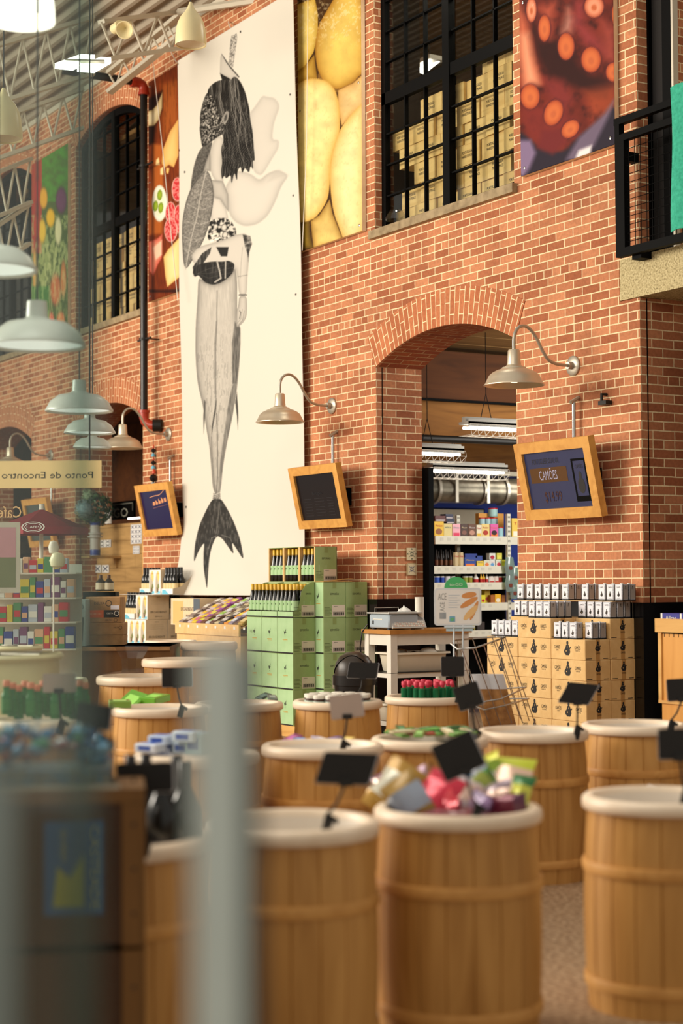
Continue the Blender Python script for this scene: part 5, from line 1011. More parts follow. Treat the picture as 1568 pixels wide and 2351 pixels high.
# ---- small ceramic tiles on the left reveal of the arch
def tile(px, py, pat, label):
    P = PX(px, py, -13.139); m = MB(); w, h = .105, .115
    if pat: m.box((0, -w/2, -h/2), (.012, w/2, h/2), mat('tile_cream', (226, 208, 166), .3))
    else: m.rbox((0, -w/2, -h/2), (.012, w/2, h/2), mat('tile_cream', (226, 208, 166), .3), .012)
    B = mat('tile_blue', (44, 52, 96), .3) if not pat else mat('tile_green', (60, 66, 30), .3)
    for q in range(4):
        a = q*math.pi/2+math.pi/4; c, s_ = math.cos(a), math.sin(a); m.plate([(c*.015-s_*.004, s_*.015+c*.004), (c*.05, s_*.05), (c*.015+s_*.004, s_*.015-c*.004)], (.0122, 0, 0), Y3, Z3, B, .0005); c, s_ = math.cos(a+.785), math.sin(a+.785); m.plate([(c*.008-s_*.008, s_*.008+c*.008), (c*.028, s_*.028), (c*.008+s_*.008, s_*.008-c*.008)], (.0122, 0, 0), Y3, Z3, B, .0006)
        if pat: m.plate([(c*.04-s_*.01, s_*.04+c*.01), (c*.054, s_*.056), (c*.04+s_*.01, s_*.04-c*.01)], (.0122, 0, 0), Y3, Z3, B, .0006)
    tag(m.build('ceramic_tile', loc=tuple(P)), label, 'tile')
tile(944, 1272, True, 'cream and dark green star patterned tile on the arch reveal'); tile(944, 1307, False, 'cream and blue tile below the star tile on the arch reveal')
# ---- storeroom shelving seen through the arch (faces +X)
SX = -14.3
def shelf_z(py, px=1080): return PX(px, py, SX)[2]
y0 = PX(975, 1245, SX)[1]; y0b = PX(998, 1245, SX)[1]; ye = PX(1163, 1245, SX)[1]; yend = PX(1215, 1245, SX)[1]
t = thing('store_shelving', 'cream steel grocery shelving seen through the big archway', 'shelving', (SX, y0, 0)); LV = [(1234, 1250, y0b), (1302, 1317, y0), (1340, 1354, y0), (1387, 1402, y0), (1450, 1463, y0)]
zs_ = []
for pt, pb, ys in LV:
    z1, z0 = shelf_z(pt), shelf_z(pb); zs_.append(z1+.0); m = MB(); m.box((-.42, ys-y0, z1-.012), (-.01, yend-y0, z1-.0), SHELFM); m.box((-.01, ys-y0, z0), (.012, ye-y0, z1+.012), SHELFM); m.box((-.01, ye-y0+.03, z0), (.012, yend-y0, z1+.012), SHELFM)
    for q in range(9): m.box((.012, ys-y0+.06+q*.09, z0+(z1-z0)*.5), (.0135, ys-y0+.10+q*.09, z1-.004), mat('price_tag', (210, 206, 190), .5))
    m.build('shelf', t)
for px, zt_ in ((1167, 1178), (1102, 1180), (976, 1300)):
    yy = PX(px, 1250, SX)[1]-y0; m = MB(); zt2 = shelf_z(zt_); xo = -.02 if px != 1102 else -.42
    m.box((xo-.0, yy-.02, 0), (xo+.035, yy+.02, zt2), SHELFM)
    zq = .3
    while zq < zt2-.03: m.box((xo+.035, yy-.012, zq), (xo+.0355, yy-.004, zq+.02), BLACK); m.box((xo+.035, yy+.004, zq), (xo+.0355, yy+.012, zq+.02), BLACK); zq += .05
    m.build('upright', t)
m = MB(); m.box((-.43, .0, .1), (-.42, yend-y0, zs_[1]+.28), BLACK); m.build('back_panel', t)
C = lambda *c: mat('c_%d_%d_%d' % c, c, .5)
def pack(px0, px1, py0, zi, col, label, cat='box', name='grocery_box', accent=None, text=None, tc=None, X=SX-.02, d=.06, kind='box', disc=None):
    z0 = zs_[zi]+.001 if isinstance(zi, int) else zi; A = PX(px0, 1300, X); B = PX(px1, 1300, X); y, y2 = A[1], B[1]; z1 = PX(px0, py0, X)[2]; w = y2-y; h = z1-z0; m = MB(); c = C(*col)
    if kind == 'box': m.box((-d, 0, 0), (0, w-.003, h), c); f = 0
    elif kind == 'can': 
        R_ = w/2-.002; m.lathe([(0, 0), (R_, .002), (R_, h-.004)], c, 18, c=(-R_, w/2, 0)); m.lathe([(R_+.001, h-.012), (R_+.001, h), (0, h)], C(*(accent or (190, 30, 30))), 18, c=(-R_, w/2, 0)); f = 1
    elif kind == 'bottle':
        R_ = w/2-.002; m.lathe([(0, 0), (R_, .002), (R_, h*.5), (R_*.8, h*.62), (R_*.38, h*.78), (R_*.36, h*.95), (R_*.4, h), (0, h)], c, 14, c=(-R_, w/2, 0)); m.lathe([(R_+.0006, h*.12), (R_+.0006, h*.42)], C(*(accent or (160, 100, 60))), 14, c=(-R_, w/2, 0)); f = 1
    elif kind == 'bag':
        m.loft([[(-.02-q*.01*(s_ != 0), w*(.5+sx*(.5 if 0 < i < 4 else .42)), h*i/4) for sx, q in ((-1, 0), (-.5, -1.5), (.5, -1.5), (1, 0), (.5, 2), (-.5, 2)) for s_ in (1,)] for i in range(5)], c, True, True); f = 0
    if kind in ('box', 'bag'):
        X0 = .0015 if kind == 'box' else .0
        if accent: m.plate([(w*.08, h*.08), (w*.85, h*.08), (w*.85, h*.34), (w*.08, h*.34)], (X0, 0, 0), Y3, Z3, C(*accent), 0)
        if disc: m.plate([(w*.46+w*.34*math.cos(a), h*.36+w*.26*math.sin(a)) for a in np.linspace(0, 6.28, 15)[:-1]], (X0, 0, 0), Y3, Z3, C(*disc), .0006)
        if text: m.text(text, (X0, w*.47, h*.74), Y3, Z3, min(.03, h*.14), C(*(tc or (250, 240, 220))), .0012, w=w*.7)
    return tag(m.build(name, loc=(X, y, z0)), label, cat)
pack(998, 1020, 1197, 0, (236, 190, 40), 'yellow pudding box with a caramel flan picture, first on the top shelf', disc=(150, 84, 30), text='Mandarin', tc=(200, 50, 30))
pack(1020, 1039, 1202, 0, (224, 206, 140), 'pale yellow dessert box marked alsa on the top shelf', text='alsa', tc=(110, 130, 120))
pack(1040, 1058, 1203, 0, (240, 176, 190), 'pink dessert box with a turquoise lettering on the top shelf', accent=(220, 50, 90), text='Doce', tc=(40, 150, 150))
pack(1059, 1075, 1203, 0, (76, 52, 42), 'dark brown mousse box with a spoon bowl picture on the top shelf', disc=(130, 84, 70), text='Mousse', tc=(220, 200, 160))
pack(1076, 1094, 1203, 0, (104, 66, 46), 'brown mousse box with a round cup picture on the top shelf', disc=(190, 140, 120), text='Mousse', tc=(230, 224, 220))
pack(1095, 1107, 1205, 0, (232, 224, 200), 'cream box with a red emblem and pudding on the top shelf', accent=(226, 184, 60), text='Royal', tc=(190, 20, 40))
pack(1107, 1125, 1203, 0, (232, 206, 130), 'yellow box with a dish of red sauce on the top shelf', disc=(176, 50, 24), text='Pudim', tc=(190, 60, 50))
pack(1127, 1145, 1203, 0, (222, 96, 170), 'magenta box with a black emblem and orange foot on the top shelf', accent=(236, 130, 40), disc=(50, 20, 30), text='Royal', tc=(240, 120, 100))
pack(1146, 1160, 1210, 0, (150, 196, 206), 'small blue and white powdered milk can at the end of the top shelf', kind='can', cat='can', name='food_can')
zc = zs_[0]+(PX(1105, 1195, SX-.12)[2]-zs_[0])
for a, b, lb in ((1105, 1118, 'left'), (1119, 1130, 'middle'), (1131, 1148, 'right')): pack(a, b, 1188, 0, (170, 204, 210), 'red-lidded milk can behind the top shelf boxes, %s of three' % lb, kind='can', cat='can', name='food_can', X=SX-.16)
pack(1130, 1148, 1166, float(PX(1139, 1186, SX-.16)[2]), (164, 206, 204), 'red-lidded milk can standing on top of the three others', kind='can', cat='can', name='food_can', X=SX-.16)
pack(1100, 1158, 1178, 0, (206, 146, 60), 'wide brown carton behind the milk cans', X=SX-.24, cat='carton')
pack(1176, 1215, 1190, 0, (240, 206, 90), 'yellow toast box right of the shelf upright, cut by the jamb', text='Tosta', tc=(200, 50, 30), accent=(250, 240, 220))
for q, (a, b, tp, bt) in enumerate(((1000, 1026, 1184, 1196), (1024, 1042, 1180, 1190), (1026, 1045, 1191, 1201))): pack(a, b, tp, float(PX(a, bt+1, SX-.14)[2]), [(92, 40, 38), (44, 48, 76), (38, 42, 66)][q], ['dark red flat box pile behind the top shelf boxes', 'navy blue box topmost of the pile at the top shelf', 'navy blue box lower in the pile at the top shelf'][q], X=SX-.14, cat='box', accent=(190, 180, 180), d=.1)
# second shelf
for q in range(8): pack(1001+q*5.3-(q % 2)*1, 1008+q*5.3, 1262+(q % 2)*4, 1, (26, 16, 12), 'dark soda bottle in the cluster on the second shelf', kind='bottle', cat='bottle', name='soda_bottle', accent=(110, 66, 40), X=SX-.02-.05*(q % 2)).__setitem__('group', 'dark bottles on the second shelf')
pack(980, 988, 1291, 1, (206, 180, 110), 'small tan jar at the left end of the second shelf', kind='can', cat='jar', name='food_jar', accent=(60, 50, 40)); pack(989, 997, 1290, 1, (140, 30, 120), 'small purple box left on the second shelf')
for q in range(2): pack(1043+q*12, 1055+q*12, 1268, 1, (206, 184, 140), ['cookie bag with red top on the second shelf, left of a pair', 'cookie bag with red top on the second shelf, right of a pair'][q], kind='bag', cat='bag', name='snack_bag', text='Real', tc=(200, 30, 40))
pack(1067, 1093, 1280, 1, (36, 66, 150), 'large blue pasta box with a yellow emblem on the second shelf', accent=(226, 120, 40), text='Milaneza', tc=(240, 200, 50)); pack(1068, 1096, 1271, float(PX(1068, 1281, SX-.08)[2]), (30, 56, 140), 'blue box lying behind the large blue pasta box', X=SX-.08); pack(1092, 1108, 1276, 1, (44, 70, 150), 'pile of flat blue packets behind the yellow box, second shelf', X=SX-.08, accent=(200, 210, 230))
pack(1095, 1111, 1288, 1, (232, 200, 60), 'small yellow and blue box on the second shelf', text='Milaneza', tc=(36, 66, 150)); pack(1112, 1125, 1286, 1, (226, 226, 206), 'white fruit box with orange picture on the second shelf', disc=(220, 120, 60), text='Cerelac', tc=(60, 150, 70)); pack(1125, 1137, 1286, 1, (232, 232, 226), 'white box with a blue cow picture on the second shelf', disc=(90, 150, 200), text='Nestum', tc=(190, 30, 30))
pack(1124, 1138, 1270, float(PX(1124, 1285, SX-.03)[2]), (220, 224, 216), 'white box standing on the cow picture box, second shelf', disc=(180, 30, 60)); pack(1139, 1152, 1285, 1, (230, 230, 214), 'white box with green leaf and red fruit on the second shelf', disc=(200, 50, 70), text='Tea', tc=(60, 140, 60)); pack(1152, 1162, 1285, 1, (226, 220, 70), 'bright yellow tea box at the end of the second shelf', text='Cha', tc=(200, 50, 40)); pack(1141, 1153, 1270, float(PX(1141, 1284, SX-.04)[2]), (230, 224, 90), 'yellow tea box standing on the leaf box, second shelf', X=SX-.04, text='Cha', tc=(200, 50, 40))
# third shelf
cols3 = [(988, 1000, (210, 214, 226), 'can', 'white and blue can'), (1001, 1012, (40, 86, 190), 'can', 'blue can'), (1013, 1022, (30, 70, 176), 'can', 'narrow blue can'), (1024, 1036, (226, 226, 230), 'can', 'white can with a dark ring'), (1037, 1048, (216, 220, 222), 'can', 'pale can half hidden by the green sign top'), (1066, 1077, (150, 160, 60), 'can', 'olive green can'), (1077, 1087, (160, 150, 50), 'can', 'mustard green can'), (1090, 1101, (236, 232, 224), 'bottle', 'white bottle with a red label'), (1103, 1109, (236, 186, 50), 'bottle', 'small yellow bottle, left of two'), (1109, 1115, (236, 190, 60), 'bottle', 'small yellow bottle, right of two'), (1116, 1122, (220, 220, 214), 'bottle', 'small clear bottle'), (1124, 1136, (226, 216, 206), 'bag', 'white and red bag, left of two'), (1136, 1147, (226, 210, 200), 'bag', 'white and red bag, right of two'), (1147, 1155, (196, 50, 40), 'can', 'red and white can'), (1156, 1163, (40, 90, 60), 'can', 'dark green can')]
for a, b, c, kd, lb in cols3: pack(a, b, 1316 if kd == 'bottle' else 1323, 2, c, lb+' on the third storeroom shelf', kind=kd, cat={'can': 'can', 'bottle': 'bottle', 'bag': 'bag'}[kd], name={'can': 'food_can', 'bottle': 'juice_bottle', 'bag': 'snack_bag'}[kd], accent=(190, 40, 40) if kd != 'can' else (230, 230, 226))
pack(1104, 1114, 1366, 3, (226, 216, 40), 'bright yellow box with a red dot right of the bread sign', disc=(190, 20, 40)); pack(1112, 1125, 1355, 3, (190, 160, 40), 'tall mustard box behind the bright yellow box', X=SX-.07, disc=(150, 40, 30)); pack(1126, 1136, 1366, 3, (170, 96, 30), 'brown box beside the yellow tea box, low shelf'); pack(1136, 1150, 1364, 3, (236, 180, 30), 'yellow tea box with a white emblem, low shelf', disc=(240, 230, 210)); pack(1151, 1160, 1366, 3, (150, 90, 36), 'brown box at the end of the low shelf')
pack(985, 998, 1358, 3, (206, 170, 60), 'yellow jar behind the paper cups, low shelf', kind='can', cat='jar', name='food_jar')
pack(985, 1000, 1420, 4, (150, 108, 60), 'brown jar on the lowest visible shelf, left end', kind='can', cat='jar', name='food_jar'); pack(1095, 1112, 1428, 4, (60, 50, 46), 'dark packet on the lowest shelf near the oil tins'); pack(1072, 1090, 1432, 4, (170, 160, 50), 'yellow black packet on the lowest shelf beside the sign rods', accent=(40, 40, 40))
# hanging green bags at the shelf end
GB = glass_mat('green_film', (.35, .62, .40), .25, .35, .15)
for q, (px, py, s) in enumerate(((1170, 1300, 1.1), (1182, 1322, 1.0), (1170, 1340, 1.0), (1180, 1358, .9))):
    P = PX(px, py, SX+.06); m = MB(); w, h = .06*s, .085*s; m.loft([[(q_*.02, w*a*(1-.3*abs(i-2)/2), h*(i-2)/2) for a, q_ in ((-1, 0), (-.5, 1), (.5, 1), (1, 0), (.5, -1), (-.5, -1))] for i in range(5)], GB, True, True, False)
    m.lathe([(0, -.03), (.03, -.015), (.032, .015), (0, .03)], C(120, 50, 30), 10, c=(0, 0, -.02)); tag(m.build('hanging_bag', loc=tuple(P)), 'green cellophane bag hanging at the shelf end, %s from the top' % ORD[q], 'bag', 'green bags hanging beside the oil tins')
# whiteboard + round ducts in the storeroom
A = PX(995, 1165, -18.8); B = PX(1116, 1162, -18.8); m = MB(); m.box((-18.89, A[1]-.4, 1.4), (-18.84, B[1], A[2]), BLACK); m.box((-18.84, A[1]-.4, 1.42), (-18.83, B[1]-.02, A[2]-.02), mat('board_cream', (222, 214, 190), .5)); tag(m.build('notice_board'), 'cream board on the blue storeroom wall', 'board')
DX = -16.6; zt_, zb_ = PX(1080, 1098, DX)[2], PX(1080, 1148, DX)[2]; rd = (zt_-zb_)/2+.03; zc = (zt_+zb_)/2; t = thing('air_duct', 'large round galvanised air duct behind the strip lights', 'duct', (DX-.2, 9.2, zc)); m = MB(); GAL = noise_mat('galvanised_duct', [(.3, (98, 92, 78)), (.7, (146, 138, 120))], 6, .35, .02, 4, metal=.6)
m.tube([(0, 0, 0), (0, 8, 0)], rd, GAL, 28); m.build('pipe', t)
for py_ in (1016, 1120, 1172):
    yy = PX(py_, 1125, DX)[1]-9.2; m = MB(); m.tube([(0, yy-.02, 0), (0, yy+.02, 0)], rd+.02, STEEL, 28); m.build('joint_ring', t)
m = MB(); yy = PX(1052, 1125, DX)[1]-9.2; m.box((rd+.005, yy-.02, -rd), (rd+.02, yy+.02, rd+.5), STEEL); yy = PX(1124, 1125, DX)[1]-9.2; m.box((rd+.005, yy-.02, -rd), (rd+.02, yy+.02, rd+.5), STEEL); m.build('strap', t)
yy = PX(1085, 1125, DX)[1]-9.2
m = MB(); m.box((DX-.5, 9.2+yy-1.0, zc+rd+.02), (DX-.1, 9.2+yy+2.0, zc+rd+.6), GAL); tag(m.build('duct_box'), 'rectangular metal duct section above the round duct', 'duct')
# ---- bread stand: sign over a wire basket
BD = 10.9; Y_ = lambda px, py, D=BD: Vector(PD(px, py, D))
Pb_ = Y_(1140, 1660); t = thing('bread_stand', 'wire bread stand with a white baguette sign and green round top', 'display stand', (Pb_.x, Pb_.y, 0)); o0 = Vector((Pb_.x, Pb_.y, 0))
u = Vector(R0); v = Vector((0, 0, 1)); n_ = -Vector(F0)
c = Y_(1051, 1393)-o0; w2, h2 = 54/3900*BD, 43/3900*BD
def rrect(w, h, c_=.02, n=4): return [(a*(w-c_)+c_*math.cos(th), b*(h-c_)+c_*math.sin(th)) for (a, b, t0) in ((1, 1, 0), (-1, 1, 1), (-1, -1, 2), (1, -1, 3)) for th in [math.pi/2*t0+math.pi/2*q/n for q in range(n+1)]]
m = MB(); m.plate(rrect(w2, h2), c, u, v, mat('sign_white', (226, 230, 232), .5), 0, .014); m.build('sign_frame', t)
m = MB(); m.plate(rrect(w2*.93, h2*.91), c, u, v, PAPERW, .001); BG1 = C(222, 150, 84); BG2 = C(240, 196, 132)
for (x0, y0_, x1, y1_, rr2, cc) in ((.16, .55, .80, .68, .16, BG1), (.10, -.05, .85, .50, .15, BG1), (.25, -.70, .84, .05, .17, BG2), (.52, -.72, .86, .30, .11, BG1)):
    L = math.hypot((x1-x0)*w2, (y1_-y0_)*h2); an = math.atan2((y1_-y0_)*h2, (x1-x0)*w2); cx2, cy2 = (x0+x1)/2*w2, (y0_+y1_)/2*h2
    m.plate([(cx2+L/2*math.cos(a)*math.cos(an)-rr2*h2*math.sin(a)*math.sin(an), cy2+L/2*math.cos(a)*math.sin(an)+rr2*h2*math.sin(a)*math.cos(an)) for a in np.linspace(0, 6.28, 21)[:-1]], c, u, v, cc, .0015+.0004*random.random())
GT = C(150, 150, 148); LT = C(196, 206, 214)
m.text('ACE', c+u*(-.66*w2)+v*(.55*h2), u, v, .045, GT, .002, w=.36*w2); m.text('ACE', c+u*(-.66*w2)+v*(-.0*h2), v, -u, .03, GT, .002, w=.5*h2); m.plate([(-.78*w2, -.65*h2), (-.5*w2, -.65*h2), (-.5*w2, -.3*h2), (-.78*w2, -.3*h2)], c, u, v, LT, .001)
m.plate([(-.36*w2, -.80*h2), (-.12*w2, -.80*h2), (-.12*w2, -.50*h2), (-.36*w2, -.50*h2)], c, u, v, C(120, 176, 200), .002); m.plate([(-.32*w2, -.76*h2), (-.2*w2, -.76*h2), (-.16*w2, -.6*h2), (-.32*w2, -.6*h2)], c, u, v, C(110, 190, 130), .003)
for q in range(6): m.plate([(-.4*w2, (.6-q*.13)*h2), (.08*w2-(q % 2)*.1*w2, (.6-q*.13)*h2), (.08*w2-(q % 2)*.1*w2, (.63-q*.13)*h2), (-.4*w2, (.63-q*.13)*h2)], c, u, v, LT, .002)
m.build('sign_print', t)
m = MB(); r1 = 27/3900*BD; ct = Y_(1047, 1350)-o0; GRS = C(76, 190, 112); m.plate([(r1*math.cos(a), r1*.95*math.sin(a)) for a in np.linspace(0, math.pi, 18)], ct, u, v, GRS, -.004, .006); m.text('to-GO', ct+v*r1*.3, u, v, .02, C(230, 244, 226), .0, w=r1*1.1); m.build('sign_topper', t)
m = MB()
for px in (1042, 1063): m.tube([Y_(px, 1436)-o0, Y_(px, 1500)-o0, Y_(px, 1500)-o0+Vector((0, 0, -.02))], .006, mat('rod_white', (206, 216, 220), .4), 8)
m.tube([Y_(1020, 1440)-o0, Y_(1090, 1440)-o0], .008, mat('rod_white', (0, 0, 0)), 8); m.plate([(-.085, 0), (.085, 0), (.085, .045), (-.085, .045)], Y_(1055, 1449)-o0, u, v, C(186, 214, 222), 0, .01); m.build('sign_rod', t)
m = MB(); CH = CHROME
def wp(px, py, dd): return Y_(px, py, BD+dd)-o0
top = [(1035, 1478, .0), (1050, 1490, -.08), (1090, 1488, -.12), (1130, 1474, -.05), (1160, 1463, .05), (1140, 1462, .2), (1085, 1466, .25), (1045, 1470, .15)]
mid = [(1066, 1540, .0), (1085, 1545, -.08), (1130, 1520, -.1), (1190, 1495, .0), (1150, 1500, .2), (1090, 1520, .2)]
low = [(1090, 1602, .0), (1105, 1612, -.1), (1150, 1605, -.12), (1208, 1578, .0), (1170, 1580, .2), (1110, 1590, .2)]; low2 = [(1092, 1622, .0), (1112, 1630, -.1), (1160, 1620, -.12), (1214, 1604, .0), (1175, 1604, .2), (1115, 1612, .2)]
for L, rr3 in ((top, .006), (low, .005), (low2, .005)): m.tube([wp(*q) for q in L], rr3, CH, 6, close=True)
for a, b in (((1160, 1464, .05), (1228, 1660, .05)), ((1138, 1470, -.05), (1200, 1660, -.04)), ((1110, 1480, -.1), (1175, 1660, -.1)), ((1085, 1488, -.12), (1150, 1665, -.1)), ((1060, 1490, -.1), (1125, 1668, -.08)), ((1040, 1484, .0), (1100, 1665, .0)), ((1050, 1472, .15), (1110, 1660, .15)), ((1085, 1467, .25), (1150, 1655, .25)), ((1130, 1463, .22), (1195, 1650, .2)), ((1155, 1463, .12), (1215, 1655, .12))):
    m.tube([wp(*a), wp(*b)], .0035, CH, 6)
m.build('wire_basket', t)
m = MB()
for a, b in (((1228, 1660, .05), (1232, 1720, .05)), ((1100, 1665, .0), (1095, 1725, .0)), ((1150, 1655, .25), (1150, 1712, .25))):
    e = wp(*b); e.z = 0; m.tube([wp(*a), e], .006, CH, 6)
m.build('leg', t)
for q, (px, lab) in enumerate(((1100, 'paper-wrapped baguette bag in the wire basket, left one'), (1136, 'paper-wrapped baguette bag in the wire basket, right one'))):
    A = Y_(px, 1548, BD+.05); Bv = Y_(px+38, 1700, BD+.05); t2 = thing('bread_bag', lab, 'bread', (Bv.x, Bv.y, Bv.z), 0, 'baguette bags in the wire basket'); d_ = A-Bv; uu = Vector(R0)*.055; ww = Vector(F0)*.03
    m = MB(); m.loft([[s*d_+uu*a+ww*b for a, b in ((-1, -.6), (-.4, -1), (.5, -1), (1, -.5), (1, .6), (0, 1), (-1, .6))] for s in (0, .4, .78)], noise_mat('baguette_paper', [(.3, (120, 76, 34)), (.7, (190, 140, 80))], 14, .7), True, False); m.build('paper_bag', t2)
    m = MB(); m.loft([[s*d_+uu*a*1.02+ww*b for a, b in ((-1, -.6), (-.4, -1), (.5, -1), (1, -.5), (1, .6), (0, 1), (-1, .6))] for s in (.78, 1.0)], mat('bag_white', (216, 218, 222), .6), False, True); m.build('bag_top', t2)
# ---- wooden display with blue boxes, right edge
Yd = 7.55; P = PY(1513, 1420, Yd); zt_ = P[2]; t = thing('display_cabinet', 'tall pine display crate at the right edge with blue boxes on top', 'crate', (P[0], Yd, 0)); m = MB(); w = .9
zb_ = PY(1513, 1451, Yd)[2]; zl = PY(1520, 1607, Yd)[2]; m.box((-.02, -.02, zb_), (w, 0, zt_), PINE); m.box((-.02, 0, zb_), (0, .4, zt_), PINE); m.build('tray_rim', t)
ORG = wood_mat('honey_pine', (190, 124, 44), (226, 164, 84), (1, 1, .1), 9, .5); m = MB(); m.box((.02, .0, 0), (w, .02, zb_), ORG); m.box((.0, .02, 0), (.02, .4, zb_), ORG); m.box((.0, .0, zb_-.01), (w, .4, zb_), ORG)
for q in range(12): m.box((.05+q*.045, -.003, zb_-.03), (.053+q*.045, 0, zb_-.008), INK)
m.build('body', t); m = MB(); m.box((.0, -.012, zl-.02), (.03, .0, zb_), PINE); m.box((-.0, -.014, zl-.02), (w, -.0, zl+.0), PINE); m.build('front_batten', t)
BB = C(30, 28, 140)
for q in range(3):
    x = .01+q*.185; m = MB(); m.box((0, 0, 0), (.175, .14, .055+.03), BB); m.box((-.004, -.001, 0), (.012, .0, .085), PAPERW); m.text('Allcas', (.095, -.001, .055), X3, Z3, .03, PAPERW, .001, w=.10)
    m.plate([(.02+a, .01+b) for a, b in ((0, 0), (.012, .0), (.012, .02), (0, .02))], (0, 0, 0), X3, Z3, PAPERW, .001); tag(m.build('blue_box', loc=(P[0]+x, Yd+.01, zt_-.05)), 'deep blue box with white script, %s on the pine display' % ['leftmost', 'second', 'third, past the frame edge'][q], 'box', 'blue boxes on the pine display')
# ================================================================ BARRELS
LINER = mat('liner_white', (232, 222, 208), .6)
def barrel0(h=.70, rt=.243, rm=.262, rr=.266, depth=.16, nst=19):
    t = thing('wooden_barrel', 'x', 'barrel', (0, 0, 0), 0, 'wooden display barrels'); m = MB(); prof = []
    def rad(z): s = (z/h-.45)/.55; return rm-(rm-rt)*s*s
    zs_l = [0, .02]+[h*q/12 for q in range(1, 12)]+[h-.02]
    rings = []
    for z in zs_l:
        ring_ = []
        for q in range(nst):
            a0 = 2*math.pi*q/nst; da = 2*math.pi/nst
            for f_, dr in ((0, -.0045), (.035, 0), (.35, .0008), (.65, .0008), (.965, 0)):
                a = a0+da*f_; R_ = rad(z)+dr; ring_.append((R_*math.cos(a), R_*math.sin(a), z))
        rings.append(ring_)
    m.loft(rings, STAVE, True, False); m.build('stave_body', t)
    m = MB(); T_ = .045; m.lathe([(rt-.005, h-T_), (rr-.006, h-T_), (rr, h-T_+.006), (rr+.001, h-T_*.5), (rr-.001, h-.008), (rr-.010, h), (rr-.032, h), (rr-.038, h-.006), (rr-.040, h-.03)], RIMW, 56); m.build('rim', t)
    m = MB(); m.lathe([(rr-.040, h-.02), (rr-.042, h-depth), (0, h-depth)], LINER, 40); m.build('liner', t)
    for z in (h*.67, h*.13):
        m = MB(); R_ = rad(z)+.001; m.lathe([(R_-.003, z-.019), (R_+.006, z-.018), (R_+.0085, z-.008), (R_+.0085, z+.008), (R_+.006, z+.018), (R_-.003, z+.019)], HOOP, 48); m.build('hoop', t)
    return t
B0 = barrel0(); B0s = barrel0(depth=.045); bfirst = {0: True, 1: True}; BARS = {}
SHAL = ('B4', 'B5', 'B8', 'B9', 'B10', 'B11', 'B12', 'B15', 'B16', 'B17', 'B18', 'B19', 'B20', 'B21')
def barrel(key, cxp, cyp, w, label, D=None, rz=None):
    Dd = D or .53*3900/w; P = PD(cxp, cyp, Dd); s = P[2]/.70; sh = int(key in SHAL); src = B0s if sh else B0; o = src if bfirst[sh] else dup(src, (0, 0, 0), 0); bfirst[sh] = False
    o.location = (P[0], P[1], 0); o.rotation_euler = (0, 0, r.uniform(0, 6)); sx = (w/3900*Dd)/.532; o.scale = (sx, sx, s); tag(o, label, 'barrel', 'wooden display barrels'); BARS[key] = (Vector(P), sx); return o
barrel('B1', 1051, 1850, 385, 'nearest wooden barrel, heaped with shiny candy bags, bottom centre')
barrel('B2', 668, 1882, 405, 'nearest barrel to the grey post, almost empty, with a black sign clipped on its rim')
barrel('B3', 1519, 1824, 363, 'empty wooden barrel in the lower right corner')
barrel('B4', 741, 1708, 280, 'barrel with a few small packets, behind the one beside the grey post')
barrel('B5', 986, 1692, 268, 'barrel filled with flat green packets, behind the candy barrel')
barrel('B6', 1223, 1675, 254, 'empty pale-rimmed barrel in front of the tan oil cartons')
barrel('B7', 1457, 1660, 243, 'empty barrel in front of the black wainscot, right side')
barrel('B8', 775, 1607, 206, 'barrel topped with white-lidded spread jars')
barrel('B9', 981, 1597, 196, 'barrel topped with red-capped green sauce bottles')
barrel('B10', 548, 1612, 204, 'barrel half hidden by the grey post, beside the jar barrel')
barrel('B11', 366, 1622, 218, 'barrel holding two lime green boxes, left')
barrel('B12', 330, 1551, 216, 'taller barrel behind the lime green box barrel', D=10.9)
barrel('B15', 452, 1727, 292, 'barrel stacked with blue and white tins, partly behind the grey post')
barrel('B16', 262, 1916, 430, 'barrel with dark bottles beside the wooden crate')
barrel('B17', 108, 1557, 186, 'barrel with green bottles seen through the door glass', D=10.9)
barrel('B18', 392, 1470, 120, 'small light barrel behind the acrylic scoop holder, left of two', D=14.2)
barrel('B19', 480, 1474, 130, 'small light barrel beside the left wine display, right of two', D=13.6)
barrel('B20', 420, 1512, 190, 'honey-coloured barrel with a slanting pale rim behind the post top', D=12.4)
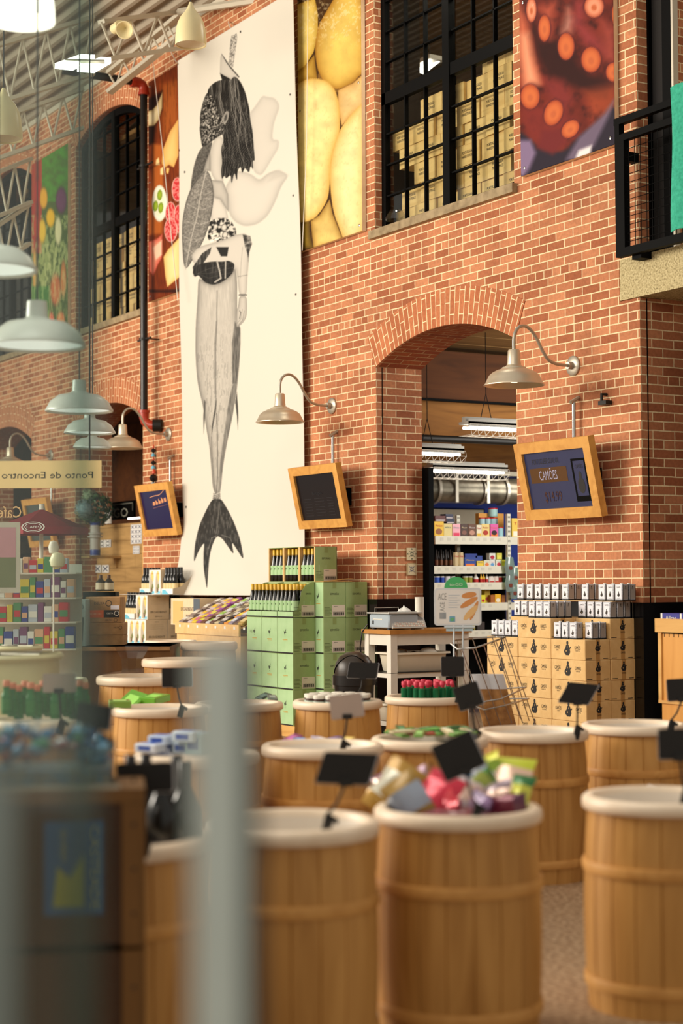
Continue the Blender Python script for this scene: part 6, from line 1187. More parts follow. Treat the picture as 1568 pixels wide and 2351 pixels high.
# ---- sign holders on clips
SGB = mat('sign_black', (14, 12, 12), .5)
def sign(key, bx0, by0, bx1, by1, clx, cly, label, tilt=0, yaw_=0, front=False, dz=0, D=None, slant=0):
    """board between photo corners, at the clip's distance"""
    P, s = BARS[key]; 
    Cc = PZ(clx, cly, P[2]+.005) if D is None else PD(clx, cly, D); Dd = float((Cc-Cp) @ Fw); Cc = Vector(Cc)
    t = thing('price_sign', label, 'sign', Cc, 0, 'sign holders clipped on barrel rims'); ctr = Vector(PD((bx0+bx1)/2, (by0+by1)/2, Dd))-Cc; w = (bx1-bx0)/3900*Dd; h = (by1-by0)/3900*Dd
    Rm = Matrix.Rotation(-yaw-math.pi/2+math.pi+yaw_, 4, 'Z')
    u = Vector(R0); v = Vector((0, 0, 1)); nn = Vector(-F0)
    if yaw_: c_, s_ = math.cos(yaw_), math.sin(yaw_); u = (u*c_+nn*s_); nn = u.cross(v)
    if tilt: c_, s_ = math.cos(tilt), math.sin(tilt); u, v = u*c_+v*s_, v*c_-u*s_
    k_ = w/2/max(.5, abs(math.cos(tilt))); 
    poly = rrect(w/2*.93, h/2*.86, .008, 3); poly = [(a+b*slant, b) for a, b in poly]
    m = MB(); m.plate(poly, ctr, u, v, SGB if not front else mat('sign_back_grey', (176, 158, 146), .6), 0, .006); m.build('board', t)
    m = MB(); m.plate([(a*1.04+.002, b*1.03-.002) for a, b in poly], ctr-u.cross(v)*.0065, u, v, mat('card_edge', (206, 206, 210), .5), 0, .002); m.build('paper_card', t)
    m = MB(); bot = ctr-v*(h/2*.8); m.box((-.02, -.008, -.01), (.02, .008, .012), BLKP, Matrix.Translation(bot) @ Rm); m.tube([bot, bot*.5+Vector((.0, 0, 0)), Vector((0, 0, .03))], .0045, BLKP, 8); m.build('stem', t)
    m = MB(); m.box((-.014, -.014, -.035), (.014, .014, .025), BLKP, Rm @ Matrix.Rotation(.25, 4, 'Y')); m.box((-.022, -.005, .015), (.022, .005, .03), BLKP, Rm @ Matrix.Rotation(.6, 4, 'Y')); m.box((-.004, -.02, -.01), (.004, .03, .02), BLKP, Rm); m.build('clip', t)
    return t
sign('B2', 729, 1722, 862, 1806, 752, 1893, 'black sign tilted on the rim of the barrel nearest the grey post', tilt=-.05, slant=.28)
sign('B1', 998, 1684, 1106, 1786, 1094, 1868, 'black sign on a leaning stem standing in the candy barrel', tilt=.42)
sign('B4', 755, 1590, 834, 1652, 788, 1716, 'greyish back-turned sign on the barrel with few packets', tilt=.12, front=True)
sign('B8', 797, 1518, 869, 1560, 826, 1596, 'dark olive sign above the spread jars', tilt=-.03, slant=.15)
sign('B9', 1011, 1504, 1067, 1556, 1052, 1600, 'upright square black sign behind the sauce bottles')
sign('B5', 1044, 1566, 1106, 1630, 1090, 1688, 'black sign leaning over the green packets barrel', tilt=.32)
sign('B6', 1291, 1564, 1365, 1620, 1325, 1680, 'black slanted sign clipped in front of the tan oil cartons', tilt=-.1, slant=.45)
sign('B7', 1529, 1554, 1600, 1612, 1541, 1668, 'black sign at the right edge, upper of the two there', tilt=.05)
sign('B3', 1508, 1668, 1612, 1748, 1573, 1838, 'larger black sign at the right edge, lower of the two there', tilt=.02)
sign('B11', 369, 1530, 442, 1580, 416, 1632, 'black sign on the lime green box barrel', tilt=.02)
sign('B12', 168, 1610, 258, 1678, 232, 1712, 'black sign blurred by the glass edge, left of the green boxes', tilt=-.12, D=4.5)
sign('B16', 262, 1745, 402, 1824, 336, 1935, 'black sign in front of the dark bottles beside the crate', tilt=.02, D=4.54)
sign('B17', 95, 1543, 174, 1592, 140, 1668, 'grey sign card seen through the door glass over the green bottles', front=True, D=7.42)
# ---- barrel contents
def jar0():
    t = thing('spread_jar', 'x', 'jar'); m = MB(); m.lathe([(0, 0), (.03, 0), (.033, .006), (.032, .05), (.030, .062)], C(70, 36, 20), 16); m.build('glass', t); m = MB(); m.lathe([(.0335, .018), (.0335, .044)], C(196, 214, 200), 16); m.build('label', t); m = MB(); m.lathe([(.034, .058), (.0345, .075), (.031, .079), (0, .079)], WHITE, 20); m.build('lid', t); return t
j0 = jar0(); P, s = BARS['B8']; f_ = True; n_ = 0
for ring_r, cnt in ((.0, 1), (.085, 6), (.165, 13)):
    for q in range(cnt):
        a = 2*math.pi*q/cnt+.2; L = (P.x+ring_r*math.cos(a), P.y+ring_r*math.sin(a), P[2]-.042); o = j0 if f_ else dup(j0, L, a); f_ = False; o.location = L; tag(o, 'small spread jar with white lid on the jar barrel', 'jar', 'white-lidded spread jars')
def sb0():
    t = thing('sauce_bottle', 'x', 'bottle'); m = MB(); m.lathe([(0, 0), (.0185, 0), (.0195, .004), (.0195, .03)], C(180, 60, 40), 14); m.build('glass', t); m = MB(); m.lathe([(.0200, .028), (.0200, .092), (.012, .100)], mat('foil_green', (16, 110, 66), .3, .3), 14); m.build('label', t); m = MB(); m.lathe([(.0115, .098), (.0125, .112), (.017, .112), (.0175, .132), (.013, .138), (0, .139)], C(214, 50, 78), 14); m.build('cap', t); return t
s0 = sb0(); P, s = BARS['B9']; f_ = True
for q in range(20):
    a = q*2.4; rad_ = .18*math.sqrt((q+.5)/20); L = (P.x+rad_*math.cos(a), P.y+rad_*math.sin(a), P[2]-.044); o = s0 if f_ else dup(s0, L, a); f_ = False; o.location = L; tag(o, 'green labelled sauce bottle with red cap on the sauce barrel', 'bottle', 'red-capped sauce bottles')
def bag_mesh(w, h, d, m1, m2, seed, m3=None):
    rb_ = random.Random(seed); m = MB(); rows = []; n = 9
    for i in range(n):
        s_ = i/(n-1); puff = math.sin(math.pi*s_)**.55; rows.append([(w/2*a*(1-.06*puff)+rb_.uniform(-.004, .004), b*d/2*puff+rb_.uniform(-.006, .006)*(0 if i in (0, n-1) else 1), h*(s_-.5)) for a, b in ((-1, 0), (-.72, -.8), (-.3, -1), (.15, -1), (.6, -.85), (1, 0), (.7, .8), (.2, 1), (-.3, 1), (-.7, .8))])
    m.loft(rows[:3], m1, True, False); m.loft(rows[2:7], m2); m.loft(rows[6:], m3 or m1, False, True); return m
foil = lambda c, ro=.28: mat('foil_%d_%d_%d' % c, c, ro, .25, coat=.5)
P, s = BARS['B1']; z = P[2]
BG = [(905, 1810, (176, 132, 40), (214, 210, 190), .5, 'gold and white candy bag at the left of the heap', .14, .19), (940, 1838, (150, 116, 40), (160, 170, 186), -.6, 'olive gold candy bag with a blue-grey window', .13, .17), (1000, 1828, (206, 30, 60), (214, 36, 66), .35, 'bright red candy bag, largest in the heap', .14, .18), (1035, 1850, (196, 26, 50), (200, 34, 60), -1.2, 'small red bag lying on the rim side of the heap', .09, .11), (1045, 1800, (70, 140, 196), (190, 200, 210), 1.2, 'blue and white candy bag behind the sign', .09, .12), (1072, 1825, (206, 190, 190), (226, 190, 170), .2, 'sparkling pale bag right of the big red bag', .11, .13), (1085, 1785, (196, 206, 222), (214, 216, 226), .7, 'silvery white bag sticking up at the heap top', .08, .13), (1120, 1775, (206, 206, 60), (150, 180, 50), -.4, 'yellow green candy bag at the back top', .12, .12), (1110, 1812, (60, 130, 50), (150, 160, 60), 1.0, 'green leafy candy bag in the middle of the heap', .11, .12), (1170, 1795, (206, 214, 50), (236, 196, 170), .05, 'large yellow and pink glittering bag at the right', .15, .19), (1140, 1838, (150, 130, 140), (226, 190, 170), -.3, 'pink glittering bag low at the right of the heap', .13, .12), (1192, 1830, (40, 110, 50), (206, 206, 70), .1, 'dark green edged bag at the right end of the heap', .08, .15), (880, 1800, (140, 90, 140), (190, 160, 150), -.5, 'small purple tipped bag at the far left of the heap', .07, .09), (970, 1800, (160, 110, 60), (186, 150, 170), 1.3, 'brownish mauve bag lying behind the gold bags', .12, .1), (1160, 1852, (90, 30, 60), (120, 40, 60), 1.45, 'dark plum bag at the bottom of the heap', .08, .14), (1100, 1850, (130, 100, 140), (180, 160, 190), -1.2, 'violet grey bag next to the sign stem', .09, .12)]
for q, (px, py, c1, c2, rot, lb, w, h) in enumerate(BG):
    dd = 5.40+(1845-py)*.0028; Q = PD(px, py, dd); m = bag_mesh(w, h, .05, foil(c1), foil(c2, .22), q); o = m.build('candy_bag', loc=tuple(Q)); o.rotation_euler = (-.5+.3*math.sin(q*2.), rot, .54+.35*math.sin(q*1.7)); tag(o, lb, 'candy bag', 'candy bags heaped in the nearest barrel')
m = MB(); P1, s_ = BARS['B1']; m.lathe([(.215, -.06), (.17, -.02), (.08, .01), (0, .02)], foil((120, 50, 60), .5), 20); o = m.build('candy_heap', loc=(P1.x, P1.y, P1.z-.02)); tag(o, 'mixed wrapped candy filling the nearest barrel under the bags', 'candy', kind='stuff')
def packets(key, items, cat, grp, name='packet', sz=(.06, .09, .012), zoff=-.05, hi=None):
    P, s = BARS[key]
    for q, (px, py, col, rot, tilt, lb) in enumerate(items):
        Q = PZ(px, py, P[2]+zoff+(q % 4)*.008); m = MB(); w, l, h = sz; m.rbox((-w/2, -l/2, 0), (w/2, l/2, h), foil(col, .4), .005); m.box((-w*.3, -l*.3, h), (w*.3, l*.2, h+.001), C(*(tuple(min(255, v+60) for v in col)))); o = m.build(name, loc=tuple(Q)); o.rotation_euler = (tilt, tilt*.5, rot); tag(o, lb, cat, grp)
packets('B4', [(672, 1698, (150, 60, 120), .3, .3, 'purple and white packet leaning in the sparse packet barrel'), (690, 1702, (70, 120, 190), 1.2, .1, 'blue packet in the sparse packet barrel'), (720, 1702, (226, 150, 70), .2, .1, 'orange striped packet in the sparse packet barrel'), (738, 1700, (200, 190, 210), 2, .2, 'lilac packet in the sparse packet barrel'), (770, 1699, (70, 50, 110), .1, .1, 'dark violet packet in the sparse packet barrel'), (800, 1700, (200, 170, 70), .9, .1, 'yellow packet in the sparse packet barrel')], 'packet', 'packets in the sparse barrel', zoff=-.042)
gi = []
for q in range(22): gi.append((905+q*8.3, 1684+6*math.sin(q*2.1)-2, [(60, 130, 50), (110, 160, 70), (40, 100, 46), (206, 190, 150), (160, 60, 40), (90, 150, 60)][q % 6], .6+math.sin(q*1.3), .12*math.sin(q), 'flat %s packet in the green packets barrel, %s' % (['green', 'light green', 'dark green', 'cream', 'rust', 'leaf green'][q % 6], ['at its far left', 'left of centre', 'near its middle', 'right of centre', 'at its right'][min(4, q//5)])))
packets('B5', gi, 'packet', 'flat packets in the green packets barrel', sz=(.045, .15, .012), zoff=.0)
packets('B2', [(645, 1890, (206, 214, 150), .3, 0, 'pale green packet deep in the barrel nearest the grey post, left'), (700, 1888, (222, 216, 180), 1, 0, 'cream packet deep in the barrel nearest the grey post, right')], 'packet', 'packets deep in the nearest left barrel', zoff=-.155)
packets('B3', [(1490, 1815, (230, 220, 214), .3, .2, 'small white packet lying in the empty corner barrel')], 'packet', None, zoff=-.155)
packets('B10', [(606, 1600, (70, 100, 90), .3, .3, 'dark grey green packet in the half hidden barrel, left'), (625, 1603, (120, 140, 130), 1.2, .2, 'grey packet in the half hidden barrel, right')], 'packet', 'packets in the half hidden barrel', zoff=-.0)
packets('B11', [(305, 1616, (120, 190, 60), .6, .5, 'lime green box standing tilted in the left barrel'), (355, 1612, (110, 184, 50), .54, .1, 'long lime green box lying in the left barrel'), (275, 1624, (130, 170, 70), 1.2, .0, 'green packet lying low at the left of the lime boxes')], 'box', 'lime green boxes in the left barrel', 'green_box', sz=(.12, .16, .04), zoff=-.02)
P, s = BARS['B15']
for q, (px, py, w, h, c, lb) in enumerate(((345, 1716, 60, 20, (206, 214, 226), 'flat blue and white tin at the left of the tin stack'), (370, 1698, 50, 22, (190, 204, 224), 'blue and white tin on top, left'), (372, 1722, 54, 20, (196, 206, 230), 'blue and white tin at the bottom middle'), (430, 1690, 58, 24, (200, 216, 226), 'blue and white tin on top, right'), (430, 1716, 60, 26, (190, 206, 220), 'blue and white tin at the bottom right'), (400, 1705, 40, 40, (60, 80, 120), 'dark blue tin standing in the middle of the tin stack'), (455, 1706, 50, 50, (170, 200, 206), 'pale teal tin near the grey post'))):
    Q = PD(px, py+h/2, 6.95+.05*(q % 3)); k_ = 6.95/3900; m = MB(); m.rbox((-w*k_/2, -.04, 0), (w*k_/2, .04, h*k_), C(*c), .006); m.box((-w*k_*.3, -.0405, h*k_*.25), (w*k_*.25, -.04, h*k_*.75), C(60, 90, 170)); m.box((-w*k_*.3, -.03, h*k_), (w*k_*.3, .03, h*k_+.001), C(90, 120, 190)); tag(m.build('fish_tin', loc=tuple(Q), rz=.54+.2*math.sin(q)), lb, 'tin', 'blue and white tins on a left barrel')
ch = bottle('champagne_bottle', H=.31, R=.045, cap=mat('capsule_black', (24, 18, 20), .3), lab=mat('label_dark', (40, 34, 40), .4), capl=.09, labz=(.04, .10))
for q, (px, py, D_, lb) in enumerate(((372, 1930, 4.75, 'dark wine bottle in the crate-side barrel, leftmost in view'), (405, 1920, 4.95, 'dark wine bottle in the crate-side barrel, middle'), (423, 1915, 4.78, 'tall dark wine bottle in the crate-side barrel, nearest the grey post'), (300, 1905, 4.95, 'dark wine bottle with pink foil behind the black sign, left'), (335, 1900, 5.0, 'dark wine bottle with olive foil behind the black sign'))):
    Q = PD(px, py, D_); Q = (Q[0], Q[1], .60); o = ch if q == 0 else dup(ch, Q, 0); o.location = Q; tag(o, lb, 'bottle', 'dark bottles in the crate-side barrel')
    if q == 3: pass
# ================================================================ LEFT DISPLAYS
# wine cartons with printed art
WX, WY, WZ = .30, .262, .268
def art_card(px0, py0, w, h, tan=False):
    pass
def wine_art(m, x0, x1, h):
    for i in range(2):
        a = x0+(x1-x0)*(i*.5+.02); b = x0+(x1-x0)*(i*.5+.48); w = b-a; O = (a, -.001, 0)
        m.plate([(w*.55+w*.28*math.cos(q), h*.70+h*.24*math.sin(q)) for q in np.linspace(0, 6.28, 17)[:-1]], O, X3, Z3, C(246, 206, 120), .0005)
        m.plate([(w*.15, h*.02), (w*.95, h*.02), (w*.98, h*.12), (w*.4, h*.14)], O, X3, Z3, C(120, 200, 226), .0006)
        m.plate([(w*.05, h*.05), (w*.5, h*.04), (w*.85, h*.28), (w*.72, h*.48), (w*.4, h*.66), (w*.25, h*.92), (w*.12, h*.60)], O, X3, Z3, mat('rock_print', (190, 176, 150), .8), .001)
        m.plate([(w*.45, h*.2), (w*.75, h*.25), (w*.7, h*.42), (w*.5, h*.38)], O, X3, Z3, C(116, 124, 60), .0015); m.plate([(w*.35, h*.1), (w*.6, h*.08), (w*.62, h*.2), (w*.3, h*.3)], O, X3, Z3, C(110, 80, 60), .0018)
        m.text('BRANCO', (a+w*.62, -.0, h*.84), X3, Z3, .014, C(190, 160, 90), .0025, w=w*.45)
def wcarton(kind):
    m = MB()
    if kind == 'full':
        m.rbox((0, 0, 0), (WX-.003, WY-.003, WZ-.002), TAN, .003); m.box((.001, -.001, .001), (WX-.004, 0, WZ-.003), PAPERW); wine_art(m, .0, WX-.003, WZ); x = WX-.003
        m.text('BROADBENT', (x, WY*.5, WZ*.30), Y3, Z3, .024, C(96, 84, 70), .001, w=.19); m.text('BRANCO', (x, WY*.5, WZ*.12), Y3, Z3, .014, C(96, 84, 70), .001, w=.08); m.text('VINHO', (x, WY*.5, WZ*.9), Y3, Z3, .010, C(96, 84, 70), .001, w=.05)
        for q in range(3): m.plate([(WY*.15, WZ*(.62+q*.08)), (WY*.8, WZ*(.62+q*.08)), (WY*.8, WZ*(.625+q*.08)), (WY*.15, WZ*(.625+q*.08))], (x, 0, 0), Y3, Z3, C(150, 130, 106), .001)
    else:
        t = .004; m.box((0, 0, 0), (WX-.003, WY-.003, t), TAN); m.box((0, WY-.007, 0), (WX-.003, WY-.003, WZ*.95), TAN); m.box((0, 0, 0), (WX-.003, t, .06), PAPERW); m.plate([(.02, .0), (.20, .0), (.10, .05), (.03, .05)], (0, 0, 0), X3, Z3, C(110, 190, 214), .001)
        cur = [(0, 0), (WY-.003, 0), (WY-.003, WZ*.95), (WY*.75, WZ*.6), (WY*.35, WZ*.3), (0, .06)]
        for x in (0, WX-.007): m.plate(cur, (x+.004, 0, 0), Y3, Z3, mat('rock_print2', (186, 170, 148), .8), 0, .004)
    return m.build('wine_carton')
wf = wcarton('full'); wt = wcarton('tray'); usedw = set(); PWB = bottle(H=.285, R=.036, cap=BLKP, lab=C(232, 206, 150), capl=.08, labz=(.05, .115)); pw = [False]
def putw(src, L, lab, rz=0):
    if src.name in usedw: o = dup(src, L)
    else: usedw.add(src.name); o = src
    o.location = L; o.rotation_euler = (0, 0, rz); tag(o, lab, 'carton', 'white wine cartons left of the banner')
def fillw(L, lab, grp, nx=4, ny=3):
    for i in range(nx):
        for j in range(ny):
            Q = (L[0]+.04+i*.073, L[1]+.045+j*.075, L[2]+.005); o = PWB if not pw[0] else dup(PWB, Q); pw[0] = True; o.location = Q; tag(o, lab, 'bottle', grp)
P3 = PY(335, 1478, 7.60); xr = P3[0]; zz = [PY(335, 1480, 7.6)[2], 0, 0]; zz[1] = zz[0]+WZ; zz[2] = zz[1]+WZ; zb0 = zz[0]
m = MB(); m.box((xr-.95, 7.58, 0), (xr+.05, 8.15, zb0), PINE); tag(m.build('wooden_plinth'), 'wooden plinth under the white wine cartons left of the banner', 'plinth')
putw(wf, (xr-WX, 7.60, zz[0]), 'white and tan wine carton reading BROADBENT, bottom row beside the candy display'); putw(wf, (xr-2*WX, 7.60, zz[0]), 'white printed wine carton in the bottom row, behind the coffee boxes')
putw(wf, (xr-WX, 7.60+WY, zz[0]), 'white wine carton in the bottom rear row, nearest the banner')
putw(wf, (xr-WX+.0, 7.60+.02, zz[1]), 'white and tan wine carton in the middle row with printed lines on its side'); putw(wt, (xr-2*WX, 7.60, zz[1]), 'open white wine tray with bottles, middle row'); fillw((xr-2*WX, 7.60, zz[1]), 'dark wine bottle with tan label in the middle open tray', 'bottles in the middle white tray')
putw(wt, (xr-WX, 7.60+WY+.02, zz[1]), 'open white wine tray behind the middle row'); fillw((xr-WX, 7.62+WY, zz[1]), 'dark wine bottle in the rear middle tray', 'bottles in the rear middle tray', 4, 2)
putw(wf, (xr-WX-.10, 7.60+WY-.04, zz[2]+.004), 'white printed wine carton in the top row, two sunlit labels showing'); putw(wt, (xr-2*WX-.11, 7.62+WY-.04, zz[2]+.004), 'open white wine tray at the top left'); fillw((xr-2*WX-.11, 7.62+WY-.04, zz[2]+.004), 'dark wine bottle in the top left tray', 'bottles in the top left tray', 4, 2)
putw(wt, (xr-.09, 7.60+WY-.04, zz[2]+.004), 'open white wine tray at the top right against the banner'); fillw((xr-.09, 7.60+WY-.04, zz[2]+.004), 'dark wine bottle in the top right tray', 'bottles in the top right tray', 4, 2)
m = MB(); m.box((xr-2*WX-.1, 7.60, zz[2]), (xr+.21, 8.13, zz[2]+.003), PAPERW); tag(m.build('shelf_board'), 'thin white board between the wine carton rows', 'board')
# coffee boxes with ring emblem
def ring_emblem(m, O, R_, w, mt, u=Y3, v=Z3, off=.001):
    n = 28
    for q in range(n):
        a, b = 2*math.pi*q/n, 2*math.pi*(q+1)/n; m.plate([((R_-w)*math.cos(a), (R_-w)*math.sin(a)), (R_*math.cos(a), R_*math.sin(a)), (R_*math.cos(b), R_*math.sin(b)), ((R_-w)*math.cos(b), (R_-w)*math.sin(b))], O, u, v, mt, off)
KD = noise_mat('brown_card', [(.3, (150, 112, 70)), (.7, (176, 136, 90))], 14, .8)
def coffee(px0, px1, py0, py1, D, label, kind):
    A = Vector(PD(px0, py1, D)); k_ = D/3900; w, h = (px1-px0)*k_, (py1-py0)*k_; m = MB(); rz = yaw*0
    u = Vector((1, 0, 0)); base_ = KD if kind != 'pale' else C(206, 220, 220); m.rbox((0, 0, 0), (w, .24, h-.002), base_, .004); I = C(70, 56, 44)
    if kind == 'a':
        m.text('DELTA', (w*.40, 0, h*.74), X3, Z3, h*.10, I, .001, w=w*.3); ring_emblem(m, (w*.66, 0, h*.74), w*.09, w*.022, I, X3); m.plate([(w*.08, h*.2), (w*.52, h*.2), (w*.52, h*.48), (w*.08, h*.48)], (0, 0, 0), X3, Z3, C(222, 96, 30), .001); m.plate([(w*.52, h*.2), (w*.96, h*.2), (w*.96, h*.48), (w*.52, h*.48)], (0, 0, 0), X3, Z3, C(30, 28, 30), .001)
        m.text('DELTA', (w*.70, 0, h*.36), X3, Z3, h*.06, WHITE, .002, w=w*.18); ring_emblem(m, (w*.89, 0, h*.36), w*.07, w*.015, WHITE, X3, off=.002); m.text('RISTRETTO', (w*.28, 0, h*.34), X3, Z3, h*.08, C(240, 200, 160), .002, w=w*.34); m.text('DELTA', (w*.66, 0, h*.10), X3, Z3, h*.06, I, .001, w=w*.18); ring_emblem(m, (w*.86, 0, h*.10), w*.05, w*.01, I, X3)
        m.plate([(w*.72, h*.50), (w*.96, h*.50), (w*.96, h*.66), (w*.72, h*.66)], (0, 0, 0), X3, Z3, C(220, 214, 220), .001)
    elif kind == 'b': m.text('DELTA', (w*.82, 0, h*.6), X3, Z3, h*.12, I, .001, w=w*.14); ring_emblem(m, (w*.93, 0, h*.6), w*.045, w*.01, I, X3)
    elif kind == 'pale':
        m.text('DELTA', (w*.45, 0, h*.84), X3, Z3, h*.06, C(90, 100, 110), .001, w=w*.34); ring_emblem(m, (w*.82, 0, h*.84), w*.11, w*.03, C(120, 130, 136), X3); m.plate([(w*.38, h*.12), (w*.9, h*.12), (w*.94, h*.62), (w*.36, h*.66), (w*.34, h*.6), (w*.6, h*.55), (w*.55, h*.2)], (0, 0, 0), X3, Z3, C(90, 100, 104), .001); m.plate([(w*.32, h*.22), (w*.44, h*.22), (w*.46, h*.36), (w*.30, h*.36)], (0, 0, 0), X3, Z3, C(206, 170, 140), .002)
    o = m.build('coffee_box', loc=tuple(A)); o.rotation_euler = (0, 0, math.pi/2-yaw-.02); return tag(o, label, 'box', 'coffee boxes seen at the glass edge')
coffee(196, 277, 1370, 1430, 13.4, 'brown coffee box with an orange and black strip and ring emblems', 'a'); coffee(196, 283, 1430, 1458, 13.38, 'flat brown coffee box under the orange striped one', 'b'); coffee(196, 283, 1458, 1486, 13.38, 'plain flat brown coffee box, lowest of the three', 'c'); coffee(127, 197, 1376, 1486, 13.2, 'pale blue coffee box with a coffee machine picture', 'pale')
A = PD(90, 1480, 13.1); m = MB(); m.rbox((0, 0, 0), (.125, .2, .37), C(206, 206, 160), .004); o = m.build('coffee_box', loc=tuple(A)); o.rotation_euler = (0, 0, math.pi/2-yaw); tag(o, 'pale yellow tall box left of the coffee machine box', 'box')
A = PD(60, 1486, 13.0); m = MB(); m.box((0, 0, -.95), (1.1, .8, 0), wood_mat('brown_counter', (86, 56, 26), (126, 88, 46), (1, 1, .1), 8, .5)); m.box((0, -.02, -.03), (1.1, .8, .0), KD); o = m.build('display_counter', loc=tuple(A)); o.rotation_euler = (0, 0, math.pi/2-yaw); tag(o, 'dark wooden counter under the coffee boxes', 'counter')
# clear acrylic scoop holder
A = PD(303, 1545, 10.6); m = MB(); m.loft([[(a*w_*.5, b*w_*.35, z) for a, b in ((-1, -1), (1, -1), (1, 1), (-1, 1))] for z, w_ in ((0, .11), (.03, .10), (.09, .11), (.13, .15), (.165, .175))], glass_mat('acrylic_smoky', (.72, .68, .66), .09, 0, .2), True, False, False); o = m.build('scoop_holder', loc=tuple(A), rz=.6); tag(o, 'clear acrylic scoop holder standing on the taller barrel', 'holder')
m = MB(); P, s = BARS['B12']; m.lathe([(.0, .03), (.10, .028), (.22, .012), (.262, .0), (.262, -.012)], CLEARP, 36); tag(m.build('barrel_lid', loc=(P.x, P.y, P.z+.012)), 'clear plastic lid on the taller left barrel', 'lid')
# candy bar display under the banner
P4 = PY(400, 1455, 7.0); DY = 7.45; DXa = PY(402, 1440, DY)[0]; DXb = -14.36; zt_ = PY(480, 1432, DY)[2]; zb_ = PY(480, 1458, DY)[2]; t = thing('candy_display', 'slanted cardboard display of wrapped chocolate bars under the banner', 'display stand', ((DXa+DXb)/2, DY, 0)); wL = DXb-DXa
m = MB(); m.box((-wL/2, 0, zb_), (wL/2, .02, zt_), KRAFT); m.box((-wL/2, .02, zb_-.3), (wL/2, .56, zb_), KRAFT)
for q in range(8): m.box((-wL/2+.1+q*.2, -.002, zt_-.045), (-wL/2+.135+q*.2, 0, zt_-.02), PAPERW)
m.build('card_tray', t); m = MB(); m.box((-wL/2, .03, .0), (wL/2, .55, zb_-.3), C(150, 190, 206)); m.build('blue_base', t)
m = MB(); m.plate([(-wL/2, 0), (wL/2, 0), (wL/2, .56), (-wL/2, .56)], (0, .03, zt_-.03), X3, Vector((0, .90, .44)), KRAFT, 0, .01); m.build('slanted_shelf', t)
CB = [((150, 130, 120), (226, 220, 206)), ((86, 66, 56), (214, 196, 180)), ((206, 186, 190), (230, 190, 60)), ((226, 196, 60), (206, 110, 130)), ((150, 80, 150), (214, 210, 90)), ((110, 70, 50), (170, 130, 110)), ((206, 206, 210), (150, 190, 80)), ((96, 66, 52), (196, 190, 180)), ((200, 186, 150), (120, 110, 90)), ((86, 80, 84), (206, 200, 196)), ((226, 150, 60), (240, 220, 80)), ((150, 140, 160), (210, 216, 226)), ((110, 86, 70), (150, 120, 100)), ((190, 160, 90), (226, 206, 150))]
nmz = ['grey', 'brown', 'pink', 'yellow', 'purple', 'chocolate brown', 'silver', 'dark brown', 'sand', 'charcoal', 'orange', 'lilac', 'mocha', 'gold']
for q in range(14):
    for w_ in range(4):
        m = MB(); L_ = .13; bw_ = wL/14*.92; c1, c2 = CB[q]; m.rbox((-bw_/2, 0, 0), (bw_/2, L_, .03), C(*c1), .006); m.box((-bw_/2+.004, L_*.3, .029), (bw_/2-.004, L_*.72, .0315), C(*c2)); x = DXa+wL*(q+.5)/14; s_ = .02+w_*.135; o = m.build('chocolate_bar', loc=(x, DY+.03+s_*.90, zt_-.03+s_*.44+.006)); o.rotation_euler = (math.atan2(.44, .90)+.12*math.sin(q*3+w_), 0, .06*math.sin(q*5+w_*2)); tag(o, '%s wrapped chocolate bar on the slanted display, %s row from the front' % (nmz[q], ORD[w_]), 'chocolate bar', 'chocolate bars on the slanted display')
m = MB(); A = PY(455, 1372, 7.75); m.box((-.35, 0, 0), (.35, .22, .28), TAN); m.box((-.3, -.001, .01), (-.05, 0, .25), C(226, 190, 120)); m.text('BROADBENT', (.05, -.001, .17), X3, Z3, .04, C(90, 80, 66), .001, w=.3); m.text('BRANCO', (.1, -.001, .10), X3, Z3, .025, C(90, 80, 66), .001, w=.15); m.box((.2, -.002, 0), (.35, 0, .28), C(90, 100, 110)); tag(m.build('wine_carton', loc=(PY(425, 1372, 7.78)[0], 7.78, .95)), 'tan BROADBENT carton just below the banner hem', 'carton')
# ---- inside the left arch: plank panel, tiles, dark sign, shelf bottles, vase
Yp = W+.28; m = MB(); xl, xr_ = -20.38, -18.33; zt_ = PY(300, 1200, Yp)[2]
zq = .9; row = 0
while zq < zt_-.02:
    h_ = min(.17, zt_-zq); xx = xl; 
    while xx < xr_: w_ = min(random.Random(int(zq*100+xx*10)).uniform(.5, .95), xr_-xx); m.box((xx, 0, zq), (xx+w_-.004, .03+.006*math.sin(xx*9+zq*7), zq+h_-.004), PLANKG); xx += w_
    zq += .17; row += 1
tag(m.build('plank_panel', loc=(0, Yp, 0)), 'weathered grey-brown plank panel filling the left arch', 'panel')
m = MB(); A = PY(330, 1150, W+.2); m.box((A[0]-.04, 0, .9), (A[0]+.0, .06, zt_), PINE); tag(m.build('wood_post', loc=(0, W+.2, 0)), 'narrow pine post at the right edge of the plank panel', 'post')
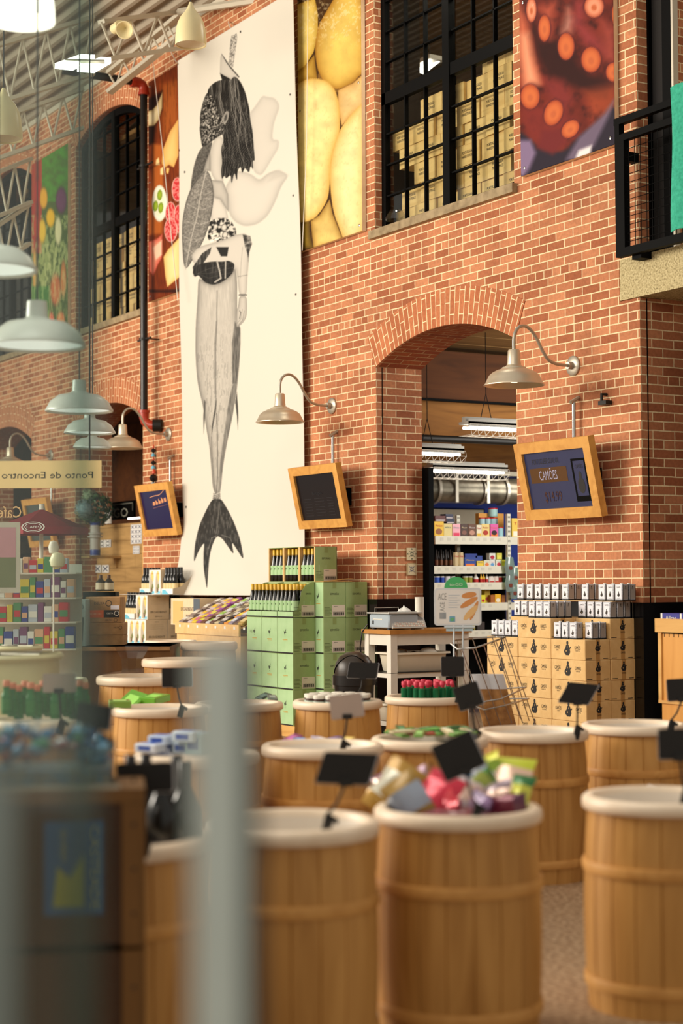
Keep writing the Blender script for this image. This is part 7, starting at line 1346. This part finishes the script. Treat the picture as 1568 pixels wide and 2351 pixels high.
def wall_tile(px0, py0, px1, py1, label, kind):
    A = PY(px0, py1, Yp-.004); Bv = PY(px1, py0, Yp-.004); w, h = Bv[0]-A[0], Bv[2]-A[2]; m = MB(); m.box((0, -.006, 0), (w, 0, h), mat('tile_white', (226, 226, 224), .3)); I = mat('tile_ink', (50, 56, 90), .4) if kind != 'b' else INK
    nx, nz = {'a': (3, 4), 'b': (2, 2), 'c': (3, 3), 'd': (1, 1)}[kind]
    for i in range(nx):
        for j in range(nz):
            cx2, cz2 = w*(i+.5)/nx, h*(j+.5)/nz; s1, s2 = w/nx*.38, h/nz*.38
            for sg in (1, -1): m.plate([(cx2-s1, cz2-sg*s2*.75), (cx2-s1*.8, cz2-sg*s2), (cx2+s1, cz2+sg*s2*.75), (cx2+s1*.8, cz2+sg*s2)][::sg], (0, -.006, 0), X3, Z3, I, .0007)
            m.plate([(cx2-s1*.3, cz2), (cx2, cz2-s2*.3), (cx2+s1*.3, cz2), (cx2, cz2+s2*.3)], (0, -.006, 0), X3, Z3, I, .001)
    tag(m.build('ceramic_tile', loc=(A[0], Yp-.004, A[2])), label, 'tile')
wall_tile(301, 1203, 326, 1249, 'tall blue and white tile panel on the planks', 'a'); wall_tile(306, 1253, 321, 1272, 'small square patterned tile below the tall tile panel', 'c'); wall_tile(228, 1239, 255, 1257, 'black and white lattice tile on the planks', 'b')
for q in range(3): wall_tile(198+q*18.2, 1297, 214+q*18.2, 1315, 'white blue-starred tile in the row of three, %s' % ['left', 'middle', 'right'][q], 'd')
A = PY(250, 1195, 8.9); Bv = PY(307, 1148, 8.9); m = MB(); w, h = Bv[0]-A[0], Bv[2]-A[2]; m.box((-.5, 0, 0), (w, .03, h), BLACK); m.box((-.48, -.002, h-.04), (w-.03, 0, h-.03), C(120, 120, 110)); m.box((w-.04, -.002, .1), (w-.03, 0, h-.03), C(120, 120, 110)); m.text('EGO', (w*.40, 0, h*.38), X3, Z3, .12, C(150, 150, 136), .004, w=w*.75); tag(m.build('chalk_sign', loc=(A[0], 8.9, A[2])), 'black sign with grey letters GO inside the left arch', 'sign')
A = PY(248, 1202, Yp-.013); m = MB(); m.box((-.10, 0, 0), (.10, .01, .16), PAPERW); m.box((-.06, -.001, .06), (.04, 0, .12), C(190, 196, 206)); o = m.build('notice_card', loc=tuple(A)); tag(o, 'small white notice card behind the flower vase', 'card')
m = MB(); A = PY(295, 1191, 8.6); m.tube([tuple(A), (A[0]+.35, A[1], A[2]+.0)], .012, GLOW, 8); tag(m.build('tube_light'), 'thin glowing tube light reflected above the planks', 'light')
bt2 = bottle('spirit_bottle', H=.145, R=.046, glass=C(40, 36, 26), cap=C(90, 60, 36), lab=C(206, 196, 166), capl=.03, labz=(.015, .075))
for q, (px, py) in enumerate(((231, 1357), (250, 1357))):
    A = tuple(PD(px, py, 15.5)); o = bt2 if q == 0 else dup(bt2, A); o.location = A; tag(o, 'squat dark bottle with cream label on the low shelf, %s' % ['left', 'right'][q], 'bottle', 'squat bottles on the low shelf')
m = MB(); A = PD(190, 1359, 15.6); m.box((0, 0, -.03), (.30, .25, -.002), BLACK); m.box((0, .0, -A[2]), (.30, .25, -.03), BLACK); o = m.build('low_shelf', loc=tuple(A)); o.rotation_euler = (0, 0, math.pi/2-yaw); tag(o, 'black low shelf holding two squat bottles', 'shelf')
# flower vase on stand
A = Vector(PY(218, 1276, 8.22)); t = thing('flower_vase', 'white and blue ceramic vase with hydrangeas at the glass edge', 'vase', A); t.scale = (1.38,)*3; CER = mat('ceramic_grey', (196, 190, 182), .3); BLU = mat('ceramic_blue', (50, 66, 150), .3)
m = MB(); m.lathe([(0, 0), (.045, 0), (.046, .03), (.046, .16), (.07, .165), (.07, .175), (.05, .18), (.05, .19), (.07, .195), (.07, .205), (.045, .21), (.043, .30), (.05, .315), (.04, .315)], CER, 24); m.lathe([(.0465, .005), (.0468, .05), (.044, .07)], BLU, 24); m.lathe([(.0445, .275), (.0505, .312)], BLU, 24); m.build('vase_body', t)
def leafball(c, rad, n, mats_, seed, sz=.035):
    rb_ = random.Random(seed); m = MB()
    for q in range(n):
        th, ph = rb_.uniform(0, 6.28), math.acos(rb_.uniform(-1, 1)); d_ = Vector((math.sin(ph)*math.cos(th), math.sin(ph)*math.sin(th), math.cos(ph))); p = Vector(c)+d_*rad*rb_.uniform(.75, 1.05); u_, v_ = basis(d_); s1 = sz*rb_.uniform(.6, 1.2); a = rb_.uniform(0, 6.28); uu = u_*math.cos(a)+v_*math.sin(a); vv = d_.cross(uu)
        m.add([p-uu*s1*.5, p+vv*s1*.3+d_*.01, p+uu*s1*.5, p-vv*s1*.3+d_*.01], [(0, 1, 2, 3)], mats_[q % len(mats_)])
    return m
leafball((0, 0, .42), .15, 260, [C(40, 76, 40), C(60, 96, 50), C(30, 58, 36)], 3, .06).build('leaves', t)
for c, rad, cols, sd_ in (((-.07, -.07, .40), .08, [C(206, 200, 130), C(190, 180, 110)], 1), ((.05, -.12, .42), .085, [C(176, 196, 196), C(150, 176, 186)], 2), ((.0, -.06, .54), .06, [C(190, 204, 160), C(160, 180, 140)], 5)): m2 = leafball(c, rad, 220, cols, sd_, .022); m2.lathe([(0, -rad*.8), (rad*.7, -rad*.4), (rad*.8, 0), (rad*.7, rad*.4), (0, rad*.8)], cols[1], 14, c=c); m2.build('flower_head', t)
m = MB(); m.box((-.13, -.13, -.03), (.13, Yp-A.y-.001, 0), PLANKG); m.box((-.02, Yp-A.y-.03, -.15), (.02, Yp-A.y-.001, -.03), PLANKG); tag(m.build('vase_bracket', loc=tuple(A)), 'small plank shelf under the blue and white flower vase', 'shelf')
# cafe sign standing in for a glass reflection, mirrored script, parasol, frame
A = Vector(PD(-30, 1121, 11.0)); Bv = Vector(PD(232, 1057, 11.0)); u = Vector(R0); v = Vector((0, 0, 1)); w = (Bv-A).dot(u); h = (Bv-A).z; t = thing('cafe_sign_reflection', 'long tan sign board with mirrored handwritten lettering standing for a reflection in the door glass', 'sign', A)
m = MB(); m.plate([(0, 0), (w, 0), (w, h), (0, h)], (0, 0, 0), u, v, mat('sign_tan', (236, 200, 140), .6, emit=(240, 200, 130), es=.35), 0, .03); m.build('board', t)  # added emission brightens the board
m = MB(); m.text('Ponto de Encontro', (u*(w*.53)+v*(h*.48)), -u, v, h*.26, INK, -.002, w=w*.80); m.build('lettering', t)
m = MB(); 
for x in (.1*w, .9*w): m.tube([u*x+v*h, u*x+v*(h+2.5)], .006, IRON, 5)
m.build('hanging_wire', t)
A = Vector(PD(95, 1225, 14.8)); t = thing('parasol', 'dark red parasol with a white oval emblem seen through the glass', 'parasol', (A.x, A.y, 0)); MR = mat('maroon_cloth', (150, 34, 46), .8); R_ = .41; ap = Vector((0, 0, PD(95, 1168, 14.8)[2])); hz = A.z
m = MB(); n = 6; ed = [Vector((R_*math.cos(2*math.pi*q/n+.3), R_*math.sin(2*math.pi*q/n+.3), hz+.05)) for q in range(n)]
for q in range(n): a, b = ed[q], ed[(q+1) % n]; dn = Vector((0, 0, -.06)); m.add([ap, a, b, a+dn, b+dn], [(0, 1, 2), (1, 3, 4, 2)], MR); m.add([ap, a, b], [(2, 1, 0)], MR)
m.build('canopy', t); m = MB(); m.tube([(0, 0, 0), (0, 0, ap.z+.04)], .018, WHITE, 10); m.lathe([(0, 0), (.2, 0), (.2, .05), (.03, .08)], BLKP, 20); m.build('pole', t)
m = MB(); cN = -Vector(F0)*(R_*.98)+Vector((0, 0, hz+.045)); n_e = 24
for R1, R2, mt_ in ((1.0, .88, PAPERW), (.74, .66, PAPERW)):
    for q in range(n_e): a, b = 2*math.pi*q/n_e, 2*math.pi*(q+1)/n_e; m.plate([(.10*R2*math.cos(a), .045*R2*math.sin(a)), (.10*R1*math.cos(a), .045*R1*math.sin(a)), (.10*R1*math.cos(b), .045*R1*math.sin(b)), (.10*R2*math.cos(b), .045*R2*math.sin(b))], cN, u, v, mt_, 0)
m.text('CAFES', cN, u, v, .022, PAPERW, .001, w=.11); m.build('emblem', t)
m = MB(); A = PD(28, 1082, 14.5); m.text('Cafe', tuple(PD(22, 1175, 14.4)), tuple(-R0), Z3, .10, C(240, 190, 130), -.003, w=.20); o = m.build('cafe_lettering'); tag(o, 'small mirrored orange Cafe lettering at far left', 'lettering')
m = MB(); A = PD(8, 1280, 12.0); w_, h_ = .115, .25; m.plate([(-w_, -h_), (w_, -h_), (w_, h_), (-w_, h_)], tuple(A), u, v, mat('frame_pale', (206, 200, 184), .5), 0, .02); m.plate([(-w_*.75, -h_*.85), (w_*.75, -h_*.85), (w_*.75, 0), (-w_*.75, 0)], tuple(A), u, v, C(120, 126, 86), .001); m.plate([(-w_*.75, 0), (w_*.75, 0), (w_*.75, h_*.85), (-w_*.75, h_*.85)], tuple(A), u, v, C(206, 150, 160), .001); tag(m.build('picture_frame'), 'pale framed picture at the far left edge', 'picture')
t = thing('mannequin_lamp', 'white round balloon-like ornament on a stick over the packaged goods', 'ornament', PD(123, 1290, 11.5)); m = MB(); m.lathe([(0, .05), (.03, .06), (.036, .10), (.025, .135), (0, .145)], WHITE, 18); m.tube([(0, 0, -t.location[2]), (0, 0, .06)], .006, WHITE, 8); m.build('round_head', t); m = MB(); m.lathe([(0, -.05), (.045, -.03), (.055, .01), (.035, .055), (0, .065)], mat('pale_yellow', (232, 228, 190), .4), 18, c=(.07, 0, 0)); m.build('round_body', t)
# ---- row of dome pendants built solid for lamp reflections in the glass
SH = mat('white_enamel', (214, 216, 208), .3)
def dome(px, py, w, D, label):
    Q = PD(px, py, D); R_ = w/2/3900*D; t = thing('pendant_lamp', label, 'lamp', Q, 0, 'reflected white dome pendants in a row at the left'); m = MB(); m.lathe([(.0, R_*.95), (R_*.20, R_*.93), (R_*.22, R_*.60), (R_*.30, R_*.54), (R_*.62, R_*.48), (R_*.86, R_*.30), (R_*.94, R_*.14), (R_, .01), (R_, 0), (R_*.96, 0), (R_*.84, R_*.22), (R_*.5, R_*.4), (0, R_*.42)], SH, 40); m.build('lamp_shade', t)
    m = MB(); m.lathe([(0, .045), (R_*.7, .035), (R_*.93, .012)], mat('dome_diffuser', (236, 240, 236), .4, emit=(236, 240, 232), es=.75), 32); m.build('diffuser', t); m = MB(); m.tube([(0, 0, R_*.9), (0, 0, 8.35-Q[2])], .005, IRON, 6); m.build('cord', t)
dome(-20, 622, 210, 7.6, 'reflected white dome pendant at the left edge, highest and nearest of the row'); dome(85, 796, 225, 7.7, 'reflected white dome pendant with a wide bright disc, second in the row'); dome(182, 945, 155, 10.2, 'reflected dome pendant third in the row, by the left arch'); dome(206, 995, 118, 13, 'reflected dome pendant fourth in the row'); dome(212, 1028, 88, 15.4, 'smallest and farthest reflected dome pendant of the row')
# ---- packaged goods shelves at far left, solid in place of blurred reflections
t = thing('goods_rack', 'white rack of packaged goods at far left standing for reflections in the glass', 'rack', PD(80, 1490, 12.4)); m = MB()
RZ = math.pi/2-yaw; t.rotation_euler = (0, 0, RZ)
k_ = 12.4/3900
for zpx in (0, 62, 118, 175): m.box((-.40, 0, zpx*k_-.012), (.30, .3, zpx*k_), WHITE)
m.build('shelf', t); m = MB(); m.box((-.40, .28, -.9), (.30, .3, .62), WHITE); m.build('back_panel', t)
colr = [(206, 40, 50, 'red'), (40, 60, 150, 'blue'), (236, 236, 226, 'white'), (226, 206, 60, 'yellow'), (190, 200, 214, 'pale blue'), (230, 180, 140, 'peach'), (80, 150, 90, 'green'), (120, 60, 110, 'plum')]
O_ = Vector(PD(80, 1490, 12.4)); ux = Vector((math.cos(RZ), math.sin(RZ), 0)); uy = Vector((-math.sin(RZ), math.cos(RZ), 0))
for lv, zpx, hh in ((0, 0, 50), (1, 62, 44), (2, 118, 46), (3, 175, 36)):
    x = -.385; q = 0
    while x < .24:
        w_ = [.045, .06, .05, .07][(q+lv) % 4]; c = colr[(q*3+lv*2) % 8]; c2 = colr[(q*5+lv+3) % 8]; h_ = hh*k_*(.8+.2*((q*7+lv) % 3)/2); m = MB(); m.rbox((0, 0, 0), (w_-.004, .08, h_), C(*c[:3]), .003); m.box((.004, -.001, h_*.25), (w_-.008, 0, h_*.6), C(*c2[:3])); p = O_+ux*x+uy*.01; o = m.build('grocery_box', loc=(p.x, p.y, O_.z+zpx*k_+.001), rz=RZ); tag(o, '%s box with %s band, %s on the %s shelf, far left rack' % (c[3], c2[3], ORD[q], ['bottom', 'second', 'third', 'top'][lv]), 'box', 'packaged goods on the far left rack'); x += w_; q += 1
# olive wheel lids
for q, (px, py, w, D, lb) in enumerate(((0, 1500, 280, 8.2, 'large round clear lid with a shiny rim at the left edge, nearest'), (40, 1482, 110, 10.2, 'round clear lid behind the large one'))):
    Q = PD(px, py, D); R_ = w/2/3900*D; t = thing('olive_tub', lb, 'tub', (Q[0], Q[1], 0)); m = MB(); m.lathe([(R_*.96, Q[2]-.35), (R_*.96, Q[2]-.03), (R_, Q[2]-.03), (R_+.01, Q[2]-.015), (R_, Q[2]), (R_-.015, Q[2])], CREAM, 40); m.lathe([(0, 0), (R_*.9, 0), (R_*.95, Q[2]-.34), (0, Q[2]-.34)], STAVE, 30); m.build('body', t)
    m = MB(); m.lathe([(0, Q[2]+.012), (R_-.016, Q[2]-.003)], CLEARP, 30); m.build('clear_lid', t); m = MB()
    for a in range(4): m.tube([(0, 0, Q[2]-.004), (R_*.93*math.cos(a*1.571+.4), R_*.93*math.sin(a*1.571+.4), Q[2]-.004)], .008, STEEL, 6)
    m.lathe([(0, Q[2]-.05), (R_*.94, Q[2]-.05)], C(70, 62, 50), 30); m.build('divider', t)
# green bottles in the far left barrel
P, s = BARS['B17']; gb = bottle('oil_bottle', H=.15, R=.024, glass=mat('bottle_green', (46, 120, 54), .2), cap=C(220, 130, 90), lab=C(60, 130, 60), capl=.025, labz=(.02, .07))
for q in range(14):
    a = q*2.4; rad_ = .19*math.sqrt((q+.5)/14); Lc = (P.x+rad_*math.cos(a)*1.0, P.y+rad_*math.sin(a), P.z-.02) if q else (P.x, P.y, P.z-.02); 
    Lc = tuple(PD(15+q*14, 1640+(q % 3)*5, 7.6+.05*(q % 4))); o = gb if q == 0 else dup(gb, Lc); o.location = Lc; tag(o, 'small green bottle with orange cap behind the blue candy', 'bottle', 'green bottles behind the blue candy')
Q = PD(105, 1650, 7.8); barrel('B21', 100, 1648, 250, 'barrel under the small green bottles, behind the blue candy', D=7.7)
# blue candy bin on the near crate
CD = 4.25; A = Vector(PD(40, 2400, CD)); k_ = CD/3900
rzc = math.pi/2-yaw+.13; ux = Vector((math.cos(rzc), math.sin(rzc), 0)); uy = Vector((-math.sin(rzc), math.cos(rzc), 0))
Q = Vector(PD(322, 1810, CD)); zt_ = Q.z; wC = .52; t = thing('wooden_crate', 'dark honey wooden crate stand in the lower left with a blue poster', 'crate', (Q.x, Q.y, 0), rzc); t.scale = (1, .5, 1)
DKW = wood_mat('crate_dark', (44, 24, 8), (78, 46, 20), (1, 1, .12), 8, .5); DKL = wood_mat('crate_post', (82, 54, 20), (122, 84, 38), (1, 1, .12), 8, .5)
zm = PD(322, 2172, CD)[2]; m = MB(); m.box((-wC, .01, .02), (-.0, .5, zm-.01), DKW); m.box((-wC, .01, zm+.01), (0, .5, zt_-.02), DKW); m.build('side_panel', t)
for z0, z1 in ((0, zm-.005), (zm+.005, zt_-.036)):
    m = MB(); m.box((-.045, -.01, z0), (.0, .03, z1), DKL)
    for q in range(4): m.lathe([(0, .002), (.004, .002), (.005, 0)], IRON, 8, T=Matrix.Translation((-.016, -.011, z0+.08+q*.11)) @ Matrix.Rotation(math.pi/2, 4, 'X'))
    m.build('corner_post', t); m = MB(); m.box((-wC-.01, -.01, z0), (-wC+.045, .01, z1), DKL); m.build('corner_post', t); m = MB(); m.box((.0, .0, z0), (.012, .5, z1), DKL); m.build('end_board', t)
m = MB(); m.box((-wC, -.006, zt_-.035), (.012, .5, zt_-.0), DKL); m.build('top_rail', t)
m = MB(); a = Vector(PD(105, 2100, CD)); pz0, pz1 = PD(240, 2095, CD)[2], PD(240, 1882, CD)[2]; x1 = -(322-241)*k_/math.cos(.1); x0 = -(322-106)*k_/math.cos(.1); m.box((x0, .004, pz0), (x1, .0095, pz1), C(40, 84, 130))
m.add([(x0+.02, .003, pz0+.02), (x1-.05, .003, pz0+.02), (x1-.05, .003, pz1-.08), (x0+.06, .003, pz1-.14), (x0+.03, .003, pz0+.12)], [(0, 1, 2, 3, 4)], C(150, 150, 60)); m.text('CASTEADE', (x1-.018, .003, (pz0+pz1)/2), (0, 0, -1), X3, .022, C(150, 156, 110), .001, w=(pz1-pz0)*.9); m.text('QUEIJO', (x0+.045, .003, pz1-.06), (0, 0, -1), X3, .012, C(170, 160, 80), .001, w=.08); m.build('poster', t)
t2 = thing('candy_bin', 'clear acrylic bin of blue wrapped candy on the wooden crate', 'bin', (Q.x, Q.y, zt_), rzc); t2.scale = (1, .6, 1); m = MB(); zh = PD(240, 1712, CD)[2]-zt_
m.box((-wC, 0, 0), (-.06, .004, zh), CLEARP); m.box((-.064, 0, 0), (-.06, .4, zh), CLEARP); m.box((-wC, .4, 0), (-.06, .404, zh), CLEARP); m.box((-wC, .0, 0), (-.06, .4, .004), CLEARP); m.box((-wC, -.004, -.0), (-.05, .0, .012), STEEL); m.build('acrylic_box', t2)
rb_ = random.Random(8); cols_ = [(60, 130, 176), (90, 160, 200), (200, 210, 214), (150, 60, 66), (70, 150, 110), (40, 100, 160), (120, 176, 210)]; nmc = ['blue', 'sky blue', 'white', 'dark red', 'green', 'deep blue', 'pale blue']
for q in range(60):
    x = -wC+.03+rb_.random()*(wC-.12); y = .03+rb_.random()*.17; z = zh-.06+rb_.random()*.10*(1-abs(x+.3)); c = cols_[q % 7]; m = MB(); m.lathe([(.0, -.016), (.012, -.012), (.015, 0), (.012, .012), (0, .016)], foil(c), 8); 
    m.loft([[(0, 0, .014), (.002, .002, .014), (0, .004, .014)], [(-.014, 0, .034), (.014, .004, .034), (0, .012, .036)]], foil(c), True, True, False); m.loft([[(0, 0, -.014), (.002, .002, -.014), (0, .004, -.014)], [(-.014, 0, -.034), (.014, .004, -.034), (0, .012, -.036)]], foil(c), True, True, False)
    p = Q+ux*x+uy*y; o = m.build('wrapped_candy', loc=(p.x, p.y, zt_+z)); o.rotation_euler = (rb_.uniform(-1.5, 1.5), rb_.uniform(-1.5, 1.5), rb_.uniform(0, 6)); tag(o, '%s wrapped candy in the acrylic bin on the crate' % nmc[q % 7], 'candy', '%s candies in the acrylic bin' % nmc[q % 7])
m = MB(); m.box((-wC+.01, .01, .01), (-.07, .23, zh-.06), noise_mat('candy_mass', [(.35, (60, 110, 150)), (.5, (150, 150, 130)), (.65, (90, 150, 190))], 40, .5, .5)); o = m.build('candy_fill', loc=(Q.x, Q.y, zt_), rz=rzc); tag(o, 'mass of wrapped candy filling the acrylic bin', 'candy', kind='stuff')
# ================================================================ DOOR GLASS AND POST IN THE FOREGROUND
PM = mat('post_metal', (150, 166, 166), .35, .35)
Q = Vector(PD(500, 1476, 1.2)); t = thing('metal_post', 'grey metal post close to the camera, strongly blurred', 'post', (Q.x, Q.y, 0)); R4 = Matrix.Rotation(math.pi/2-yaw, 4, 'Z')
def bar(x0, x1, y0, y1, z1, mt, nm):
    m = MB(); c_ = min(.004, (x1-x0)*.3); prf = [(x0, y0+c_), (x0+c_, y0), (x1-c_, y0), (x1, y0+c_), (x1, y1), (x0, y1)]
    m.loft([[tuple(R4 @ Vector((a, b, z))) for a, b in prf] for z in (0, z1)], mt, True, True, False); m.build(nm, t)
bar(-.0170, .0185, -.02, .02, Q.z, mat('post_metal_light', (222, 238, 234), .3, .05), 'shaft'); bar(.0186, .0290, -.012, .02, Q.z-.004, mat('strip_dark', (52, 66, 62), .5), 'dark_strip')  # pale shaft and a darker strip along its right side
A = Vector(PD(215, 1175, 1.25)); t = thing('glass_door', 'tinted glass door edge blurred across the left of the view', 'door', (A.x, A.y, 0), math.pi/2-yaw); m = MB(); m.box((-.5, 0, 0), (0, .008, 2.6), DOORG); m.build('glass', t)
EDG = glass_mat('glass_edge', (.62, .70, .68), .05, .04, .2); m = MB(); m.box((-.020, -.004, .0), (.004, .012, 2.6), EDG); m.build('glass_edge', t)
A2 = Vector(PD(12, 2100, 1.2)); m = MB(); zt2 = PD(12, 1800, 1.2)[2]; lx = (Vector((A2.x, A2.y, 0))-Vector((A.x, A.y, 0))).dot(Vector(R0)); m.box((lx-.09, -.03, 0), (lx+.003, -.012, zt2), PM); m.build('lower_frame', t)
